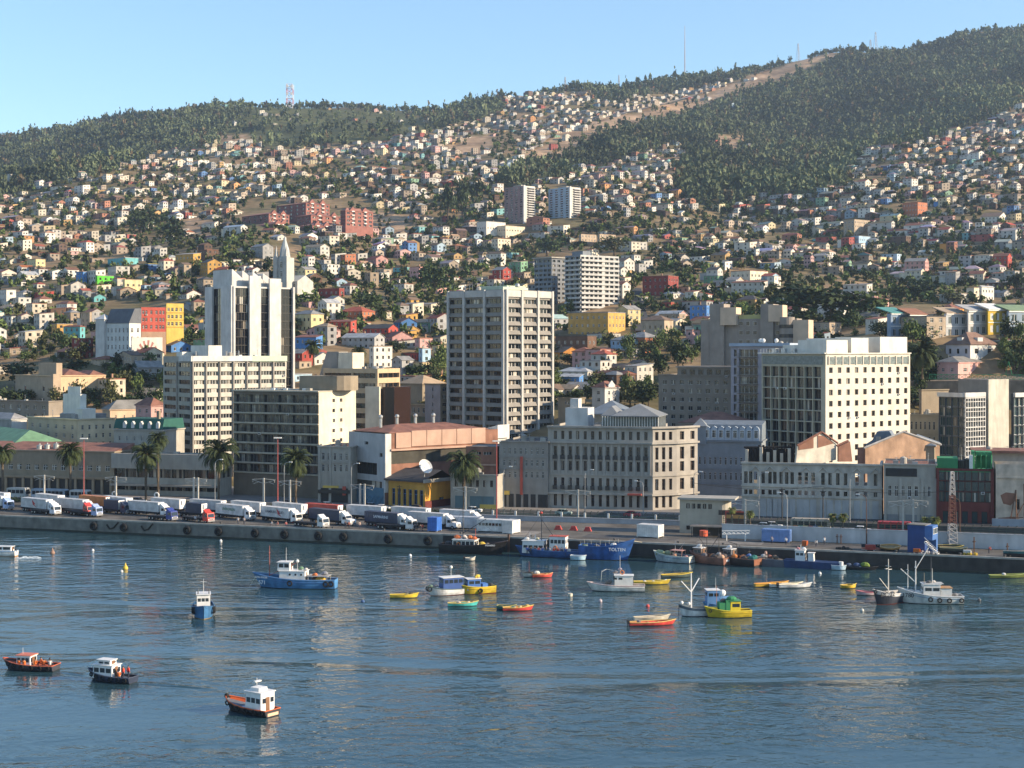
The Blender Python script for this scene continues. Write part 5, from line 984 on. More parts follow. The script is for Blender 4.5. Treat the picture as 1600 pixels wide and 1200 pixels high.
for i, (x0,xc,x2,yt,yb,st,wc,rc,rt,lb) in enumerate(HAND):
    p = hit(xc, yb)
    if p is None: print('NOHIT', lb); continue
    if p.y < 470: p = at(xc, yb, 520)
    th = 48 if (x2-xc) > .6*(xc-x0) else 34; t_ = R(th); C = p; k0 = (x0-800)/F; k2 = (x2-800)/F
    w_ = (C.x-k0*C.y)/(cos(t_)+k0*sin(t_)); d_ = (k2*C.y-C.x)/(sin(t_)-k2*cos(t_)); d_ = min(max(d_, 3), 22); w_ = min(max(w_, 2.5), 26)
    hh = (yb-yt)*C.y/F; hh = hh*.97 if rt in ('flat','shed') else max(hh-min(w_,d_)*.28, hh*.6)
    house('house', p, w_, d_, st, th, wc, rc, rt, lb, hgt=hh, seed=i); taken.append((x0, x2, yt, yb, C.y))
mute = lambda c: tuple(.78*v+.22*(.3*c[0]+.55*c[1]+.15*c[2]) for v in c)
LANDM = [(440,400,'the church spire'),(470,335,'the red brick complex'),(845,325,'the twin towers'),(925,440,'the grey apartment slab'),(780,540,'the office tower'),(390,490,'the black and white tower'),(1180,510,'the stepped concrete block'),(1300,545,'the cream hotel'),(1490,490,'the painted terrace'),(240,495,'the red four-storey house'),(920,505,'the ochre building'),(1032,445,'the windowless dark red building'),(95,590,'the beige museum'),(1338,355,'the beige four-storey block'),(310,360,'the bare rock face'),(190,410,'the long turquoise house'),(165,440,'the vivid green house'),(1028,512,'the beige villa'),(1092,492,'the bright blue building'),(1430,327,'the dark brick building'),(1555,340,'the white gabled chalet'),(555,490,'the terracotta house'),(655,430,'the pink and white house'),(1540,458,'the arch-roofed house'),(1385,407,'the yellow cube house'),(60,415,'the pale yellow stepped house'),(520,460,'the long dark red house'),(48,530,'the red-roofed cream villa'),(1170,433,'the long cream building')]
ORD = ['nearest','second','third','fourth','fifth','sixth','seventh','eighth','ninth','tenth','eleventh','twelfth','thirteenth','fourteenth','fifteenth','sixteenth','seventeenth','eighteenth','nineteenth','twentieth']
def locate(items, desc):
    """labels: description + rank among the like + side + nearest landmark"""
    grp = {}
    for i, (px, py, dsc) in enumerate(items):
        l = min(LANDM, key=lambda q: ((q[0]-px)**2+((q[1]-py)*1.3)**2)); dx, dy = px-l[0], py-l[1]
        side = ('right of' if dx > 0 else 'left of') if abs(dx) > 1.1*abs(dy) else ('above' if dy < 0 else 'below')
        grp.setdefault((dsc, side, l[2]), []).append((dx*dx+dy*dy, i))
    out = [None]*len(items)
    for (dsc, side, l), L_ in grp.items():
        for r_, (_, i) in enumerate(sorted(L_)):
            out[i] = f'{dsc}, {side} {l}' if len(L_) == 1 else f'{dsc}, {ORD[min(r_,19)]} {side} {l}'
    return out
hr = random.Random(77)
HIDE = [q for q in OCC if q in ((322,458,435,580),(700,866,449,680),(1095,1262,472,575),(1188,1424,527,720))]
hidden = lambda x, y: any(a < x < c and e < y < f for a, c, e, f in HIDE)      # ground that stands behind a tower
def dens_ok(x, y):
    if hidden(x, y) and y < 540 and hit(x, y).y > 640: return True
    if inwood(x, y): return hr.random() < .012
    if inbare(x, y): return hr.random() < .04
    if ingreen(x, y): return False
    if inthick(x, y): return hr.random() < .10
    if any(a-3 < x < c+3 and e-2 < y < f+2 for a, c, e, f in OCC): return False
    if y > 545: return y < 632 and hr.random() < .75 and (x < 700 or 862 < x < 1030)
    if 965 < x < 1000 and y > 395 and y < 480 and abs(x-(985+(y-430)*.25)) < 9: return False
    return True
OCC.append((1462, 1562, 522, 594)); OCC.append((385, 580, 312, 328))
for x0,x2,yt,yb,d_ in taken: OCC.append((x0, x2, yt, yb+2))
cand = []; ry = 122.0; ri = 0
while ry < 632:                                             # houses stand side by side in rows along the contours
    step = np.interp(ry, [130,200,260,300,350,400,480,560], [3.4,3.9,4.7,5.5,6.6,8.2,10.5,13.5]); x = -180+hr.uniform(0,20); ri += 1
    while x < 1780:
        y = ry+step*1.1*sin(x/(70+ri%5*17)+ri*1.7)+hr.uniform(-.25,.25)*step+float(vnoise(np.array(x), np.array(ri*37.0), 120, 5))*step*2.2
        if not dens_ok(x, y) or hr.random() < .05: x += step*.9; continue
        p = hit(x, y)
        if p is None: x += 8; continue
        s = F/p.y; th = 49+34*float(vnoise(np.array(x), np.array(y*2.5), 150, 6))+hr.uniform(-7,7); w_, d_ = hr.choice([.8,1,1,1.35,1.9])*hr.uniform(5.5,11.5), hr.uniform(5,10)
        cand.append((x, y, p, w_, d_, th)); x += (w_*cos(R(th))+d_*sin(R(th)))*s*hr.choice([.8,.86,.92,1.0,1.15,1.6])
    ry += step
# houses strung along the ridge road
for k in range(46):
    x = 905+k*7.6+hr.uniform(-2,2); y = np.interp(x, [900,985,1090,1200,1260], [196,172,146,106,82])+hr.uniform(-2,2); p = hit(x, y)
    if p is not None: cand.append((x, y, p, hr.uniform(5,10), 7, 40))
WN = ['white']*46+['cream']*20+['pale yellow']*7+['ochre']*4+['pink']*6+['terracotta']*5+['red']*3+['light blue']*4+['blue']*2+['turquoise']*3+['green']*2+['grey']*15+['beige']*24+['orange']*2+['dark brown']*12
RN = ['rust']*30+['grey']*24+['dark']*12+['silver']*7+['brown']*22+['red']*5+['tan']*12
RT = ['gable']*30+['front']*8+['hip']*12+['shed']*22+['flat']*24
items = []
for px, py, p, w_, d_, th in cand:
    items.append(dict(px=px, py=py, p=p, w=w_, dp=d_, st=hr.choice([1,1,1,1,2,2,2,3]), th=th, wc=hr.choice(WN), rc=hr.choice(RN), rt=hr.choice(RT)))
items.sort(key=lambda q: q['p'].y-6*q['st']*q['w']); items = [q for q in items if 0 < 1][:]
vis = [q for q in items if -5 < q['px'] < 1605 and not hidden(q['px'], q['py'])]
near = vis[:300-len(taken)-24]; nearid = set(map(id, near))
RTW = {'gable':'gabled','front':'gable-fronted','hip':'hipped','shed':'lean-to','flat':'flat'}; STW = {1:'low','2':'',2:'two-storey',3:'three-storey',4:'four-storey'}
lab = locate([(q['px'], q['py'], f"{q['wc']} {STW[q['st']]} house with {q['rc']} {RTW[q['rt']]} roof") for q in near], '')
for i, (q, lb) in enumerate(zip(near, lab)):
    house('house', q['p'], q['w'], q['dp'], q['st'], q['th'], q['wc'], q['rc'], q['rt'], lb, group='houses on the hillside', seed=1000+i)
# all further houses read as one mass
V, Qd, C = [], [], []
def qd(pts, c):
    n = len(V); V.extend(pts); C.extend([c]*4); Qd.append((n,n+1,n+2,n+3))
for q in items:
    if id(q) in nearid: continue
    p, w_, d_, h, rt = q['p'], q['w'], q['dp'], q['st']*2.7+.2, q['rt']; a = -R(q['th']); ca, sa = cos(a), sin(a)
    wq = hr.uniform(.62,1.04); wc, rc = tuple(wq*v for v in mute(WALLC[q['wc']])), tuple(hr.uniform(.75,1.2)*v for v in ROOFC[q['rc']]); gl_ = (.03,.03,.032)
    T = lambda x, y, z: (p.x+x*ca-y*sa, p.y+x*sa+y*ca, p.z+z)
    for A, B_ in (((-w_,0),(0,0)),((0,0),(0,d_)),((0,d_),(-w_,d_)),((-w_,d_),(-w_,0))): qd([T(*A,-4),T(*B_,-4),T(*B_,h),T(*A,h)], wc)
    rh = min(w_,d_)*.24; e = .4
    if hr.random() < .6:
        aw, ah, ad = hr.uniform(2.5,5.5), h*hr.uniform(.5,.9), d_*hr.uniform(.5,.95); ac = WALLC[hr.choice(WN)]; ar = ROOFC[hr.choice(RN)]; x0 = -w_-aw
        qd([T(x0,.5,-4),T(-w_,.5,-4),T(-w_,.5,ah),T(x0,.5,ah)], ac); qd([T(x0-.2,.2,ah),T(-w_,.2,ah),T(-w_,.8+ad,ah+.5),T(x0-.2,.8+ad,ah+.5)], ar); qd([T(x0,.5,-4),T(x0,.5+ad,-4),T(x0,.5+ad,ah),T(x0,.5,ah)], ac)
    if rt == 'flat': qd([T(-w_-e,-e,h+.2),T(e,-e,h+.2),T(e,d_+e,h+.2),T(-w_-e,d_+e,h+.2)], rc); qd([T(-w_-e,-e,h+.2),T(e,-e,h+.2),T(e,-e,h-.1),T(-w_-e,-e,h-.1)], rc); qd([T(e,-e,h+.2),T(e,d_+e,h+.2),T(e,d_+e,h-.1),T(e,-e,h-.1)], rc)
    elif rt == 'shed':
        qd([T(-w_-e,-e,h),T(e,-e,h),T(e,d_+e,h+1.1),T(-w_-e,d_+e,h+1.1)], rc); qd([T(0,0,h),T(0,d_,h),T(0,d_,h+1.0),T(0,0,h)], wc)
    elif rt == 'front':
        m_ = -w_/2; qd([T(-w_-e,-e,h-.1),T(m_,-e,h+rh),T(m_,d_+e,h+rh),T(-w_-e,d_+e,h-.1)], rc); qd([T(e,-e,h-.1),T(m_,-e,h+rh),T(m_,d_+e,h+rh),T(e,d_+e,h-.1)], rc); qd([T(-w_,0,h),T(0,0,h),T(m_,0,h+rh),T(m_,0,h+rh)], wc)
    else:
        i_ = min(w_,d_)*.4 if rt == 'hip' else -e
        qd([T(-w_-e,-e,h-.1),T(e,-e,h-.1),T(-i_,d_/2,h+rh),T(-w_+i_,d_/2,h+rh)], rc); qd([T(-w_-e,d_+e,h-.1),T(e,d_+e,h-.1),T(-i_,d_/2,h+rh),T(-w_+i_,d_/2,h+rh)], rc)
        if rt == 'hip': qd([T(e,-e,h-.1),T(e,d_+e,h-.1),T(-i_,d_/2,h+rh),T(-i_,d_/2,h+rh)], rc)
        else: qd([T(0,0,h),T(0,d_,h),T(0,d_/2,h+rh),T(0,d_/2,h+rh)], wc)
    for k in range(q['st']):
        z = k*2.7+.9
        for j in range(2):
            x = -w_*(.28+.44*j); qd([T(x-.6,-.06,z),T(x+.6,-.06,z),T(x+.6,-.06,z+1.2),T(x-.6,-.06,z+1.2)], gl_)
            y = d_*(.28+.44*j); qd([T(.06,y-.6,z),T(.06,y+.6,z),T(.06,y+.6,z+1.2),T(.06,y-.6,z+1.2)], gl_)
hm = mat('far_house_paint', src='attr', rough=.85, var=.15, scale=.3, spec=.2, world=True)
print('houses', len(items), 'near', len(near))
tag(add('hillside_houses', npmesh('hillside_houses', np.array(V), np.array(Qd), hm, np.array(C))), 'hundreds of small far houses covering the upper hillside', 'houses', kind='stuff')

# ------------------------------------------------------------------ trees in the town
tr = random.Random(8); tnp = np.random.default_rng(12)
PROTO = []
for v in range(7):
    lf = leafcloud(420, 1, .92, 0, .115, tnp, 9, 0 if v < 5 else .5); n = len(lf)
    m = npmesh('crown', lf, np.arange(n).reshape(-1, 4), folo)
    b = MB(); b.tube([(0,0,-2.2),(.03,.02,-1.3),(-.02,.03,-.3)],[.10,.08,.045],6)
    for k in range(4): a = k*1.6+v; b.bar((0,0,-.9),(.5*cos(a),.5*sin(a),-.1+.15*k),.03)
    PROTO.append((m, b.mesh('trunk', bark)))
TC = {'dark green':(.034,.050,.020),'mid green':(.055,.080,.028),'olive green':(.085,.090,.035),'light green':(.10,.135,.04)}
def tree(p, r_, hh, v, tone, label, group=None, name='tree'):
    """crown half-width r_, total height hh"""
    t = empty(name, p, tr.uniform(0, 6), label, 'tree', group); rz = hh*.42
    add('crown', PROTO[v][0], t, (0,0,hh-rz), 0, (r_, r_, rz), TC[tone]); add('trunk', PROTO[v][1], t, (0,0,hh-rz), 0, (r_*.9, r_*.9, rz*.75)); return t
BIG = [(1248,506,84,62,'dark green','left half of the big umbrella pine mass above the grey concrete block'),(1298,508,76,60,'dark green','dark umbrella pine right of the stepped concrete block'),(1346,514,66,60,'mid green','round broad pine in front of the left end of the painted terrace'),(1255,522,50,34,'mid green','low green tree directly above the roof of the cream hotel'),(1312,524,50,34,'light green','pale green bush above the roof of the cream hotel'),(1060,580,30,50,'dark green','dark tree left of the stepped concrete block'),(1035,590,26,36,'dark green','dark tree beside the long brown-grey office'),(1005,640,40,44,'dark green','large dark tree behind the palace hotel pavilion'),(916,620,14,22,'dark green','dark round tree left of the bright white villa'),(580,490,36,34,'mid green','wide green tree on the central slope left of the office tower'),(680,470,34,60,'mid green','tall tree left of the upper office tower'),(690,520,26,50,'dark green','dark tall tree touching the left edge of the office tower'),(665,450,26,40,'mid green','leaning tree on the central slope below the pink and white house'),(205,570,34,22,'mid green','green tree growing beside the beige two-storey house'),(145,690,18,14,'light green','small bright tree in the yard before the corner block'),(120,585,40,26,'dark green','dark bush behind the beige museum tower'),(30,600,50,36,'dark green','dark thicket left of the beige museum'),(220,370,44,46,'dark green','dark trees left of the bare rock face'),(275,385,46,44,'dark green','dark tree mass under the bare rock face'),(420,425,16,26,'dark green','narrow dark pine left of the church'),(700,350,26,64,'dark green','tall dark eucalyptus left of the slim reddish tower'),(722,345,24,70,'dark green','tallest dark eucalyptus left of the slim reddish tower'),(745,320,26,44,'dark green','dark eucalyptus uphill of the slim reddish tower'),(1440,470,50,32,'dark green','dark tree mass above the painted terrace'),(1375,500,24,26,'mid green','tree at the left end of the painted terrace'),(1400,470,30,24,'mid green','green tree above the blue-grey terrace house'),(1470,500,22,24,'olive green','bush between the yellow and the gallery terrace houses'),(1585,460,40,34,'dark green','dark tree at the right edge above the terrace row'),(1490,475,30,18,'olive green','dry tree below the orange-walled house'),(1095,410,50,26,'mid green','wide bushes right of the windowless dark red building'),(855,400,40,30,'mid green','bushy tree left of the darker apartment slab'),(960,400,40,30,'olive green','trees over the roof of the grey-white apartment slab')]
for i, (px, yb, wd, hh, tone, lb) in enumerate(BIG):
    p = hit(px, yb) or at(px, yb, 520); s = F/p.y
    if yb > 575: p = at(px, yb, 545 if px > 860 else 600); s = F/p.y
    elif 1200 < px < 1350 and yb > 495: p = at(px, yb-4, 690); s = F/p.y
    tree(p, wd/s/2*1.15, hh/s*1.05, i % 7, tone, lb)
def t_ok(x, y):
    if hidden(x, y) and y < 540 and hit(x, y).y > 640: return tr.random() < .4
    if inwood(x, y) or inbare(x, y): return tr.random() < .10
    if any(a+2 < x < c-2 and e < y < f-4 for a, c, e, f in OCC): return False
    if inthick(x, y): return tr.random() < .8
    if ingreen(x, y): return tr.random() < .3
    if y > 545: return (x < 300 or (1405 < x < 1640 and not 1455 < x < 1568) or 590 < x < 705 or 862 < x < 1100) and tr.random() < (.6 if x < 300 or x > 1400 else .25)
    return tr.random() < .36
tc2 = scatter(52000, -150, 1750, 150, 640, t_ok, 3.9, 1.9, 55); tc2.sort(key=lambda q: q[2].y)
inv = [q for q in tc2 if 0 < q[0] < 1600 and not hidden(q[0], q[1])]; nt_ = inv[:190]; ids = set(map(id, nt_)); tones = [tr.choice(list(TC)) for _ in nt_]; sz = [tr.choice(['small','broad','tall']) for _ in nt_]
lb_ = locate([(q[0], q[1], f'{s_} {c} tree') for q, c, s_ in zip(nt_, tones, sz)], '')
for i, (q, c, s_, lb) in enumerate(zip(nt_, tones, sz, lb_)):
    r_, h_ = {'small':(2.3,4.2),'broad':(4.2,6.2),'tall':(2.9,9.5)}[s_]; f_ = tr.uniform(.85,1.2); q[2].z -= .8
    tree(q[2], r_*f_, h_*f_, i % 7, c, lb, 'trees among the hillside houses')
far = [q for q in tc2 if id(q) not in ids]; P = np.array([tuple(q[2]) for q in far]); n = len(P); P[:, 2] -= 1
hs = tnp.uniform(3.5, 8, n); k = tnp.integers(0, 4, n); cols = np.array(list(TC.values()))[k]*tnp.uniform(.8, 1.2, (n, 1))
mass('hillside_greenery', P, hs, hs*tnp.uniform(.35, .6, n), cols, 50, .3, 'trees and bushes growing between the far hillside houses')
# ------------------------------------------------------------------ palms
def palm_mesh(seed, nf=84):
    r = random.Random(seed); m = MB()
    for k in range(nf):
        az = k*2.39996+r.uniform(-.2,.2); up = r.uniform(-.75,1.45); L = r.uniform(.85,1.05); pts = []
        for i in range(9):
            s = i/8; el = up-1.45*s*s; pts.append((pts[-1]+Vector((cos(az)*cos(el), sin(az)*cos(el), sin(el)))*L/8) if i else Vector((0,0,0)))
        side = Vector((-sin(az), cos(az), 0))
        for i in range(1, 9):
            t = (pts[i]-pts[i-1]).normalized(); wd = .20*(1-.7*(i/8)**2)+.02
            for q in (0, .33, .67):
                a = pts[i-1].lerp(pts[i], q)
                for sg in (-1, 1): m.face([a-t*.02, a+t*.028, a+side*sg*wd+t*.13-Vector((0,0,.07+.03*r.random()))])
    return m.mesh('fronds', folo)
PM = [palm_mesh(s) for s in (1, 2, 3)]
palm_trunk_m = mat('palm_bark', (.13,.10,.07), .95, .35, 3, bump=.5)
def palm(base, top, R_, v, label, group='palms', tone=(.042,.056,.020), tr_=.42, name='palm_tree'):
    t = empty(name, base, v*1.3, label, 'palm tree', group); hh = top-base.z-R_*.82
    m = MB(); m.tube([(0,0,-.5),(.05,0,hh*.4),(-.05,.05,hh*.8),(0,0,hh)],[tr_*1.15,tr_*.85,tr_*.8,tr_*1.5],8); m.build('trunk', palm_trunk_m, t)
    m = MB(); m.ball((0,0,hh+.1),tr_*1.9,0,8,6,(1,1,1.3)); m.build('crown_base', mat('palm_dead_fronds', (.17,.12,.05), .9, .3, 2), t)
    add('fronds', PM[v % 3], t, (0,0,hh+.3), 0, R_, tone); return t
for i, (px, yt, wd, w_, lb) in enumerate([(4,690,32,-9,'tall palm cut by the left edge of the street'),(110,688,36,-9,'tall palm in front of the arcade building'),(228,688,42,-9,'tall palm in front of the low curved-fascia building'),(342,680,50,-9,'bushy tall palm left of the dark balcony block'),(462,697,42,-9,'sunlit palm in front of the dark balcony block'),(725,699,48,-8,'big palm beside the yellow restaurant')]):
    g = sp(px, w_, ZQ+.1); s = F/g.y; palm(g, at(px, yt, g.y).z, wd/s*.72, i, lb, 'tall palms along the street')
g = at(247, 770, 428); g.z = ZQ; palm(g, at(247, 673, 428).z, 3.6, 1, 'darker palm behind the curved fascia, beside the teal mansard', 'tall palms along the street')
for i, (px, yt, wd, lb) in enumerate([(1144,793,14,'short palm nearest the guard house'),(1172,798,16,'short palm by the street left of the mural bus'),(1301,802,18,'left one of two short palms near the white ruin'),(1317,802,18,'right one of two short palms near the white ruin'),(1446,808,18,'short bushy palm left of the lattice crane'),(1461,807,20,'short bushy palm nearest the lattice crane')]):
    g = qp(px, 16, ZQ+1.5); s = F/g.y; palm(g, at(px, yt, g.y).z, wd/s*.55, i, lb, 'short street palms', (.12,.14,.04), .25)
for i, (px, yb, yt, wd, lb) in enumerate([(490,568,528,30,'palm on the slope right of the black and white tower'),(561,560,540,26,'palm behind the roof of the tan office block'),(1441,590,528,52,'big broad palm between the cream hotel and the pink cottage'),(203,592,566,22,'palm on the slope right of the beige museum'),(597,500,478,22,'palm among the terracotta houses on the central slope')]):
    d = 590 if px < 1000 else 480; p = at(px, yb, d); palm(p, at(px, yt, d).z, wd*d/F*.58, i, lb, 'palms on the slopes')

# ------------------------------------------------------------------ street furniture
pole_c = mat('concrete_pole', (.44,.42,.37), .85, .15, 1); red_pole = mat('red_pole_paint', (.36,.085,.075), .6, .15, 1); grey_pole = mat('grey_pole_paint', (.32,.32,.31), .6, .15, 1)
def ztop(g, py): return at(0, py, g.y).z-g.z
LP = [(388,718,'first'),(444,722,'second'),(550,722,'third'),(665,742,'fourth'),(787,728,'fifth'),(914,733,'sixth'),(1002,752,'seventh')]
for i, (px, yt, q, off, dr) in enumerate([(336,718,0,-14,1),(444,722,0,-14,1),(549,724,0,-14,1),(787,729,0,-14,1),(914,734,0,-14,1),(1005,752,0,-6,-1),(1084,737,0,-6,1),(1186,738,0,-22,1),(1328,743,0,-24,1),(1230,770,0,-19,-1),(1354,773,0,-19,-1),(1500,778,0,-19,-1)]):
    lbl = ['slim street lamp against the palm left of the dark balcony block','street lamp beside the red pole at the dark balcony block','street lamp before the white modern theatre front','street lamp before the plain grey hotel','street lamp before the middle of the palace hotel','street lamp at the right part of the palace hotel front','street lamp by the sunlit corner of the palace hotel','street lamp at the left end of the white ruin','street lamp at the right part of the white ruin','low street lamp behind the quay wall near the mural bus','rusty street lamp in front of the red bus','brown street lamp beside the lattice crane'][i]
    g = sp(px, off) if px < 1210 or px == 1328 else qp(px, 13.2 if px != 1500 else 15, ZQ); hh = ztop(g, yt); t = empty('street_lamp', g, -STH, lbl, 'street lamp', 'street lamps'); m = MB()
    m.tube([(0,0,0),(0,0,hh*.85),(.15*dr,0,hh*.95),(.8*dr,0,hh-.05),(1.7*dr,0,hh)],[.13,.09,.07,.06,.05],6); m.build('pole', grey_pole if i not in (10,11) else mat('rusty_steel', (.13,.07,.045)), t)
    m = MB(); m.box(1.5*dr-.1,-.18,hh-.05,1.5*dr+.75,.18,hh+.16) if dr > 0 else m.box(1.5*dr-.75,-.18,hh-.05,1.5*dr+.1,.18,hh+.16); m.build('lamp_head', white_m, t)
for px, yt, yb, lb in ((131,686,778,'tall red mast in front of the arcade building'),(434,685,792,'tall red mast in front of the dark balcony block'),(776,690,808,'tall red mast between the palm and the plain grey hotel')):
    g = qp(px, 29); hh = ztop(g, yt); t = empty('light_mast', g, 0, lb, 'mast', 'red masts'); m = MB(); m.tube([(0,0,0),(0,0,hh)],[.15,.09],8); m.build('pole', red_pole, t); m = MB(); m.box(-1,-.25,hh,1,.25,hh+.3); m.build('floodlight', white_m, t)
for i, (px, yt, db, lb) in enumerate([(69,742,0,'catenary mast at the far left of the street'),(181,744,0,'catenary mast in front of the low curved-fascia building'),(306,746,1,'double catenary mast left of the bushy palm'),(412,747,0,'catenary mast left of the red mast by the balcony block'),(453,750,0,'catenary mast right of the red mast by the balcony block'),(566,756,1,'double catenary mast in front of the theatre'),(727,760,0,'catenary mast under the big palm'),(903,765,0,'catenary mast before the palace hotel'),(1164,780,0,'catenary mast beside the short palm right of the guard house'),(1411,782,0,'left catenary mast at the red bus'),(1427,780,0,'right catenary mast at the red bus')]):
    g = sp(px, -23) if px < 1100 else qp(px, 17.5, ZQ+1.4); hh = ztop(g, yt); t = empty('catenary_mast', g, -STH, lb, 'catenary mast', 'catenary masts'); 
    for x in ((-.6, .6) if db else (0,)): m = MB(); m.box(x-.2,-.2,0,x+.2,.2,hh); m.build('post', pole_c, t)
    for sg in (-1, 1): m = MB(); m.bar((0,0,hh-1.4),(sg*3.0,0,hh-.5),.07); m.bar((0,0,hh-.2),(sg*3.2,0,hh-.4),.07); m.bar((sg*1.3,0,hh-.95),(sg*2.8,0,hh-1.5),.06); m.bar((sg*3,-.0,hh-.5),(sg*3,0,hh-1.1),.06); m.build('arm', pole_c, t)
for i, (px, yt, lb) in enumerate([(624+0,758,'dark utility pole before the yellow restaurant'),(1222,762,'dark utility pole before the white ruin'),(1286,765,'dark utility pole right of the mural bus')]):
    g = sp(px, -5.5 if px < 1100 else -22); hh = ztop(g, yt); t = empty('utility_pole', g, -STH, lb, 'utility pole', 'dark utility poles'); m = MB(); m.tube([(0,0,0),(0,0,hh)],[.16,.11],6); m.build('pole', dark_m, t); m = MB(); m.box(-.7,-.06,hh-.5,.7,.06,hh-.35); m.box(-.3,-.2,hh-1.6,.3,.2,hh-.9); m.build('crossarm', dark_m, t)
wire_m = mat('overhead_cable', (.03,.03,.03), .6, 0)
for i, (a, c, zz, lb) in enumerate([(1084,1286,9.6,'overhead cable running past the left part of the white ruin'),(1286,1500,9.4,'overhead cable running past the right part of the white ruin and the grey building')]):
    A, Bq = sp(a, -22), sp(c, -22); m = MB()
    m.tube([(*A.lerp(Bq, k/12).xy, ZQ+zz-1.1*(1-(k/6-1)**2)) for k in range(13)],.045,4); tag(m.build('overhead_cable', wire_m), lb, 'cable')
# round traffic signs by the hedge
for px, lb in ((179,'white round sign by the catenary mast on the left'),(245,'white round sign by the hedge under the bushy palm')):
    g = sp(px, -18.5); t = empty('round_sign', g, -STH, lb, 'sign', 'white round signs'); m = MB(); m.bar((0,0,0),(0,0,2.4),.06); m.build('post', grey_pole, t); m = MB(); m.torus((0,-.1,2.9),(0,1,0),.62,.2,0,16,6); m.build('disc', white_m, t)
# fence posts and hedge on the street edge
fz = mat('fence_green', (.06,.11,.08), .6, .2, 1); post_w = mat('fence_white_post', (.62,.60,.55), .7, .15, 1)
t = empty('rail_fence', sp(735, -27), -STH, 'green rail fence with white concrete pillars behind the quay, before the palace hotel', 'fence')
Lf = (sp(1062, -27)-sp(735, -27)).length
for k in range(10): m = MB(); m.box(k*Lf/9.0-.22,-.2,0,k*Lf/9.0+.22,.2,2.3); m.build('pillar', post_w, t)
m = MB()
for k in range(int(Lf/.7)): m.bar((k*.7,0,.2),(k*.7,0,1.5+.2*(k%3==0)),.04,n=4)
for z in (.3,1.0,1.6): m.bar((0,0,z),(Lf,0,z),.05,n=4)
m.build('railing', fz, t)
m = MB()
for k in range(int(Lf/1.4)): m.box(k*1.4,-.1,.1,k*1.4+.22,.1,1.0)
m.build('pickets', post_w, t)
def curved_fence(px0, px1, off, lb, zb=ZQ, fn=None):
    fn = fn or sp; A, Bq = fn(px0, off, zb), fn(px1, off, zb); L = (Bq-A).length; t = empty('street_fence', A, -(STH if fn is sp else QTH), lb, 'fence'); m = MB()
    for k in range(int(L/1.7)+1):
        x = k*1.7; m.tube([(x,0,0),(x,0,1.2),(x+.15,-.25,1.7),(x+.5,-.5,1.85)],.07,4)
    for z in (.35,.75,1.15): m.bar((0,0,z),(L,0,z),.045,n=4)
    m.build('railing', mat('fence_dark_green', (.05,.08,.06), .6, .2, 1), t)
curved_fence(-20, 735, -19.5, 'dark green fence with curled posts running along the street behind the trucks')
curved_fence(736, 1062, -18, 'dark green fence with curled posts in front of the palace hotel')
curved_fence(1130, 1700, 13.9, 'fence with curled posts on top of the pale quay wall on the right', ZQ+3.1, qp)
hr2 = np.random.default_rng(4); hp = [sp(x+hr2.uniform(-2,2), -18.5+hr2.uniform(-.5,.5), ZQ) for x in np.arange(-20, 735, 2.2)]
P = np.array([tuple(p) for p in hp]); n = len(P)
mass('roadside_hedge', P, hr2.uniform(.7,1.5,n), hr2.uniform(.5,.9,n), np.tile([.05,.075,.03],(n,1))*hr2.uniform(.5,1.4,(n,1)), 40, .3, 'low dark hedge plants along the street fence behind the trucks')
# pale wall between quay and street on the right, low wall in the middle
def qwall(name, px0, px1, off, h, m_, lb, fn=None):
    fn = fn or sp; A, Bq = fn(px0, off), fn(px1, off); t = MB(); L = (Bq-A).length; t.box(0,0,0,L,.4,h); t.box(-.1,-.1,h,L+.1,.5,h+.16)
    for k in range(int(L/6)): t.box(k*6,-.06,.1,k*6+.12,-.004,h)
    return tag(t.build(name, m_, None, A, -(STH if fn is sp else QTH)), lb, 'wall')
qwall('quay_wall_high', 1128, 1750, 13.5, 3.0, pw('pale_wall', (.50,.50,.49), .3), 'long pale wall closing the quay on the right, under the street fence', qp)
qwall('quay_wall_low', 735, 1062, -28, 1.1, pw('grey_low_wall', (.36,.37,.38), .25), 'low grey wall behind the quay in front of the palace hotel')

# ------------------------------------------------------------------ vehicles
tyre_m = mat('tyre_rubber', (.018,.018,.018), .85, .2, 3); glassv = mat('vehicle_glass', (.02,.025,.03), .08, .1, 1, spec=.6); chrome = mat('wheel_rim', (.4,.4,.4), .4, .1, 2, metal=.6)
paint_o = mat('vehicle_paint', src='obj', rough=.4, var=.25, scale=.7, spec=.4, streak=.35); lampw = mat('headlight_lens', (.7,.7,.65), .15, .05, 1); lampr = mat('tail_light_lens', (.4,.02,.02), .2, .05, 1); chassis_m = mat('chassis_dark', (.03,.03,.032), .8, .3, 1)
def wheels(t, xs, y, r=.5, wd=.3):
    for x in xs:
        for s in (-1, 1):
            m = MB(); m.tube([(x,s*y-wd/2,r),(x,s*y+wd/2,r)],r,14); o = m.build('wheel', tyre_m, t); m = MB(); m.tube([(x,s*(y+.02)-wd/2,r),(x,s*(y+.02)+wd/2,r)],r*.5,10); m.build('rim', chrome, o)
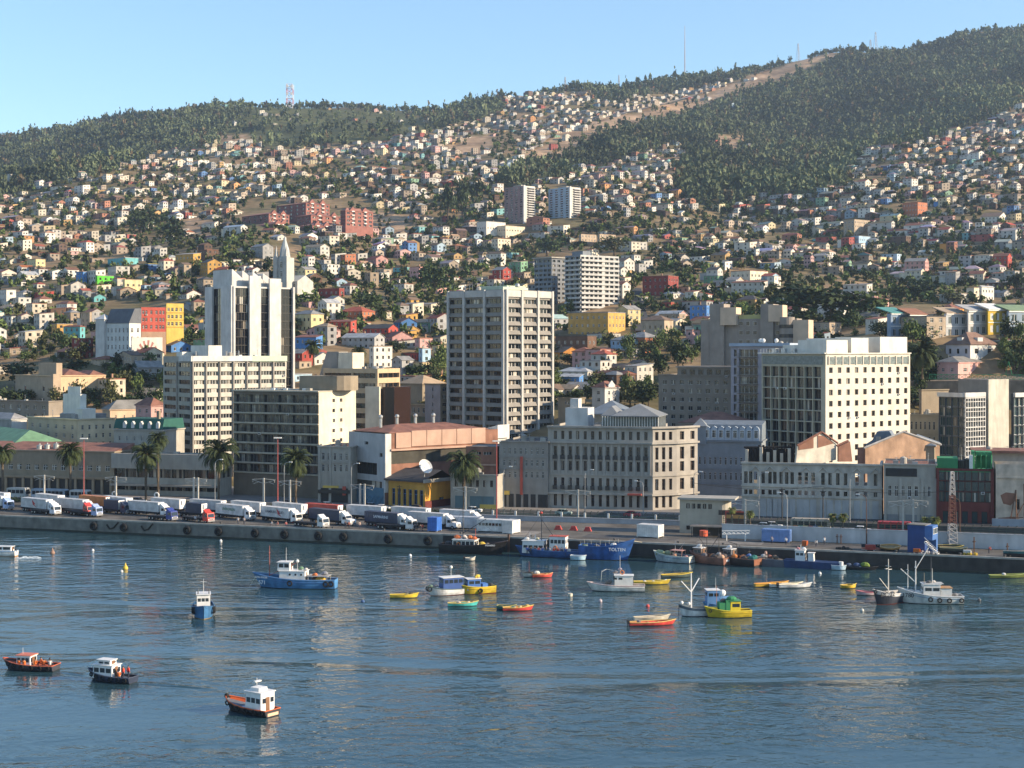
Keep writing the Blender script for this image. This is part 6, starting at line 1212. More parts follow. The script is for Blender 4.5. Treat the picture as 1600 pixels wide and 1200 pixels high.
def cab(t, x0, col, hood=False, h=2.9):
    """truck cab, nose towards +x"""
    m = MB()
    if hood: m.yprism([(x0,.6),(x0+3.4,.6),(x0+3.4,1.55),(x0+3.2,1.75),(x0+1.9,1.95),(x0+1.5,h-.1),(x0+1.2,h),(x0,h)],-1.15,1.15)
    else: m.yprism([(x0,.55),(x0+2.2,.55),(x0+2.25,1.5),(x0+2.0,h-.15),(x0+1.8,h),(x0,h)],-1.22,1.22)
    c = m.build('cab', paint_o, t, col=col)
    m = MB()
    if hood: m.face([(x0+1.89,-1.0,2.02),(x0+1.89,1.0,2.02),(x0+1.58,1.0,h-.18),(x0+1.58,-1.0,h-.18)]); m.T = Matrix.Translation((.03,0,0)); m.face([(x0+1.89,-1.0,2.02),(x0+1.89,1.0,2.02),(x0+1.58,1.0,h-.18),(x0+1.58,-1.0,h-.18)])
    else: m.face([(x0+2.27,-1.05,1.6),(x0+2.27,1.05,1.6),(x0+2.08,1.05,h-.35),(x0+2.08,-1.05,h-.35)])
    m.build('windscreen', glassv, c); xs = (x0+.5, x0+1.4) if hood else (x0+.7, x0+1.85)
    m = MB(); [m.box(xs[0],s*1.24-.015,1.75,xs[1],s*1.24+.015,h-.4) for s in (-1,1)]; m.build('side_window', glassv, c)
    xf = x0+3.4 if hood else x0+2.25
    m = MB(); m.box(xf-.05,-1.15,.45,xf+.16,1.15,.85); m.box(xf-.02,-.6,.95,xf+.06,.6,1.4); m.build('grille', mat('grille_chrome', (.3,.3,.3), .4, .1, 2, metal=.5), c)
    for s in (-1, 1): m = MB(); m.box(xf,s*.9-.18,.95,xf+.08,s*.9+.18,1.2); m.build('headlight', lampw, c)
    m = MB(); m.yprism([(x0,h+.01),(x0+1.2,h+.01),(x0+.25,h+.75),(x0,h+.8)],-1.05,1.05); m.build('air_deflector', paint_o, c, col=col)
    m = MB(); [m.bar((x0+1.9,s*1.35,1.8),(x0+1.9,s*1.35,2.5),.12) for s in (-1,1)]; m.build('mirror', dark_m, c)
def truck(pos, th, label, box=None, cabc=(.75,.74,.72), hood=False, L=12.2, boxh=2.75, letters=None, lc=None, arrow=False, flat=False, boxl=None, end=None):
    """articulated truck: trailer from x=0 to L, cab beyond; -y side faces the water"""
    t = empty('truck', pos, -th-R(random.uniform(-7,5)), label, 'truck', 'trucks parked on the quay'); t.scale = (.86,)*3
    m = MB(); m.box(0,-1.15,.95,L,1.15,1.25); [m.box(.3,s*.7-.1,.6,L-.5,s*.7+.1,.95) for s in (-1,1)]; m.box(L*.45,-1.1,.45,L*.6,1.1,.94); m.build('chassis', chassis_m, t)
    if box is not None:
        bl = boxl or L-.1; x0 = L-bl if boxl else .05
        m = MB(); m.box(x0,-1.24,1.26,x0+bl,1.24,1.26+boxh); 
        c = m.build('trailer_body', paint_o, t, col=box)
        m = MB(); [m.box(x0+k*bl/16-.03,-1.28,1.3,x0+k*bl/16+.03,-1.244,1.2+boxh) for k in range(1,16)]; m.box(x0,-1.29,1.26,x0+bl,-1.244,1.36); m.box(x0,-1.29,1.16+boxh,x0+bl,-1.244,1.26+boxh); m.build('side_rib', paint_o, c, col=tuple(q*.9 for q in box))
        m = MB(); m.box(x0+bl+.004,-1.15,1.3,x0+bl+.05,1.15,1.2+boxh); m.build('front_panel', paint_o, c, col=end or (.74,.73,.70))
        m = MB(); m.box(x0+bl+.05,-.6,2.6,x0+bl+.45,.6,3.7); m.build('reefer_unit', white_m, c)
        if letters: text(letters, 1.05, c, (x0+bl*.5,-1.3,1.26+boxh*.52), 0, lc)
        if arrow: m = MB(); m.face([(x0+bl*arrow,-1.3,1.26+boxh*.9),(x0+bl*arrow+1.7,-1.3,1.26+boxh*.42),(x0+bl*arrow+.5,-1.3,1.26+boxh*.3)]); m.face([(x0+bl*arrow+.2,-1.3,1.26+boxh*.42),(x0+bl*arrow+1.5,-1.3,1.26+boxh*.3),(x0+bl*arrow+2.2,-1.3,1.26+boxh*.05)]); m.build('emblem', mat('emblem_red', (.45,.05,.05), .5, .05, 1), c)
    wheels(t, (1.0,2.3,L-1.0), 1.0); 
    if cabc: cab(t, L+.75, cabc, hood); wheels(t, (L+1.4+(1.4 if hood else .55),), 1.05)
    m = MB(); m.box(L-1.5,-.5,.5,L+1.4,.5,.9); m.build('tractor_frame', chassis_m, t)
    m = MB(); m.box(-.08,-1.2,.75,.0,1.2,1.0); m.build('rear_bumper', lampr, t)
    return t
TH = R(36)
def truck_at(px, off, **k):
    """px: picture column of the trailer's left (rear) near corner"""
    return truck(qp(px, off, ZQ+.01), TH, **k)
Wt = (.64,.63,.61); nav = (.03,.045,.09); gw = (.55,.55,.54); txg = mat('letter_green', (.10,.22,.15), .6, .05, 1); txb = mat('letter_dark', (.12,.13,.16), .6, .05, 1); txw = mat('letter_white', (.62,.64,.68), .6, .05, 1)
FR = [(-32,15,dict(label='white box truck with a blue and white cab, leftmost on the quay',box=Wt,cabc=(.35,.45,.68))),
 (38,12,dict(label='white container truck with a red arrow emblem near the left end, white hooded cab',box=gw,hood=False,arrow=.45,letters=None)),
 (92,14,dict(label='plain white box truck with white end, before the orange container',box=gw,cabc=(.72,.7,.68))),
 (205,14,dict(label='long white box truck with a hooded white cab left of the navy container',box=gw,hood=True)),
 (342,15,dict(label='white container truck lettered EVERGREEN',box=Wt,letters='EVERGREEN',lc=txg)),
 (412,13,dict(label='white container truck lettered HAMBURG SUD with a red arrow',box=Wt,letters='HAMBURG   SUD',lc=txb,arrow=.58)),
 (487,12.5,dict(label='navy container truck with a white hooded cab, third truck right of the red cab',box=nav,hood=True)),
 (574,11,dict(label='navy container truck with pale lettering and white hooded cab',box=nav,hood=True,letters='SAFMARINE',lc=txw))]
for px, off, k in FR: truck_at(px, off, **k)
for px, off, k in [(160,15,dict(label='short navy container truck with a dark cab between white box trucks',box=nav,boxl=6.1,L=8,cabc=(.05,.06,.10))),
 (283,14.5,dict(label='short navy container truck left of the red cab',box=nav,boxl=6.1,L=9,cabc=None)),
 (640,13,dict(label='pale grey box truck with white hooded cab left of the blue booth',box=gw,hood=True)),
 (690,20,dict(label='white hooded truck behind the white containers, furthest right of the row',box=Wt,hood=True,L=10))]: truck_at(px, off, **k)
for px, off, k in [(52,8,dict(label='empty flatbed with a white blue-striped cab, second from the left',cabc=(.66,.68,.72))),(112,7.5,dict(label='empty flatbed with a blue and white cab on the left of the quay',cabc=(.30,.38,.60))),(104,10.5,dict(label='empty flatbed with a red cab beside the blue cab',cabc=(.50,.06,.05))),
 (234,5,dict(label='empty flatbed with a deep blue cab near the quay edge',cabc=(.04,.06,.25))),(288,6,dict(label='empty flatbed with a bright red cab',cabc=(.62,.05,.03))),(462,5,dict(label='empty flatbed with a white cab at the quay edge before the navy container',cabc=Wt)),(590,6,dict(label='empty flatbed with a white cab before the hooded white cab',cabc=Wt))]: truck_at(px, off, L=9 if px not in (234,) else 7, **k)
for i, (px, c, lb) in enumerate([(-30,Wt,'far left'),(60,Wt,'behind the red arrow container'),(128,(.55,.20,.06),'orange, behind the navy one'),(165,Wt,'behind the short navy container'),(240,Wt,'behind the hooded cab left of the red cab'),(300,gw,'grey, above the red cab'),(365,Wt,'behind the EVERGREEN container'),(430,Wt,'behind the HAMBURG SUD container'),(480,(.5,.07,.05),'red, behind the navy hooded truck'),(545,Wt,'behind the second navy truck'),(615,gw,'behind the row of white cabs')]):
    truck_at(px, 22.5, label=f'back-row parked box trailer {lb}', box=c, cabc=None)
def boxcont(px, off, L, Wd, hh, col, label, th, name='container', ribs=12, win=0, z=ZQ+.01):
    t = empty(name, qp(px, off, z), -th, label, 'container' if name == 'container' else name.replace('_', ' ')); m = MB(); m.box(0,0,.25,L,Wd,hh+.25); o = m.build('body', paint_o, t, col=col)
    m = MB(); [m.box(.15+k*(L-.3)/ribs,-.05,.4,.15+(k+.5)*(L-.3)/ribs,-.004,hh+.1) for k in range(ribs)]; m.box(-.04,-.06,hh+.1,L+.04,-.004,hh+.27); m.box(-.04,-.06,.2,L+.04,-.004,.38); m.build('side_panel', paint_o, t, col=tuple(q*.95 for q in col))
    m = MB(); [m.box(L+.004,Wd*.5+s*.05-(.9 if s < 0 else 0),.35,L+.05,Wd*.5+s*.05+(.9 if s > 0 else 0),hh+.15) for s in (-1,1)]; [m.bar((L+.09,Wd*.5+q,.4),(L+.09,Wd*.5+q,hh+.1),.03) for q in (-.5,.5)]; m.build('door', paint_o, t, col=tuple(min(q*1.05,.8) for q in col))
    m = MB(); [m.box(x,y,0,x+.3,y+.3,.25) for x in (0,L-.3) for y in (0,Wd-.3)]; m.build('foot', steel, t)
    for k in range(win): add('window', winmesh('plain', white_m), t, (L*(.12+.8*k/max(win,1)),-.07,hh*.55), 0, (.7,1,.7))
    return t
cream_o = (.70,.68,.64)
boxcont(745, 7, 7.0, 2.6, 2.6, cream_o, 'white cabin with a row of small windows, behind the black ship', QTH, 'site_cabin', win=7)
boxcont(785, 5, 2.6, 3.6, 2.8, cream_o, 'white box container with a sunlit end, right of the windowed cabin', R(30))
boxcont(690, 11, 9.5, 2.5, 2.5, (.50,.52,.54), 'pale grey container behind the masts of the black ship', QTH)
boxcont(668, 3.5, 2.4, 2.4, 3.0, (.05,.16,.50), 'bright blue booth at the quay edge beside the white cabs', R(25), 'booth', 4)
boxcont(995, 9, 5.2, 3.0, 2.6, cream_o, 'white site cabin on blocks behind the big blue bow', R(30), 'site_cabin', 9)
boxcont(1190, 9.5, 6.0, 2.5, 2.5, (.16,.27,.52), 'bright blue ribbed container right of the shelter', R(22), 'container', 8)
boxcont(1253, 4, 1.0, 1.0, 1.0, (.55,.14,.04), 'small orange crate on the quay right of the blue container', R(20), 'crate', 3)
for px, off, lb in ((890,16,'leftmost of three red concrete blocks on the quay'),(866,16,'middle red concrete block behind the ship bridge'),(912,15.5,'rightmost of three red concrete blocks, nearest the white site cabin')):
    t = MB(); t.prism([(0,0),(1.7,0),(1.7,.8),(0,.8)],0,.35); t.yprism([(.1,.35),(1.6,.35),(1.35,1.0),(.35,1.0)],.1,.7); tag(t.build('barrier_block', mat('red_block_paint', (.42,.07,.06), .7, .2, 1), None, qp(px, off), -QTH), lb, 'barrier', 'red concrete blocks')
def car(pos, th, col, label, L=4.2):
    t = empty('car', pos, -th, label, 'car', 'cars on the street'); m = MB(); m.yprism([(0,.35),(L,.35),(L,.75),(L*.95,.88),(L*.76,.95),(L*.14,.98),(.02,.9)],-.82,.82); m.build('body', paint_o, t, col=col)
    m = MB(); m.yprism([(L*.1,.97),(L*.76,.95),(L*.6,1.42),(L*.24,1.45)],-.72,.72); c = m.build('cabin', glassv, t); m = MB(); m.yprism([(L*.23,1.44),(L*.61,1.42),(L*.57,1.5),(L*.27,1.52)],-.72,.72); m.build('roof', paint_o, t, col=col)
    m = MB(); [m.box(L*.42-.05,s*.73-.02,.97,L*.42+.05,s*.73+.02,1.44) for s in (-1,1)]; m.build('door_pillar', paint_o, t, col=col); wheels(t, (L*.19,L*.81), .72, .32, .2)
    for s in (-1, 1): m = MB(); m.box(L-.03,s*.6-.15,.6,L+.03,s*.6+.15,.78); m.build('headlight', lampw, t); m = MB(); m.box(-.03,s*.6-.15,.65,.03,s*.6+.15,.82); m.build('tail_light', lampr, t)
for px, off, c, lb in [(150,-12,(.35,.42,.48),'pale van-like car left of the round sign'),(500,-11,(.66,.66,.66),'white car under the narrow ornate building'),(568,-10,(.3,.32,.34),'grey car before the theatre grille'),(585,-14,(.55,.56,.57),'silver car before the theatre grille, nearer the fence'),(640,-12,(.05,.05,.06),'black car before the yellow restaurant'),(728,-13,(.66,.66,.64),'white car beside the trunk of the big palm'),(868,-13,(.35,.42,.36),'pale green car in front of the palace hotel'),(975,-13,(.40,.05,.07),'dark red car at the right part of the palace hotel'),(1180,-17,(.30,.35,.42),'blue-grey car left of the mural bus'),(1193,-16,(.62,.62,.62),'silver car close behind the blue-grey one'),(1331,-17.5,(.66,.66,.66),'white car left of the red bus'),(205,-13,(.08,.10,.14),'dark car behind the truck with hooded cab'),(440,-9,(.1,.1,.12),'dark car under the palm by the balcony block')]:
    car(sp(px, off, ZQ+.06) if px < 1100 else qp(px, 20 if px != 1193 else 22, ZQ+1.51), STH, c, lb)
def bus(pos, th, L, col, label, stripe=None, hh=2.9, mural=None):
    t = empty('bus', pos, -th, label, 'bus', 'buses on the street'); m = MB(); m.yprism([(0,.4),(L,.4),(L+.05,1.3),(L-.15,hh-.15),(L-.4,hh),(.2,hh),(0,hh-.2)],-1.2,1.2); m.build('body', paint_o, t, col=col)
    n = int(L/1.3)
    for k in range(n): m = MB(); m.box(.4+k*(L-.9)/n,-1.225,1.45,.4+(k+.86)*(L-.9)/n,-1.204,2.4); m.build('window', glassv, t)
    m = MB(); m.face([(L+.07,-1.05,1.25),(L+.07,1.05,1.25),(L-.1,1.05,2.5),(L-.1,-1.05,2.5)]); m.build('windscreen', glassv, t)
    if stripe: m = MB(); m.box(.1,-1.23,.75,L-.3,-1.204,1.15); m.build('stripe', paint_o, t, col=stripe)
    if mural:
        for k, c in enumerate(mural): m = MB(); m.tube([(1+k*(L-2)/len(mural),-1.22,1.15),(1+k*(L-2)/len(mural),-1.20,1.15)],.62,12); m.build('mural_patch', paint_o, t, col=c)
    wheels(t, (L*.2,L*.82), 1.05, .45, .25)
    for s in (-1, 1): m = MB(); m.box(L+.0,s*.85-.18,.7,L+.09,s*.85+.18,.95); m.build('headlight', lampw, t)
bus(sp(52, -10, ZQ+.06), STH, 10.5, (.30,.36,.42), 'grey-blue bus before the arcade building', (.5,.52,.55)); bus(sp(14, -9, ZQ+.06), STH, 6, (.45,.45,.42), 'pale minibus at the far left of the street'); bus(sp(112, -10.5, ZQ+.06), STH, 5.5, (.5,.5,.48), 'pale minibus right of the red mast')
bus(qp(1236, 19, ZQ+1.51), STH, 8.5, (.42,.36,.28), 'bus with a colourful mural before the white ruin', None, 2.9, [(.5,.2,.08),(.2,.35,.25),(.6,.45,.2),(.45,.12,.1),(.25,.3,.4),(.6,.4,.15)]); bus(qp(1371, 18.5, ZQ+1.51), STH, 7.2, (.42,.04,.04), 'red bus with white front before the grey building', (.6,.55,.5))
strip('street', road_m, QA, QE, QN, tq(1128), 900, 13.9, 30, ZQ+1.5, ZQ-.5)
strip('street', road_m, SA, SE, SN, 190, 900, -26, -4, ZQ+1.496, ZQ-.5)

# guard house, shelter and hoarding
t = empty('guard_house', qp(1062, 20, ZQ), -R(15), 'beige guard house with a rounded end and flat roof at the end of the fence', 'building'); m = MB(); gm = pw('guard_beige', (.42,.38,.30), .2); Lg = 9.2
m.box(0,0,0,Lg,6,7.6); m.tube([(Lg,2.2,0),(Lg,2.2,7.6)],2.2,18); m.build('wall', gm, t); m = MB(); m.box(-.4,-.8,7.6,Lg+3.4,6.5,8.05); m.build('roof', lgrey, t)
for k in range(5): add('window', winmesh('plain', dark_m, GLASSD), t, (1.9+k*1.25,-.02,5.6), 0, (.75,1,1.1)); 
for k in range(3): add('window', winmesh('plain', dark_m, GLASSD), t, (2+k*1.7,-.02,.8), 0, (.9,1,.9))
m = MB(); m.tube([(Lg,2.2,4.3),(Lg,2.2,5.4)],2.24,18); m.build('band_window', glassv, t)
t = empty('billboard', qp(1133, 19, ZQ+.2), -STH, 'orange and dark billboard right of the guard house', 'billboard'); m = MB(); m.box(0,0,1.6,4.6,.25,5.2); m.build('frame', redp, t); m = MB(); m.box(.3,-.05,1.9,4.3,-.004,4.9); m.box(.3,-.07,3.6,4.3,-.055,4.4,1); m.build('panel', [mat('poster_dark', (.10,.05,.04), .6, .3, 1), mat('poster_orange', (.50,.26,.08), .6, .2, 1)], t); m = MB(); [m.box(x,.05,0,x+.2,.2,1.6) for x in (.6,3.8)]; m.build('leg', dark_m, t)
t = empty('shelter', qp(1078, 13.5, ZQ), -R(14), 'open flat-roofed shelter on the quay below the guard house', 'shelter'); m = MB(); m.box(0,0,2.2,9.5,3,2.45); m.build('roof', mat('shelter_roof', (.33,.26,.20), .8, .25, .6), t); [MB().box(x,.1,0,x+.15,.25,2.2).build('post', dark_m, t) for x in (.3,3.2,6.2,9.2)]; m = MB(); m.box(.3,2.7,0,9,2.8,2); m.build('back_wall', dark_m, t)
t = empty('gangway', qp(1128, 9, ZQ), -R(8), 'white steel gangway frame standing by the shelter', 'gangway'); m = MB(); [m.bar((x,0,1.4+z),(x+1,0,1.4+.7-z),.06) for x in range(6) for z in (0,.7)]; m.bar((0,0,1.4),(6,0,1.6),.09); m.bar((0,0,2.1),(6,0,2.3),.09); m.build('truss', white_m, t); m = MB(); m.bar((5,0,0),(5,0,1.5),.15); m.bar((1,0,0),(1,0,1.4),.1); m.build('post', white_m, t)
# blue harbour cabin, crane, boats ashore
t = empty('harbour_cabin', qp(1418, 3.0, ZQ), -R(33), 'blue two-storey harbour cabin with an outside stair on the quay', 'cabin'); bc = mat('cabin_blue', (.025,.06,.19), .6, .2, .6, streak=.2); bcl = mat('cabin_blue_face', (.06,.14,.34), .6, .2, .6)
m = MB(); m.box(0,0,.0,3.6,3.4,5.6); m.build('wall', bc, t); m = MB(); m.box(-.15,-.15,5.6,3.75,3.6,5.75); m.build('roof', roof_grey, t)
m = MB(); m.box(3.604,0,2.7,5.2,3.4,5.6); m.box(3.604,2.4,0,5.2,3.4,2.7); m.build('front_wall', bcl, t)
for y in (.35, 1.3, 2.3): add('window', winmesh('plain', white_m, GLASSB), t, (5.23, y+.35, 3.9), R(90), (.75,1,1.2))
m = MB(); m.box(3.9,-1.4,.0,4.0,-1.3,.2); [m.box(4.0+k*.28,-1.6,2.5-k*.25,4.3+k*.28,-.6,2.58-k*.25) for k in range(10)]; m.bar((4.0,-1.6,3.4),(6.8,-1.6,1.0),.05); m.bar((4.0,-1.6,2.4),(6.8,-1.6,.1),.07); m.build('stair', white_m, t)
t = empty('crane_mast', qp(1488, 13, ZQ), 0, 'red and white lattice mast of a crane on the right of the quay', 'crane'); gz = t.location; hh = at(0, 737, gz.y).z-ZQ
n = 16
for k in range(n):
    m = MB(); z0, z1 = k*hh/n, (k+1)*hh/n; w0, w1 = .9-.6*k/n, .9-.6*(k+1)/n
    for a, c in ((1,1),(1,-1),(-1,-1),(-1,1)):
        m.bar((a*w0,c*w0,z0),(a*w1,c*w1,z1),.09,n=4)
    for a, c, a2, c2 in ((1,1,1,-1),(1,-1,-1,-1),(-1,-1,-1,1),(-1,1,1,1)): m.bar((a*w0,c*w0,z0),(a2*w1,c2*w1,z1),.06,n=4); m.bar((a*w1,c*w1,z1),(a2*w1,c2*w1,z1),.06,n=4)
    m.build('lattice', [mat('lattice_white', (.42,.40,.38), .7, .25, 1), mat('lattice_rust', (.17,.075,.055), .8, .3, 1)][1 if 5 <= k < 11 else 0], t)
m = MB(); m.box(-1.6,-1.2,0,1.6,1.2,.7); m.build('base', dark_m, t)
# ------------------------------------------------------------------ people: one continuous skinned body, clothes as children
skin_m = mat('skin', (.42,.25,.17), .6, .05, 5); trous_m = mat('trousers', (.04,.045,.07), .8, .2, 3); hair_m = mat('hair', (.02,.015,.012), .7, .1, 5)
def body_mesh(pose):
    J = {'hip':(0,0,.95),'chest':(0,0,1.30),'neck':(0,0,1.48),'head':(0,-.02,1.60),'top':(0,0,1.73)}
    if pose == 'sit': dz = -.48; J = {k: (p[0], p[1], p[2]+dz) for k, p in J.items()}; leg = lambda s: [(s*.10,0,.45),(s*.12,-.45,.47),(s*.12,-.5,.04),(s*.12,-.66,.02)]
    elif pose == 'walk': leg = lambda s: [(s*.10,0,.90),(s*.10,-.12-s*.1,.50),(s*.10,.05-s*.22,.06),(s*.10,-.1-s*.22,.03)]
    elif pose == 'bend': J.update(chest=(0,-.26,1.18), neck=(0,-.42,1.24), head=(0,-.54,1.26), top=(0,-.64,1.30)); leg = lambda s: [(s*.10,0,.90),(s*.11,-.04,.5),(s*.12,.02,.06),(s*.12,-.14,.03)]
    else: leg = lambda s: [(s*.10,0,.90),(s*.11,-.02,.5),(s*.13,.02,.06),(s*.14,-.13,.03)]
    V, E, Rr = [], [], []
    def v(p, r, par=None): V.append(p); Rr.append(r); (E.append((par, len(V)-1)) if par is not None else None); return len(V)-1
    h = v(J['hip'], .15); c = v(J['chest'], .165, h); n = v(J['neck'], .055, c); hd = v(J['head'], .095, n); v(J['top'], .075, hd); v((J['head'][0], J['head'][1]-.105, J['head'][2]), .018, hd)
    cz = Vector(J['chest'])
    for s in (-1, 1):
        L = leg(s); k = v(L[0], .095, h); k = v(L[1], .065, k); k = v(L[2], .045, k); v(L[3], .04, k)
        sh = v(tuple(cz+Vector((s*.2,0,.12))), .06, c)
        dn = {'bend':[(s*.22,-.12,-.22),(s*.18,-.2,-.45)], 'sit':[(s*.25,-.05,-.18),(s*.16,-.27,-.26)], 'walk':[(s*.25,s*.1,-.17),(s*.24,s*.16-.08,-.40)]}.get(pose, [(s*.27,.02,-.17),(s*.26,-.1,-.42)])
        e = v(tuple(cz+Vector(dn[0])), .045, sh); w_ = v(tuple(cz+Vector(dn[1])), .03, e); dv = (Vector(V[w_])-Vector(V[e])).normalized(); pal = v(tuple(Vector(V[w_])+dv*.07), .032, w_)
        for f in range(4): q = Vector(V[pal])+Vector((0,(f-1.5)*.022,0)); k = v(tuple(q+dv*.05), .010, pal); v(tuple(q+dv*(.085-.008*abs(f-1.4))+Vector((-s*.015,0,0))), .008, k)
        k = v(tuple(Vector(V[w_])+dv*.04+Vector((0,-.045,0))), .011, w_); v(tuple(Vector(V[k])+dv*.045), .009, k)
    me = bpy.data.meshes.new('p'); me.from_pydata(V, E, []); o = bpy.data.objects.new('p', me); COL.objects.link(o)
    md = o.modifiers.new('s', 'SKIN'); o.modifiers.new('u', 'SUBSURF').levels = 1
    for i, sv_ in enumerate(me.skin_vertices[0].data): sv_.radius = (Rr[i], Rr[i]*(.75 if i < 2 else 1)); sv_.use_root = i == 0
    r = bpy.data.meshes.new_from_object(o.evaluated_get(bpy.context.evaluated_depsgraph_get())); bpy.data.objects.remove(o)
    r.materials.clear(); r.materials.append(skin_m); r.materials.append(trous_m)
    hz = J['hip'][2]
    for p in r.polygons: z = p.center.z; p.material_index = 1 if (z < hz+.03 and not (pose != 'sit' and abs(p.center.x) > .19)) else 0
    r.polygons.foreach_set('use_smooth', [True]*len(r.polygons))
    jm = MB(); ch, hp_ = Vector(J['chest']), Vector(J['hip'])
    jm.tube([tuple(hp_+Vector((0,0,-.06))), tuple(hp_+Vector((0,0,.05))), tuple(hp_.lerp(ch,.6)), tuple(ch), tuple(ch+(Vector(J['neck'])-ch)*.75)], [.175,.185,.18,.195,.10], 10)
    base = len(me.vertices)
    for s in (-1, 1):
        dn = {'bend':[(s*.22,-.12,-.22)], 'sit':[(s*.25,-.05,-.18)], 'walk':[(s*.25,s*.1,-.17)]}.get(pose, [(s*.27,.02,-.17)])
        dn2 = {'bend':(s*.18,-.2,-.45), 'sit':(s*.16,-.27,-.26), 'walk':(s*.24,s*.16-.08,-.40)}.get(pose, (s*.26,-.1,-.42))
        jm.tube([tuple(ch+Vector((s*.14,0,.13))), tuple(ch+Vector((s*.21,0,.11))), tuple(ch+Vector(dn[0])), tuple(ch+Vector(dn2))], [.07,.075,.06,.042], 8)
    hm_ = MB(); hc_ = Vector(J['head']); hm_.ball(tuple(hc_+Vector((0,.025,.045))), .105, 0, 10, 6, (1,1.02,.95))
    return r, jm.mesh('jacket', paint_cloth, True), hm_.mesh('hair', hair_m, True)
paint_cloth = mat('cloth', src='obj', rough=.9, var=.2, scale=4, spec=.1)
BODY = {p: body_mesh(p) for p in ('stand','walk','bend','sit')}
def person(pos, rz, pose, col, label, group=None):
    t = empty('person', pos, rz, label, 'person', group); b, j, h = BODY[pose]; add('body', b, t); add('jacket', j, t, col=col); add('hair', h, t); return t
for px, off, pose, col, lb in [(562/1.0,3.5,'stand',(.4,.3,.25),'person standing at the quay edge below the navy container'),(305,2.2,'stand',(.5,.5,.5),'person standing on the quay left of the bright red cab'),(372,2.5,'walk',(.55,.52,.5),'person in a pale shirt walking below the EVERGREEN container'),(381.5,2.8,'stand',(.5,.42,.38),'person standing right of the pale-shirted walker'),(425,1.5,'sit',(.6,.55,.5),'left person sitting on the quay edge below the HAMBURG SUD container'),(434,1.5,'sit',(.5,.2,.15),'right person sitting on the quay edge below the HAMBURG SUD container'),(447,1.6,'sit',(.35,.1,.1),'lone person crouching on the quay right of the seated pair'),(494,3.0,'stand',(.6,.3,.12),'person in orange beside the white cab at the quay edge'),(540,3.2,'stand',(.06,.06,.08),'left of two dark-clothed people below the second navy truck'),(545,3.0,'stand',(.35,.12,.08),'right of two people below the second navy truck'),(648,3,'stand',(.05,.05,.06),'person in dark clothes beside the blue booth'),(657,2.6,'stand',(.04,.04,.05),'person nearest the blue booth'),(660,3.6,'walk',(.5,.08,.06),'person in red walking behind the pair at the blue booth'),(652,4.4,'stand',(.06,.05,.05),'person furthest back by the blue booth'),(1228,6,'stand',(.72,.70,.68),'person in white beside the bright blue container'),(1275,5,'bend',(.62,.62,.60),'person in white bending near the orange crate'),(1288,9,'walk',(.66,.64,.6),'person in pale shirt walking right of the orange crate'),(1206,6.5,'stand',(.3,.3,.32),'person before the bright blue container front'),(1545,6,'bend',(.45,.12,.10),'person in red bending at the right end of the quay')]:
    person(qp(px, off, ZQ+.02 if off > .6 else ZQ+.12), random.uniform(-.8,.8), pose, col, lb, 'people on the quay')

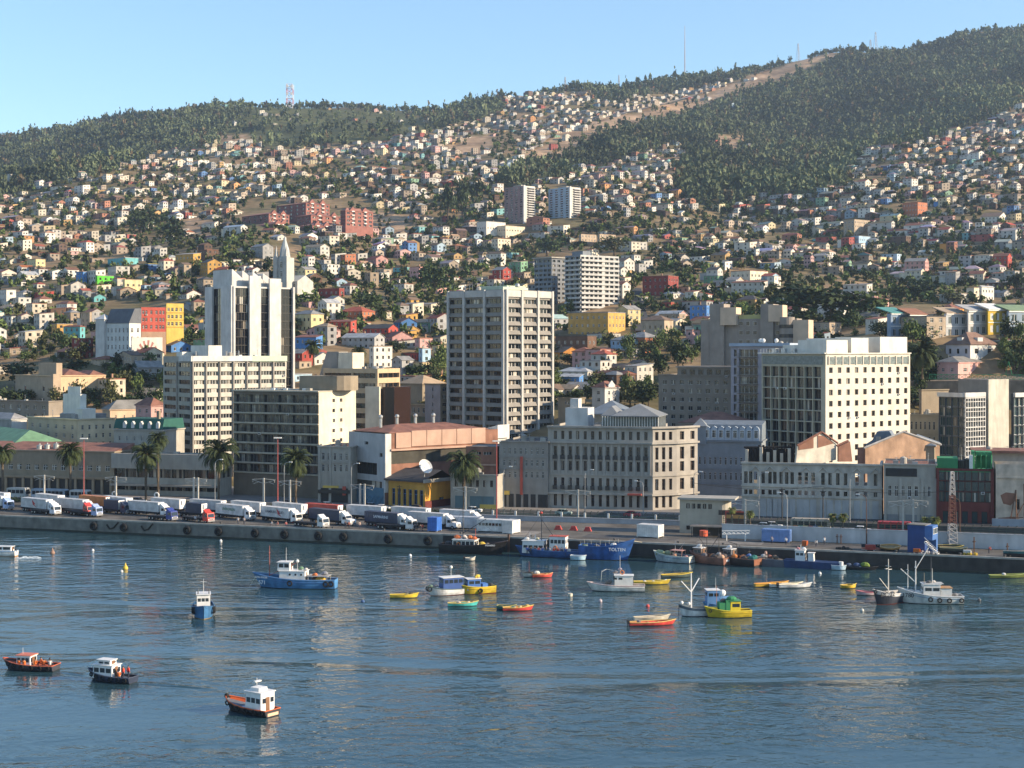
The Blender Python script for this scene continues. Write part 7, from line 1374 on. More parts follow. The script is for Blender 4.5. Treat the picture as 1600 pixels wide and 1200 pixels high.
# ------------------------------------------------------------------ boats
hull_o = mat('boat_hull_paint', src='obj', rough=.5, var=.35, scale=.9, streak=.5, spec=.35); deck_o = mat('boat_deck', src='obj', rough=.8, var=.25, scale=1)
cabin_o = mat('boat_cabin_paint', src='obj', rough=.5, var=.12, scale=1, streak=.15, spec=.4); rope_m = mat('mooring_rope', (.45,.40,.30), .9, .1, 3); net_m = mat('fishing_net', (.03,.12,.10), .95, .4, 4, bump=1)
orange_m = mat('orange_float', (.65,.20,.05), .6, .15, 3); gold = mat('emblem_white', (.72,.72,.70), .6, .05, 1); black_m = mat('letter_black', (.02,.02,.025), .6, .05, 1)
boot_m = mat('antifouling', (.02,.022,.024), .8, .3, 1)
def hull(t, L, Bm, fb, rise, col, rim=None, boot=None, deck=(.3,.25,.18), db=.45, stern=.72, rake=.09, tri=None, full=2.2, stripe=None):
    n = 17; rows = []
    def prof(s): return stern+(1-stern)*sin(pi/2*min(s/.5, 1)) if s < .5 else max(1-((s-.5)/.5)**full, .02)
    def sheer(s): return fb*(1+.12*(1-s)**2)+rise*s**2.6
    for i in range(n):
        s = i/(n-1); hb = Bm/2*prof(s); zs = sheer(s); x = -L/2+L*s; rk = lambda z: -rake*L*(1-z/zs)*s**3
        rows.append([(x+rk(zs), hb, zs), (x+rk(zs*.72), hb*.985, zs*.72), (x+rk(zs*.4), hb*.93, zs*.4), (x+rk(.1), hb*.82, .1), (x+rk(-.35), hb*.5, -.35), (x+rk(-.6), 0, -.6)])
    m = MB(); mi = [2 if stripe else 0, 0, 0, 1, 1]
    for a, c in zip(rows, rows[1:]):
        for k in range(5):
            for sg in (1, -1): f = lambda p: (p[0], sg*p[1], p[2]); m.face([f(a[k]), f(c[k]), f(c[k+1]), f(a[k+1])], mi[k])
    a = rows[0]
    for k in range(5): m.face([a[k], a[k+1], (a[k+1][0],-a[k+1][1],a[k+1][2]), (a[k][0],-a[k][1],a[k][2])], mi[k])
    bm = boot if boot else boot_m
    o = m.build('hull', [hull_o, bm, stripe or hull_o], t, col=col)
    m = MB()
    for a, c in zip(rows, rows[1:]):
        q = lambda p: (p[0], p[1]*.97, p[2]-db*(1 if p is not rows[-1][0] else .2)); m.face([q(a[0]), q(c[0]), (q(c[0])[0],-q(c[0])[1],q(c[0])[2]), (q(a[0])[0],-q(a[0])[1],q(a[0])[2])])
    m.build('deck', deck_o, t, col=deck)
    m = MB()
    for sg in (1, -1): m.tube([(p[0][0], sg*p[0][1], p[0][2]) for p in rows], .05+L*.004, 5)
    m.bar(rows[0][0], (rows[0][0][0], -rows[0][0][1], rows[0][0][2]), .06); m.build('gunwale', cabin_o, t, col=rim or tuple(min(1, c*1.15) for c in col))
    if tri:
        m = MB(); [m.tube([(p[2][0], sg*(p[1][1]+.03), p[1][2]) for p in rows], .06, 5) for sg in (1,-1)]; m.build('rubbing_strake', cabin_o, t, col=tri)
    return dict(sheer=sheer, prof=prof, L=L, B=Bm, db=db)
def dz(h, x): s = (x+h['L']/2)/h['L']; return h['sheer'](min(max(s,0),1))-h['db']
def wheelhouse(t, h, x0, x1, wd, ht, col, roof=(.7,.68,.64), wz=.55, nx=3, ny=3, rakef=.12, wh=.55, name='wheelhouse', z0=None, rail=False):
    z = dz(h, x0)-.1 if z0 is None else z0; m = MB(); m.yprism([(x0,z),(x1,z),(x1-rakef,z+ht),(x0,z+ht)],-wd/2,wd/2); c = m.build(name, cabin_o, t, col=col)
    m = MB(); m.box(x0-.15,-wd/2-.12,z+ht,x1+.1,wd/2+.12,z+ht+.1); m.build('roof', cabin_o, c, col=roof)
    za, zb = z+ht*wz, z+ht*wz+wh; sl = x1-x0-.3
    for sg in (1,-1):
        for k in range(nx): m = MB(); m.box(x0+.18+k*sl/nx,sg*(wd/2+.012)-.01,za,x0+.12+(k+.86)*sl/nx,sg*(wd/2+.012)+.01,zb); m.build('window', glassv, c)
    for k in range(ny): 
        y0 = -wd/2+.15+k*(wd-.3)/ny; y1 = y0+(wd-.3)/ny*.82; q = lambda zz: x1-rakef*(zz-z)/ht+.015
        m = MB(); m.face([(q(za),y0,za),(q(za),y1,za),(q(zb),y1,zb),(q(zb),y0,zb)]); m.build('window', glassv, c)
        if k != ny//2: m = MB(); m.box(x0-.025,y0,za,x0-.005,y1,zb); m.build('window', glassv, c)
    m = MB(); m.box(x0-.03,-.32,z+.05,x0-.006,.32,min(z+ht*.92,z+1.85)); m.build('door', cabin_o, c, col=(.20,.10,.05))
    return z+ht+.1
def mast(t, x, z, hgt, col=(.6,.58,.55), r=.09, boom=None, cross=None, y=0, stays=None):
    m = MB(); m.tube([(x,y,z),(x,y,z+hgt)],[r,r*.6],6)
    if cross: m.bar((x,y-cross,z+hgt*.8),(x,y+cross,z+hgt*.8),r*.5)
    o = m.build('mast', cabin_o, t, col=col)
    if boom: m = MB(); [m.bar((x,y,z+b[0]),(x+b[1],y+b[3],z+b[2]),r*.6) for b in boom]; m.build('boom', cabin_o, o, col=col)
    if stays: m = MB(); [m.bar((x,y,z+hgt*.95),q,.022,n=3) for q in stays]; m.build('rigging', dark_m, o)
def tyres(t, h, xs, side=(1,-1), r=.42, z=.3):
    for x in xs:
        for sg in side: s = (x+h['L']/2)/h['L']; m = MB(); m.torus((x, sg*(h['B']/2*h['prof'](s)*.97+.1), h['sheer'](s)-r-z), (0,1,0), r, r*.34); m.build('tyre_fender', tyre_m, t)
def outboard(t, L, z): m = MB(); m.box(-L/2-.42,-.2,z,-L/2-.02,.2,z+.55); m.bar((-L/2-.25,0,z),(-L/2-.3,0,-.4),.08); m.bar((-L/2-.1,0,z+.3),(-L/2+.6,.1,z+.5),.04); m.build('outboard_motor', black_m, t)
def boat(px, py, hd, label, name='boat', group=None): return empty(name, gnd(px, py, 0), R(hd), label, 'boat', group)
def junk(t, spots, seed=0):
    r = random.Random(seed)
    for x, y, z, s, c in spots:
        m = MB(); m.ball((x,y,z+s*.45), s*.55, 0, 8, 5, (1+r.random()*.5, 1, .85)); m.ball((x+s*.5,y+.1,z+s*.3), s*.35, 0, 7, 5); m.build('gear_heap', cabin_o, t, col=c)
S_ = lambda py: (py-YH)/H                                     # pixels per metre on the water

# big blue fishing boat, bow to the left
t = boat(460, 918, 172, 'blue wooden fishing boat numbered 571 with white cabin, heading left', 'fishing_boat'); L = 134/S_(918); B5 = (.075,.215,.42)
h = hull(t, L, 4.3, 1.55, 1.15, B5, (.10,.22,.40), None, (.30,.22,.15), .5, .62, .10, tri=(.05,.13,.30))
zt = wheelhouse(t, h, -2.4, 2.6, 2.8, 2.1, (.70,.69,.66), nx=0, ny=0, name='deckhouse')
for k in range(3): m = MB(); [m.tube([(-1.7+k*1.1,sg*1.40,dz(h,0)+1.35),(-1.7+k*1.1,sg*1.44,dz(h,0)+1.35)],.2,10) for sg in (1,-1)]; m.build('porthole', glassv, t)
zt2 = wheelhouse(t, h, .6, 3.0, 2.3, 1.5, (.66,.66,.64), z0=zt, wz=.4, nx=2, ny=2, wh=.7)
mast(t, L*.30, 1.2, 6.6, (.35,.10,.07), .1, [(1.0,-5.5,3.6,0)], .4, stays=[(L*.48,0,2.3),(2.6,0,zt2)]); mast(t, 1.6, zt2, 2.6, r=.05); mast(t, -.6, zt, 1.6, r=.05)
m = MB(); m.ball((-.6,0,zt+1.7),.32); m.build('radar', white_m, t)
m = MB(); m.box(-L*.42,-1.4,2.3,-2.7,1.4,2.42); [m.bar((x,y,dz(h,x)),(x,y,2.35),.06) for x in (-L*.41,-3) for y in (-1.3,1.3)]; m.build('canopy', cabin_o, t, col=(.35,.33,.30))
junk(t, [(-5.2,.4,1.1,1.3,(.62,.36,.05)),(-4.0,-.5,1.2,1.0,(.12,.07,.05)),(-4.2,.6,2.3,.7,(.55,.16,.05)),(-2.4,.5,zt,.6,(.6,.55,.5)),(-1.2,-.5,zt,.7,(.15,.25,.15)),(L*.36,.2,1.6,.7,(.03,.03,.03)),(-5.8,-.4,2.4,.8,(.25,.25,.27))])
tyres(t, h, (.3,-L*.40,-L*.46), (1,), .42); text('571', 1.0, t, (L*.36,1.56,1.05), R(180-8), gold, 'number'); text('DON ANGEL', .45, t, (L*.37,1.62,2.02), R(180-9), gold, 'name')
m = MB(); m.bar((L*.47,0,1.9),(L*.53,1.0,-.1),.035); m.build('anchor_rope', rope_m, t)

# small blue tug pointing at the camera
t = boat(318, 962, -78, 'small blue tug with white wheelhouse seen bow-on, tyres on both sides', 'tug_boat')
h = hull(t, 8.5, 3.6, 1.5, .8, (.05,.15,.30), (.05,.13,.25), mat('rust_boot', (.30,.20,.06), .8, .3, 1), (.2,.2,.2), .4, .8, .06, full=3)
zt = wheelhouse(t, h, -2.3, .8, 2.2, 2.5, (.70,.68,.64), nx=2, ny=3, wz=.55); mast(t, -.7, zt, 2.4, r=.06, cross=.5, stays=None); [mast(t, .3, zt, .9, (.1,.1,.1), .12, y=y) for y in (-.9,.9)]
tyres(t, h, (2.2,.4,-1.6), (1,-1), .5, .1); junk(t, [(2.6,0,1.4,.6,(.05,.05,.06))])

# three launches in the foreground
def launch(px, py, hd, L, hullc, deckc, lb, cabx, cabh, cabw, bow, top=False):
    t = boat(px, py, hd, lb, 'launch', 'harbour launches'); h = hull(t, L, L*.36, .75, .75, hullc, bow, None, deckc, .3, .85, .10, full=2.6)
    zt = wheelhouse(t, h, cabx[0], cabx[1], cabw, cabh, (.74,.73,.70), nx=3, ny=3, wz=.48, wh=.6, rakef=.25)
    if top: wheelhouse(t, h, cabx[0]+.5, cabx[1]-.6, cabw*.7, .55, (.74,.73,.70), z0=zt, nx=2, ny=2, wz=.25, wh=.25, name='flybridge')
    tyres(t, h, [L*q for q in (-.42,-.28,-.12,.05,.2,.33)], (1,-1), .26, .05); return t, h, zt
t, h, zt = launch(46, 1046, 168, 8.2, (.05,.05,.06), (.55,.13,.06), 'orange-decked launch with passengers in orange life vests, at the left edge', (-.6,1.6), 1.5, 1.9, (.55,.13,.06))
m = MB(); m.box(-.8,-1.05,zt,1.6,1.05,zt+.09); m.build('awning', cabin_o, t, col=(.60,.16,.08)); mast(t, 1.0, zt, 1.0, r=.04)
for k, (x, y, c) in enumerate([(-3.3,.3,(.5,.5,.5)),(-2.9,-.4,(.05,.05,.06)),(-2.4,.3,(.62,.16,.04)),(-1.5,-.5,(.62,.14,.04)),(-1.2,.5,(.62,.16,.04)),(.2,1.0,(.62,.16,.04)),(1.0,1.0,(.62,.16,.04))]):
    P_ = t.matrix_basis @ Vector((x,y,.45)); person(P_, t.rotation_euler.z+random.uniform(-1,1), 'sit', c, f'{ORD[k] if k else "first"} passenger from the stern on the orange-decked launch', 'launch passengers')
t, h, zt = launch(173, 1064, 158, 7.4, (.03,.04,.07), (.10,.12,.16), 'dark launch with a white cabin and two people in red at its stern', (-.9,2.3), 1.75, 2.0, (.06,.07,.10), True)
for k, (x, y, pz, c, lb) in enumerate([(-2.1,.1,'stand',(.66,.08,.04),'person in a red jacket standing at the stern of the dark launch'),(-1.8,.6,'sit',(.62,.15,.04),'person in an orange vest sitting at the stern of the dark launch'),(-2.5,-.5,'stand',(.60,.07,.05),'person in red behind the standing red jacket on the dark launch'),(-1.3,.1,'sit',(.5,.45,.55),'person in a pale shirt at the cabin door of the dark launch')]):
    person(t.matrix_basis @ Vector((x,y,.48)), t.rotation_euler.z+random.uniform(-1,1), pz, c, lb)
t, h, zt = launch(389, 1112, 143, 8.4, (.03,.03,.035), (.14,.15,.17), 'orange-bowed launch with a tall white cabin, alone in the foreground', (-3.3,-.5), 2.4, 2.3, (.60,.12,.03))
m = MB(); m.box(-2.5,-.7,zt,-1.0,.7,zt+.4); m.build('roof_hatch', cabin_o, t, col=(.74,.73,.70))
m = MB(); 
for i in range(8):
    s0, s1 = .55+.055*i, .55+.055*(i+1); 
    for sg in (1,-1): m.face([(-4.2+8.4*s0, sg*h['B']/2*h['prof'](s0)*.96, h['sheer'](s0)-.02),(-4.2+8.4*s1, sg*h['B']/2*h['prof'](min(s1,.99))*.96, h['sheer'](s1)-.02),(-4.2+8.4*s1-.1, sg*h['B']/2*h['prof'](min(s1,.99))*.62, h['sheer'](s1)-.42),(-4.2+8.4*s0-.1, sg*h['B']/2*h['prof'](s0)*.62, h['sheer'](s0)-.42)])
m.build('orange_bulwark', mat('orange_bulwark', (.62,.12,.03), .6, .1, 1), t); mast(t, -1.4, zt+.6, .9, r=.05); m = MB(); m.box(-1.7,-.5,zt+1.0,-1.3,.5,zt+1.15); m.build('radar', white_m, t); m = MB(); m.ball((4.0,0,1.45),.32); m.build('bow_fender', tyre_m, t)
m = MB(); m.box(-4.24,-.9,.12,-4.205,.9,.5); m.build('transom_board', mat('transom_cream', (.62,.42,.28), .6, .1, 1), t)
m = MB(); m.box(.2,-.9,.6,1.3,.9,.66); m.box(1.7,-.9,.7,2.3,.9,.76); m.build('bench', deck_o, t, col=(.45,.50,.58))

# low wake ridges trailing the launches
wk = bpy.data.materials['harbour_water']
for pts in (((90,1050),(135,1056)),((206,1067),(262,1071),(340,1077))):
    m = MB(); g_ = [gnd(*q) for q in pts]; n = 14; P_ = [g_[min(int(k*(len(g_)-1)/n), len(g_)-2)].lerp(g_[min(int(k*(len(g_)-1)/n), len(g_)-2)+1], (k*(len(g_)-1)/n) % 1 if k < n else 1) for k in range(n+1)]
    for k_, (a, c) in enumerate(zip(P_, P_[1:])):
        u_ = lambda q: Vector((0,0,.13*sin(pi*q/n)**.6 if 0 < q < n else 0)); up = u_(k_); up2 = u_(k_+1); bk = Vector((.25,1.3,-.02)); m.face([a-bk*.5, c-bk*.5, c+up2, a+up]); m.face([a+up, c+up2, c+bk, a+bk])
    o = m.build('harbour_water', wk, smooth=True); o['kind'] = 'structure'
# boat leaving at the left edge
t = boat(2, 868, 172, 'white and blue open launch half cut by the left edge, with foam behind', 'launch'); h = hull(t, 7, 2.2, 1.0, .5, (.72,.70,.66), (.30,.45,.62), mat('orange_boot', (.5,.25,.1), .7, .1, 1), (.1,.1,.1), .3, .9); wheelhouse(t, h, -2.6, 1.5, 1.7, 1.3, (.74,.72,.68), nx=2, ny=2); m = MB(); m.tube([(-3.3,0,.9),(-3.3,0,1.5)],.28,8); m.build('outboard_motor', black_m, t)
foam = mat('wake_foam', (.55,.60,.60), .8, .4, 2)
r = random.Random(3); m = MB()
for k in range(26): a = gnd(28+k*1.4+r.uniform(-2,2), 871+r.uniform(-1.5,1.5)); m.ball((a.x,a.y,.0), r.uniform(.12,.4), 0, 6, 4, (1.6,1,.25))
tag(m.build('wake_foam', foam), 'white wake foam behind the launch at the left edge', 'foam', kind='stuff')

# pair: white boat with blue wheelhouse and yellow boat
def trawl(px, py, hd, wpx, Bm, fb, rise, col, lb, rim=None, boot=None, name='fishing_boat', deck=(.3,.25,.18), tri=None, stern=.65, stripe=None, rake=.10):
    t = boat(px, py, hd, lb, name); L = wpx/S_(py)/max(abs(cos(R(hd)-0)), .35); return t, hull(t, L, Bm, fb, rise, col, rim, boot, deck, .4, stern, rake, tri=tri, stripe=stripe), L
redboot = mat('red_antifouling', (.30,.05,.03), .8, .3, 1)
t, h, L = trawl(700, 929, 205, 66, 3.0, 1.0, .8, (.70,.68,.64), 'white-hulled boat with dark blue wheelhouse, touching the yellow boat', (.10,.14,.13), redboot)
zt = wheelhouse(t, h, -2.6, 1.4, 2.2, 2.6, (.04,.09,.26), nx=4, ny=3, wz=.62, wh=.65); mast(t, -.6, zt, 1.6, r=.06); m = MB(); m.ball((-.6,0,zt+1.7),.3); m.build('radar', white_m, t); junk(t, [(L*.25,.2,1.0,.6,(.6,.6,.58)),(L*.4,0,1.5,.6,(.10,.16,.12))]); tyres(t, h, (L*.44,), (1,-1), .38, .0)
t, h, L = trawl(744, 927, 200, 58, 2.7, 1.15, .7, (.58,.40,.03), 'bright yellow fishing boat with a blue wheelhouse', (.70,.52,.05), redboot, tri=(.55,.36,.02))
zt = wheelhouse(t, h, -.6, 2.0, 1.9, 2.0, (.06,.15,.40), nx=2, ny=2); m = MB(); m.box(-2.0,-.9,1.0,-1.0,.9,1.8); m.build('fish_box', mat('blue_box', (.08,.20,.50), .6, .1, 1), t); junk(t, [(-.2,.2,zt,.7,(.66,.45,.05)),(-2.8,0,1.1,.8,(.03,.03,.03))]); mast(t, .4, zt, 2.0, r=.05); tyres(t, h, (-.4,), (1,), .36); outboard(t, L, .8)

# skiffs
def skiff(px, py, hd, wpx, col, lb, rim=None, boot=None, motor=False, inner=(.30,.22,.13), load=(), Bm=1.6):
    t = boat(px, py, hd, lb, 'skiff', 'open skiffs'); L = wpx/S_(py)/max(abs(cos(R(hd))), .4)
    h = hull(t, L, Bm, .55, .35, col, rim, boot, inner, .28, .55, .08, full=2.0)
    m = MB(); [m.box(x*L-.12,-Bm*.46*h['prof'](x+.5),.42,x*L+.12,Bm*.46*h['prof'](x+.5),.47) for x in (-.3,-.08,.14)]; m.build('thwart', deck_o, t, col=(.45,.33,.18))
    if motor: outboard(t, L, .45)
    junk(t, load, int(px)); return t
skiff(724, 947, 8, 48, (.07,.42,.38), 'teal and yellow skiff below the yellow fishing boat', (.62,.45,.12), load=[(-.8,.2,.4,.5,(.5,.4,.3)),(.9,-.1,.4,.5,(.6,.5,.35)),(1.6,0,.5,.45,(.1,.08,.06))])
skiff(632, 934, 6, 45, (.62,.44,.04), 'yellow skiff lying left of the white and yellow fishing boats', (.66,.50,.08), load=[(1.2,0,.35,.7,(.06,.06,.04)),(.4,0,.35,.5,(.10,.08,.05))])
skiff(810, 954, 10, 48, (.55,.06,.05), 'red skiff with yellow gunwale in the middle of the harbour', (.68,.48,.12), load=[(1.5,0,.5,.6,(.5,.33,.1)),(.3,.1,.4,.5,(.5,.4,.2)),(-.7,0,.4,.4,(.3,.25,.2))])
skiff(792, 952, -20, 30, (.05,.20,.17), 'small dark green skiff nosing behind the red skiff with yellow gunwale', (.5,.42,.15))
skiff(848, 902, 12, 32, (.60,.08,.06), 'small red skiff beside the little white and black boat', (.62,.30,.12), load=[(-1.2,0,.6,.8,(.62,.56,.48)),(.8,0,.4,.4,(.5,.3,.1))])
t, h, L = trawl(829, 901, 200, 26, 1.7, .7, .3, (.66,.62,.52), 'little white and black boat with a red mast by the small red skiff', (.08,.08,.07), name='small_boat'); mast(t, .3, .4, 2.6, (.35,.10,.08), .05); m = MB(); m.box(-1.4,-.6,1.0,.4,.6,1.06); [m.bar((x,y,.3),(x,y,1.0),.03) for x in (-1.3,.3) for y in (-.5,.5)]; m.build('canopy', cabin_o, t, col=(.05,.05,.05))
skiff(1019, 913, 5, 58, (.60,.42,.04), 'yellow skiff moored behind the white trawler with the A-frame', (.66,.50,.10), load=[(2.6,0,.5,.5,(.7,.68,.6)),(-1.5,0,.4,.5,(.45,.42,.4)),(.2,0,.4,.4,(.4,.4,.38))], inner=(.4,.33,.22))
skiff(1058, 902, 14, 50, (.07,.10,.09), 'dark and yellow skiff with a red interior near the white-hulled docked boat', (.68,.48,.05), inner=(.5,.16,.06))
skiff(1020, 977, 10, 74, (.60,.06,.05), 'long red skiff with outboard motor in the lower middle', (.62,.42,.14), motor=True, inner=(.45,.38,.28), Bm=2.0, load=[(-2.4,0,.5,.5,(.12,.11,.13))])
skiff(1019, 969, 12, 58, (.50,.45,.36), 'cream skiff half hidden behind the long red skiff', (.58,.50,.36))
skiff(1206, 916, 16, 56, (.62,.38,.05), 'orange skiff with red inside, back one of three rafted skiffs', (.62,.30,.06), inner=(.45,.08,.05))
skiff(1229, 917, 12, 54, (.66,.62,.54), 'cream skiff in the middle of three rafted skiffs', (.70,.62,.40)); skiff(1243, 918, 10, 54, (.62,.62,.60), 'white skiff with outboard motor, front one of three rafted skiffs', (.70,.68,.62), motor=True)
skiff(1326, 919, 6, 25, (.62,.40,.04), 'tiny yellow skiff left of the dark DC 22 boat', (.66,.45,.08), load=[(.9,0,.4,.5,(.4,.28,.08))]); skiff(1352, 930, 178, 30, (.55,.42,.42), 'pale pink skiff tucked behind the bow of the DC 22 boat', (.45,.12,.14), inner=(.5,.45,.42))
skiff(1576, 903, 6, 62, (.13,.16,.04), 'olive green skiff at the foot of the quay on the right edge', (.30,.34,.10), load=[(-1.0,0,.5,.6,(.5,.5,.48))], inner=(.2,.2,.1))
skiff(735, 876, 10, 16, (.45,.42,.36), 'little cream dinghy adrift below the black ship', (.5,.48,.42), motor=True)

# white trawler with A-frame
t, h, L = trawl(962, 923, 176, 90, 3.2, 1.0, .6, (.70,.68,.62), 'white trawler with a box cabin and thin bow A-frame, centre of the harbour', (.55,.42,.38), tri=(.62,.58,.52), stern=.8)
zt = wheelhouse(t, h, -L*.30, L*.02, 2.2, 2.3, (.76,.73,.66), nx=0, ny=2, roof=(.72,.70,.64), rakef=.05)
for x in (-.9,.1): m = MB(); [m.box(x-.35,sg*1.115-.01,zt-.75,x+.35,sg*1.115+.01,zt-.4) for sg in (1,-1)]; m.build('cabin_window', glassv, t)
mast(t, -.8, zt, 3.6, (.5,.48,.45), .07, stays=[(L*.35,0,1.4)]); m = MB(); m.torus((-1.2,1.1,zt+.6),(0,1,0),.33,.1); m.build('lifebuoy', orange_m, t); junk(t, [(-.8,.3,zt+.9,.5,(.3,.25,.3)),(.1,-.3,zt+.2,.6,(.25,.2,.18)),(L*.12,0,1.2,.9,(.18,.15,.12))])
m = MB(); [m.tube([(L*.26,y,1.0),(L*.24,y,3.6),(L*.16,0,4.0)],.05,5) for y in (-.7,.7)]; m.bar((L*.16,0,4.0),(-.5,0,zt+.6),.03); m.build('a_frame', cabin_o, t, col=(.5,.5,.48))

# group right of centre: grey-white boat, yellow boat, blue cabin boat behind
t, h, L = trawl(1086, 962, 188, 52, 2.7, 1.2, .8, (.62,.61,.58), 'grey-topped white boat with a tall white mast and slanted derrick arms', (.10,.13,.15), stripe=mat('grey_stripe', (.12,.15,.17), .6, .2, 1)); mast(t, L*.12, 1.0, 6.2, (.70,.69,.68), .16, [(3.0,1.9,5.0,.8),(3.0,-1.6,5.2,-.8)], stays=[(L*.45,0,2.2)]); m = MB(); m.ball((L*.42,.3,2.3),.3); m.ball((L*.2,.3,2.1),.3); m.build('float', white_m, t); m = MB(); m.bar((L*.49,0,2.0),(L*.53,.5,-.2),.05); m.build('anchor_rope', dark_m, t)
t, h, L = trawl(1120, 953, 185, 44, 2.6, 1.0, .5, (.10,.24,.42), 'small blue boat with a white-topped wheelhouse behind the green and yellow one', (.15,.28,.45)); zt = wheelhouse(t, h, -.3, 1.9, 1.9, 2.9, (.10,.22,.42), nx=2, ny=2, wz=.65); m = MB(); m.ball((-1.0,0,2.9),.6); m.build('dome', white_m, t); m = MB(); m.box(-2.4,-.9,1.0,-.4,.9,2.2); m.build('deck_box', cabin_o, t, col=(.14,.30,.50)); mast(t, .2, zt, 2.0, r=.04)
t, h, L = trawl(1137, 964, 186, 73, 2.9, 1.05, .8, (.58,.42,.03), 'yellow fishing boat with a green and yellow wheelhouse', (.70,.55,.05), tri=(.50,.36,.02), rake=.08)
zt = wheelhouse(t, h, -2.0, -.2, 1.9, 2.1, (.66,.50,.03), nx=1, ny=2, roof=(.07,.24,.10)); m = MB(); m.box(-.19,-.96,.8,.5,.96,2.9); m.box(.5,-.9,.8,1.6,.9,2.5); m.build('green_deckhouse', greenp, t); m = MB(); m.ball((-.6,.2,zt+.25),.75,0,10,6,(1.2,1,.6)); m.build('canopy', greenp, t); m = MB(); m.box(1.9,-.6,.9,3.0,.6,1.7); m.build('hatch', cabin_o, t, col=(.68,.5,.03)); mast(t, L*.24, .9, 4.4, (.5,.2,.12), .05); junk(t, [(.8,0,2.6,.6,(.08,.08,.08))])
m = MB(); m.torus((L*.40,.78,1.2),(.25,1,0),.22,.06); m.build('bow_emblem', black_m, t)

# right pair: DC 22 and 1780
t, h, L = trawl(1389, 942, 215, 60, 3.2, 1.6, 1.2, (.03,.035,.05), 'dark-hulled boat lettered DC 22 with a single white mast', (.55,.52,.48), redboot, rake=.12, stripe=mat('grey_white_stripe', (.50,.50,.49), .6, .2, 1)); mast(t, L*.02, 1.4, 6.4, (.62,.58,.50), .12, [(1.0,2.3,3.2,0)], .6); m = MB(); [m.bar((L*.02-.45,y,6.0),(L*.02+.45,y,6.0),.05) for y in (-.4,.4)]; m.build('mast_basket', white_m, t); text('DC 22', 1.1, t, (L*.24,1.50,1.85), R(180-12), black_m, 'number'); junk(t, [(L*.25,.3,1.5,.8,(.03,.03,.03)),(L*.1,-.4,1.5,.8,(.08,.07,.06))]); tyres(t, h, (L*.46,), (1,), .3, .0)
t, h, L = trawl(1453, 942, 176, 100, 3.6, 1.25, 1.5, (.62,.62,.58), 'white trawler numbered 1780 with an orange-banded cabin and crowded masts', (.55,.56,.55), tri=(.12,.2,.32), stern=.75, rake=.10)
zt = wheelhouse(t, h, -1.6, 1.4, 2.5, 2.5, (.70,.68,.63), nx=2, ny=3, wz=.55); wheelhouse(t, h, -3.6, -1.62, 2.3, 1.9, (.72,.70,.64), nx=0, ny=0, name='deckhouse', roof=(.45,.25,.1)); m = MB(); m.box(-3.62,1.16,.75,1.4,1.27,1.3); m.box(-3.62,-1.27,.75,1.4,-1.26,1.3); m.build('orange_band', orange_m, t)
mast(t, L*.22, 1.4, 6.0, (.70,.68,.64), .14, [(2.2,2.6,4.6,0),(4.6,-2.2,8.4,.2)], .9, stays=[(L*.48,0,3.0)]); mast(t, L*.34, 1.6, 5.2, (.6,.6,.58), .09, None, .9); mast(t, -.4, zt, 2.6, (.66,.60,.5), .07); mast(t, -.2, zt, 4.6, (.2,.2,.2), .035); mast(t, 1.0, zt, 1.8, (.4,.3,.2), .05)
m = MB(); m.box(-2.2,-1.2,zt,1.2,1.2,zt+.06); m.build('monkey_deck', deck_o, t, col=(.4,.4,.38)); junk(t, [(.3,.4,zt,.6,(.1,.1,.1)),(-.7,-.3,zt,.5,(.6,.55,.5)),(2.2,.5,1.3,1.1,(.6,.58,.54)),(3.2,-.3,1.4,1.0,(.55,.5,.45)),(-4.4,0,1.1,.8,(.2,.2,.2))]); tyres(t, h, (-L*.46,-L*.27,-L*.12,L*.02), (1,), .34, .35); text('1780', 1.0, t, (L*.36,1.46,1.5), R(180-14), black_m, 'number'); m = MB(); m.bar((L*.48,0,2.5),(L*.52,.4,-.2),.04); m.build('anchor_rope', dark_m, t)

# ------------------------------------------------------------------ vessels along the quay
QH = -19.0
def dock(px, off, L, Bm, fb, rise, col, lb, rev=False, name='ship', rim=None, boot=None, dh=0, **k):
    t = empty(name, qp(px, off, 0), R(QH+(180 if rev else 0)+dh), lb, 'boat', None); return t, hull(t, L, Bm, fb, rise, col, rim, boot, k.pop('deck', (.12,.10,.09)), k.pop('db', .6), **k)
t, h = dock(741, -4.4, 15.5, 4.6, 1.7, 1.3, (.018,.017,.016), 'black-hulled ship with a brown bow moored at the quay', rim=(.05,.04,.04), boot=mat('brown_boot', (.09,.055,.04), .8, .3, 1), dh=2)
zt = wheelhouse(t, h, -4.6, .6, 2.8, 1.8, (.66,.62,.54), nx=5, ny=2, wz=.4, wh=.8); junk(t, [(-4,0,zt,1.0,(.6,.16,.05)),(-2.6,.6,zt,.9,(.62,.56,.5)),(-1,0,zt,1.0,(.6,.18,.06)),(.2,-.6,zt,.8,(.55,.14,.05)),(1.8,0,1.6,1.1,(.62,.42,.05)),(3.2,-.3,1.6,.9,(.2,.18,.15)),(-6,0,1.5,1.1,(.04,.04,.04))]); mast(t, -2.6, zt, 7.2, (.05,.05,.05), .12, [(1.2,5.4,4.6,0)], 1.0, stays=[(7.2,0,2.9),(-6.5,0,2)]); mast(t, .3, zt, 2.4, (.5,.1,.08), .07)
m = MB(); m.torus((-3.2,-1.45,2.0),(0,1,0),.35,.1); m.build('lifebuoy', orange_m, t); text('PIONERO', .5, t, (4.3,-1.95,2.05), R(14), gold, 'name')
t, h = dock(856, -4.6, 14.5, 4.4, 1.3, .9, (.03,.09,.24), 'blue-hulled ship with a tall white bridge and a crowd on deck, moored at the quay', True, boot=boot_m, dh=4)
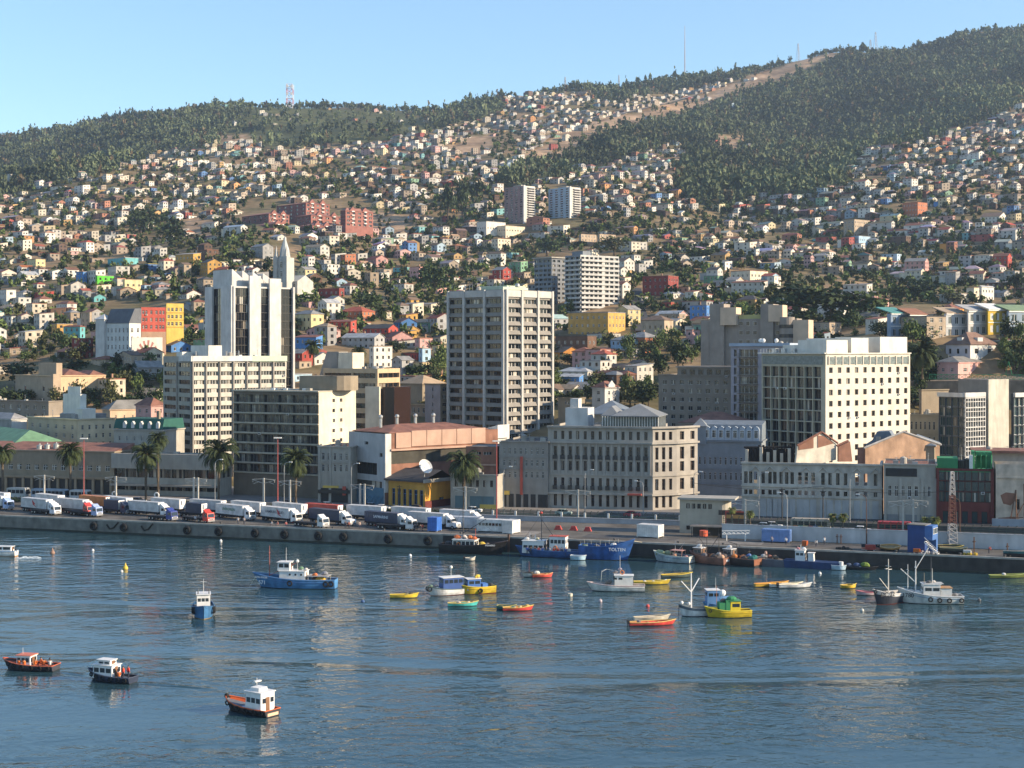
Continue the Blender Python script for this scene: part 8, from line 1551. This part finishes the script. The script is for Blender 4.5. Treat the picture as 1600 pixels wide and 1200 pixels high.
zt = wheelhouse(t, h, .6, 5.4, 3.0, 2.6, (.72,.70,.67), nx=4, ny=3, wz=.45); zt2 = wheelhouse(t, h, -4.2, -.6, 2.6, 3.8, (.72,.70,.66), nx=4, ny=3, wz=.62, wh=.8, roof=(.48,.10,.06)); mast(t, 1.4, zt, 6.0, (.05,.05,.05), .1, [(4.5,-2.6,1.0,0)], .8, stays=[(-2,0,zt2),(6.5,0,2)]); mast(t, 4.0, zt, 1.6, r=.09); mast(t, 2.8, zt, 1.2, r=.12)
junk(t, [(4.6,.3,zt,.7,(.62,.6,.56)),(2.4,-.3,zt,.6,(.5,.45,.3)),(5.4,0,1.0,.8,(.1,.1,.12)),(1.4,.3,zt+5.7,.6,(.5,.08,.06))]); m = MB(); m.torus((-2.0,1.4,2.2),(0,1,0),.34,.1); m.build('lifebuoy', orange_m, t)
r = random.Random(9)
for k in range(12): x = -5.2+k*.85; c = r.choice([(.05,.06,.10),(.06,.12,.32),(.5,.2,.08),(.6,.58,.55),(.35,.06,.06),(.1,.1,.1)]); person(t.matrix_basis @ Vector((x,1.75,.62)), t.rotation_euler.z+pi+r.uniform(-.6,.6), r.choice(['stand','stand','walk']), c, f'{(["first"]+ORD[1:])[k]} person from the stern along the rail of the blue ship with the white bridge', 'people aboard the blue ship')
t, h = dock(949, -4.2, 12, 4.6, 2.6, 1.9, (.022,.085,.27), 'big dark blue bow lettered TOLTEN beside the white-bridged ship', rim=(.04,.12,.32), boot=mat('dark_red_boot', (.08,.03,.03), .8, .3, 1), rake=.13, db=.8, dh=2); text('TOLTEN', .95, t, (2.6,-2.02,2.35), R(10), gold, 'name')
m = MB(); [m.bar((x,y,h['sheer']((x+6)/12)),(x,y,h['sheer']((x+6)/12)+.9),.04) for x in (-5.5,-4,-2,0,2) for y in (-1.7,1.7)]; m.bar((-5.5,-1.7,3.6),(2,-1.7,3.9),.04); m.build('railing', steel, t); junk(t, [(1.4,0,2.6,1.0,(.7,.68,.64)),(-5,0,2,1.1,(.15,.2,.12)),(3.4,0,2.9,.7,(.2,.17,.14)),(-2.5,.4,2.2,1,(.08,.08,.08))])
m = MB(); a = t.matrix_basis.inverted() @ qp(1004, .3, ZQ); m.bar((5.7,0,4.1),a,.06); m.build('mooring_rope', rope_m, t)
t = empty('dinghy', qp(904, -7.6, 0), R(QH+8), 'pale blue and white dinghy tied under the big blue bow', 'boat'); h = hull(t, 3.4, 1.6, .9, .2, (.42,.58,.66), (.7,.7,.68), None, (.5,.55,.58), .3, .85)
t, h = dock(1051, -3.6, 9.0, 3.6, 1.3, .8, (.42,.47,.48), 'pale green and white boat with a broad white stern, heaped with nets, at the quay', True, boot=boot_m, stern=.92, dh=-12, rim=(.60,.60,.50), name='fishing_boat', tri=(.1,.16,.24))
m = MB(); m.box(-4.54,-1.55,.15,-4.505,1.55,1.2); m.build('transom_board', cabin_o, t, col=(.68,.64,.54)); text('LA LUCHA', .42, t, (-4.56,0,.85), R(-90), txb, 'name'); junk(t, [(2.6,.4,1.2,1.3,(.30,.34,.18)),(1.2,-.3,1.0,1.4,(.22,.25,.14)),(3.3,-.2,1.4,1.0,(.36,.38,.2)),(-.6,.3,1.0,.9,(.55,.3,.2)),(-2.2,-.4,1.0,.9,(.12,.12,.14)),(-3.3,.4,1.0,.7,(.6,.28,.25))]); mast(t, -.6, .9, 3.6, (.55,.5,.45), .07, [(.6,-2.2,3.4,0)], .9); mast(t, -2.2, .9, 2.2, (.5,.3,.25), .06); m = MB(); m.box(-2.6,-1.1,2.5,.2,1.1,2.56); [m.bar((x,y,.9),(x,y,2.5),.04) for x in (-2.5,.1) for y in (-1,1)]; m.build('canopy', cabin_o, t, col=(.55,.28,.22))
for px, lb, c, ms in ((1107,'rust-brown fishing boat stern-on with tall masts and orange floats at the quay',(.22,.10,.07),1),(1154,'rust-orange and black fishing boat with green nets on its stern at the quay',(.24,.09,.045),0)):
    t, h = dock(px, -3.4, 9.5, 3.6, 1.4, .9, (.035,.03,.03) if not ms else c, lb, True, boot=boot_m, stern=.95, dh=-22, name='fishing_boat', rim=(.2,.1,.07)); m = MB(); m.box(-4.8,-1.6,.35,-4.755,1.6,1.5); m.build('transom_board', cabin_o, t, col=c)
    if ms: m = MB(); [m.box(-4.84,y,.75,-4.802,y+.25,1.2) for y in (-.5,-.1,.3)]; m.build('emblem', gold, t); m = MB(); m.tube([(1.2,0,5.6),(1.2,0,6.8)],[.85,.85],12); m.build('orange_basket', mat('basket_orange', (.60,.10,.04), .6, .1, 1), t)
    zt = wheelhouse(t, h, 1.2, 3.2, 2.0, 2.1, (.16,.11,.09) if ms else (.12,.12,.13), nx=2, ny=2); mast(t, .4, 1.0, 6.6 if ms else 3.4, (.06,.05,.05), .1, [(1.0,-3.4,5.2,.3),(2.0,2.4,4.4,-.4)] if ms else [(3.2,2.2,3.6,0)], 1.2, stays=[(-4,0,1.5)]); mast(t, -2.6, 1.0, 5.4 if ms else 2.4, (.07,.06,.05), .08, None, .7)
    junk(t, [(-3.6,.6,1.2,1.1,(.62,.36,.22) if ms else (.02,.13,.11)),(-3.4,-.6,1.2,1.2,(.10,.08,.07) if ms else (.03,.15,.12)),(-1.8,.4,1.1,1.2,(.08,.06,.05)),(-.9,-.5,1.1,1.1,(.6,.24,.08)),(.6,.6,1.3,1.0,(.14,.13,.14) if ms else (.6,.20,.05)),(-2.6,0,1.9,.7,(.12,.2,.42) if not ms else (.5,.42,.36)),(2.2,0,zt,.8,(.6,.58,.56))], px)
t = empty('pontoon', qp(1212, -2.6, 0), R(QH-4), 'low grey pontoon barge with a sloping wooden deck below the bright blue container', 'pontoon'); m = MB(); m.yprism([(-5.2,.0),(5.0,.0),(5.2,1.0),(-5.6,1.7)],-1.5,1.5); m.build('hull', mat('pontoon_grey', (.10,.105,.12), .8, .3, .8), t); m = MB(); m.face([(-5.6,-1.4,1.71),(5.2,-1.4,1.01),(5.2,1.4,1.01),(-5.6,1.4,1.71)]); m.build('deck', deck_o, t, col=(.24,.19,.15)); junk(t, [(-2.5,0,1.5,.9,(.5,.48,.45)),(-1.4,.4,1.45,.8,(.3,.12,.08)),(-.2,.2,1.4,.9,(.14,.10,.07))])
person(t.matrix_basis @ Vector((-1.9,-.7,1.48)), .3, 'stand', (.45,.3,.25), 'person standing on the grey pontoon barge', 'people on the quay')
t = empty('work_barge', qp(1271, -2.9, 0), R(QH-1), 'dark blue work barge with a small white wheelhouse', 'barge'); m = MB(); m.yprism([(-5.6,-.3),(5.6,-.3),(6.0,1.3),(-5.9,1.5)],-1.7,1.7); m.build('hull', mat('barge_blue', (.02,.045,.12), .6, .25, .8, streak=.3), t); h = dict(sheer=lambda s: 1.5, prof=lambda s: 1, L=11, B=3.4, db=.1)
zt = wheelhouse(t, h, -3.6, -1.6, 1.9, 2.2, (.72,.70,.68), nx=2, ny=2); wheelhouse(t, h, -1.0, .2, 1.5, 1.7, (.72,.70,.67), nx=0, ny=0, name='deckhouse'); mast(t, -2.6, zt, 1.0, r=.1); junk(t, [(-2,0,zt,.6,(.7,.68,.66)),(-3.2,.2,zt,.5,(.6,.25,.25))])
t = empty('dinghy', qp(1311, -4.4, 0), R(QH+5), 'small pale blue boat with an outboard at the end of the work barge', 'boat'); h = hull(t, 3.0, 1.6, .9, .1, (.40,.52,.60), (.5,.6,.66), None, (.3,.3,.3), .3, .9); m = MB(); m.tube([(.4,0,.7),(.4,0,1.7)],.45,10); m.build('motor_cover', white_m, t)
t = empty('dinghy', qp(1345, -2.6, 0), R(QH+4), 'black rubber dinghy with green gear inside, moored at the dark quay wall', 'boat'); h = hull(t, 7.0, 1.9, .55, .25, (.02,.02,.022), (.03,.03,.03), None, (.05,.05,.05), .2, .8); junk(t, [(.8,0,.5,1.2,(.14,.20,.03)),(-.8,0,.5,1.0,(.05,.08,.16)),(-2.4,0,.5,.9,(.06,.08,.12)),(-.2,0,.45,.4,(.7,.7,.68))])

# big tyre fenders on the quay wall and hanging chains
for i, px in enumerate((146,193,292,341,398,444,497,536,606,668)):
    p = qp(px, -.4, 1.7); t = empty('quay_fender', p, -QTH, f'black rubber fender on the quay wall, {(["first"]+ORD[1:])[i]} from the left', 'fender', 'black fenders on the quay wall'); m = MB(); m.torus((0,0,0),(0,1,0),.7,.36,0,16,8); m.build('tyre', tyre_m, t); m = MB(); [m.bar((s*.5,.2,.9),(s*.9,.5,1.6),.05) for s in (-1,1)]; m.build('chain', dark_m, t)
for px, lb in ((176,'left dark chevron stain of hanging rope on the quay wall'),(230,'right dark chevron of hanging rope on the quay wall')):
    p = qp(px, -.1, 1.6); m = MB(); m.tube([(-1.7,0,.6),(-.8,-.05,-.4),(.3,-.05,-.1),(1.6,0,1.3)],.2,6); tag(m.build('hanging_rope', mat('tarry_rope', (.03,.028,.025), .9, .2, 2), None, p, -QTH), lb, 'rope')
m = MB(); m.box(-.15,-.3,-3,.15,.0,1.2); 
for px, lb in ((795,'rusty steel pile at the corner where the quay wall darkens'),): m = MB(); m.box(-.2,-.3,-5,.2,.1,.6); tag(m.build('quay_pile', mat('rusty_steel', (1,1,1)), None, qp(px, -.1), -QTH), lb, 'pile')
for i, px in enumerate((345,470,520,600,720,830,960,1060,1130,1245,1330,1400,1500,1570)):
    t = MB(); t.tube([(0,0,0),(0,0,.35),(0,0,.36),(0,0,.55)],[.22,.18,.32,.28],10); tag(t.build('bollard', mat('bollard_iron', (.05,.05,.05), .6, .2, 1), None, qp(px, .9, ZQ+.0)), f'iron mooring bollard on the quay edge, {(["first"]+ORD[1:])[i]} from the left', 'bollard', 'mooring bollards')

# boats and gear ashore on the right of the quay
def ashore(px, off, rz, L, col, lb, rim, tilt=0):
    t = empty('skiff', qp(px, off, ZQ+.55), R(rz), lb, 'boat', 'skiffs ashore on the quay'); t.rotation_euler[0] = R(tilt); hull(t, L, 1.5, .55, .3, col, rim, None, (.3,.22,.12), .28, .5); m = MB(); [m.box(x*L-.15,-.5,-.58,x*L+.15,.5,-.3) for x in (-.25,.25)]; m.build('cradle', mat('timber', (.22,.15,.09), .9, .3, 2), t)
ashore(1484, 6.5, -16, 5.6, (.03,.05,.05), 'dark skiff lying ashore beside the blue harbour cabin', (.55,.42,.12), 14); ashore(1490, 3.2, -22, 5.4, (.06,.07,.06), 'green-black skiff ashore at the quay edge under the crane mast', (.4,.36,.2)); ashore(1590, 2.2, -18, 5.5, (.02,.10,.11), 'teal skiff ashore at the right edge of the quay', (.6,.55,.45), -10); ashore(1363, 4.0, -12, 4.4, (.42,.16,.10), 'reddish upturned skiff ashore left of the blue harbour cabin', (.5,.42,.35), 165); ashore(1392, 3.2, -20, 4.2, (.55,.32,.12), 'orange-brown skiff ashore nearest the blue harbour cabin', (.6,.4,.2), 30)
for px, off, c, s, lb in ((1352,2.2,(.35,.05,.04),1.2,'dark red fish crate stack left of the skiffs ashore'),(1427,1.4,(.60,.16,.03),.8,'orange crate in front of the blue harbour cabin'),(1505,1.8,(.66,.65,.62),.9,'white fish box by the skiffs under the crane mast')): boxcont(px, off, s*1.6, s, s*.8, c, lb, QTH, 'crate', 4)
for px, off, c, lb in ((1318,3.0,(.05,.045,.04),'dark heap of nets on the quay right of the orange crate'),(1517,2.0,(.45,.30,.04),'heap of yellow floats beside the rusty posts'),(1448,2.2,(.30,.30,.31),'grey heap of gear under the stair of the blue harbour cabin')):
    m = MB(); r = random.Random(px)
    for k in range(14): m.ball((r.uniform(-1.3,1.3),r.uniform(-.6,.6),r.uniform(0,.35)), r.uniform(.2,.42), 0, 7, 5)
    tag(m.build('gear_heap', mat(f'gear_{px}', c, .9, .4, 3), None, qp(px, off)), lb, 'heap')
for px, hh, lb in ((1522,3.6,'left rusty post on the right of the quay'),(1574,2.6,'right rusty post on the right of the quay'),(1308,2.0,'left leg frame of rusty trestle by the pale wall'),(1314,2.0,'right leg frame of rusty trestle by the pale wall')):
    m = MB(); m.box(-.1,-.1,0,.1,.1,hh); m.box(-.3,-.06,hh*.7,.3,.06,hh*.78); tag(m.build('rusty_post', mat('rusty_steel', (1,1,1)), None, qp(px, 3 if px > 1500 else 12)), lb, 'post')

# buoys
def buoy(px, py, kind, c, lb):
    t = empty('buoy', gnd(px, py), 0, lb, 'buoy', 'mooring buoys'); bm_ = mat('buoy_%d_%d' % (px, py), c, .6, .2, 2); m = MB()
    if kind == 'cone': m.ball((0,0,.15),.55,0,12,7); m.build('float', bm_, t); m = MB(); m.tube([(0,0,.5),(0,0,1.3)],[.32,.05],10); m.build('top_mark', bm_, t)
    elif kind == 'can': m.tube([(0,0,-.2),(0,0,.45)],.42,12); m.build('float', bm_, t); m = MB(); m.torus((0,0,.5),(0,1,0),.12,.03); m.build('ring', steel, t)
    else: m.ball((0,0,.12),.34,0,12,7); m.build('float', bm_, t); m = MB(); m.torus((0,0,.5),(0,1,0),.1,.03); m.build('ring', steel, t)
for a in [(82,865,'cone',(.28,.17,.12),'brown conical mooring buoy near the left edge'),(196,889,'cone',(.60,.42,.06),'yellow conical buoy left of the small blue tug'),(641,869,'ball',(.75,.74,.72),'white ball buoy left of the black ship, near the quay'),(891,931,'can',(.62,.55,.42),'cream can buoy left of the white trawler'),(567,941,'ball',(.05,.10,.22),'dark blue buoy right of the blue fishing boat'),(1012,948,'ball',(.55,.08,.07),'red buoy above the long red skiff'),(938,940,'ball',(.5,.4,.4),'tiny pale buoy under the white trawler'),(345,846,'ball',(.72,.70,.68),'white ball buoy near the quay under the bright red cab'),(190,894,'ball',(.5,.5,.48),'small pale float beside the yellow conical buoy'),(145,861,'ball',(.6,.6,.6),'small white float in the water right of the brown buoy'),(1530,939,'ball',(.1,.1,.1),'small black float right of the 1780 trawler'),(1347,955,'ball',(.5,.48,.42),'small pale float below the DC 22 boat'),(1281,897,'ball',(.66,.66,.64),'white float in front of the work barge')]: buoy(*a)
# ------------------------------------------------------------------ pylons and masts on the ridges
def pylon(px, py, yt, wpx, lb, m_, arms=3, d=None, name='pylon'):
    k = np.argmin([YG[i, int((px-GX[0])/12)] for i in range(nI)]); d = d or GD[k]; X = (px-800)*d/F; zb = tz(X, d)-2
    t = empty(name, (X, d, zb), .5, lb, name); hh = at(px, yt, d).z-zb; w0 = wpx*d/F/2; m = MB(); n = 6; r_ = .28
    for k in range(n):
        z0, z1 = k*hh/n, (k+1)*hh/n; a0, a1 = w0*(1-.85*k/n), w0*(1-.85*(k+1)/n)
        for a, c in ((1,1),(1,-1),(-1,-1),(-1,1)): m.bar((a*a0,c*a0,z0),(a*a1,c*a1,z1),r_,n=4)
        m.bar((-a0,-a0,z0),(a1,-a1,z1),r_*.7,n=4); m.bar((a0,-a0,z0),(-a1,-a1,z1),r_*.7,n=4); m.bar((a0,-a0,z0),(a1,a1,z1),r_*.7,n=4)
    m.build('tower', m_, t); m = MB(); [m.bar((-w0*(1.1-.2*k),0,hh*(.68+.13*k)),(w0*(1.1-.2*k),0,hh*(.68+.13*k)),r_*.8,n=4) for k in range(arms)]; m.build('crossarm', m_, t); return t
pm = mat('pylon_steel', (.30,.31,.33), .6, .1, 1)
for px, yt, w_, lb in [(712,157,5,'small pylon in the saddle between the two ridges'),(883,120,4,'pylon behind the upper left houses of the ridge road'),(967,117,3,'faint pylon on the ridge left of the tall thin mast'),(1247,68,5,'pylon at the top end of the bare ridge road'),(1368,50,6,'tallest pylon on the forested right ridge'),(1360,62,5,'smaller pylon close beside the tallest one on the right ridge')]: pylon(px, 0, yt, w_, lb, pm)
t = pylon(1070, 0, 40, 1.2, 'very tall thin radio mast on the ridge', mat('mast_faint', (.36,.34,.36), .6, .1, 1), 0, name='radio_mast')
k = np.argmin([YG[i, int((453-GX[0])/12)] for i in range(nI)]); d = GD[k]; X = (453-800)*d/F; t = empty('telecom_tower', (X, d, tz(X, d)-2), 0, 'red and white telecom tower with dishes on the left ridge', 'tower'); hh = at(453,132,d).z-t.location.z; w0 = 5*d/F
for k in range(5):
    m = MB(); z0, z1 = k*hh/5, (k+1)*hh/5
    for a, c in ((1,1),(1,-1),(-1,-1),(-1,1)): m.bar((a*w0,c*w0,z0),(a*w0,c*w0,z1),.5,n=4)
    m.bar((-w0,-w0,z0),(w0,-w0,z1),.4,n=4); m.bar((w0,-w0,z0),(-w0,-w0,z1),.4,n=4); m.bar((-w0,-w0,z1),(w0,-w0,z1),.5,n=4); m.build('section', mat('tower_red', (.45,.12,.10), .6, .1, 1) if k % 2 else mat('tower_white', (.65,.63,.62), .6, .1, 1), t)
for a in (-1, 1):
    for z in (.6, .9): m = MB(); m.tube([(a*w0*.7,-w0-2,hh*z),(a*w0*.7,-w0-1,hh*z)],2.4,12); m.build('dish', mat('tower_white', (1,1,1)), t)
# ridge road and the hotel-like houses on the forest spur
rb = MB(); pts = [(828,236),(842,226),(858,214),(876,203),(905,196),(960,181),(1020,167),(1082,151),(1140,131),(1200,110),(1255,86)]
pl = [hit(x, y) for x, y in pts]; pl = [p for p in pl if p is not None]
for a, c in zip(pl, pl[1:]):
    n_ = Vector((-(c-a).y, (c-a).x, 0)).normalized()*3.5
    rb.face([a-n_+Vector((0,0,1.5)), c-n_+Vector((0,0,1.5)), c+n_+Vector((0,0,1.5)), a+n_+Vector((0,0,1.5))])
o = rb.build('ridge_road', mat('dusty_road', (.33,.26,.2), .9, .2, .2, world=True)); o['kind'] = 'structure'
# the steep straight street climbing through the houses
rb = MB(); pl = [hit(x, y) for x, y in ((1006,520),(998,490),(992,460),(990,430),(988,405))]
for a, c in zip(pl, pl[1:]): rb.face([a+Vector((-4,0,1)), a+Vector((4,0,1)), c+Vector((4,0,1)), c+Vector((-4,0,1))])
o = rb.build('steep_street', road_m); o['kind'] = 'structure'
# ------------------------------------------------------------------ haze in the air
HAZE = .65e-4
m = bpy.data.materials.new('haze'); m.use_nodes = True; t = m.node_tree; t.nodes.remove(t.nodes['Principled BSDF'])
v = t.nodes.new('ShaderNodeVolumePrincipled'); v.inputs['Color'].default_value = (.58,.74,.95,1); v.inputs['Density'].default_value = HAZE; v.inputs['Anisotropy'].default_value = .25
t.links.new(v.outputs[0], t.nodes['Material Output'].inputs['Volume'])
hb = MB(); hb.box(-3600,-2600,-6,3600,4050,1150); o = hb.build('haze', m); tag(o, kind='stuff')
for o in S.objects:
    if o.get('label') and len(o['label'].split()) > 16: print('LONG', o.name, o['label'])
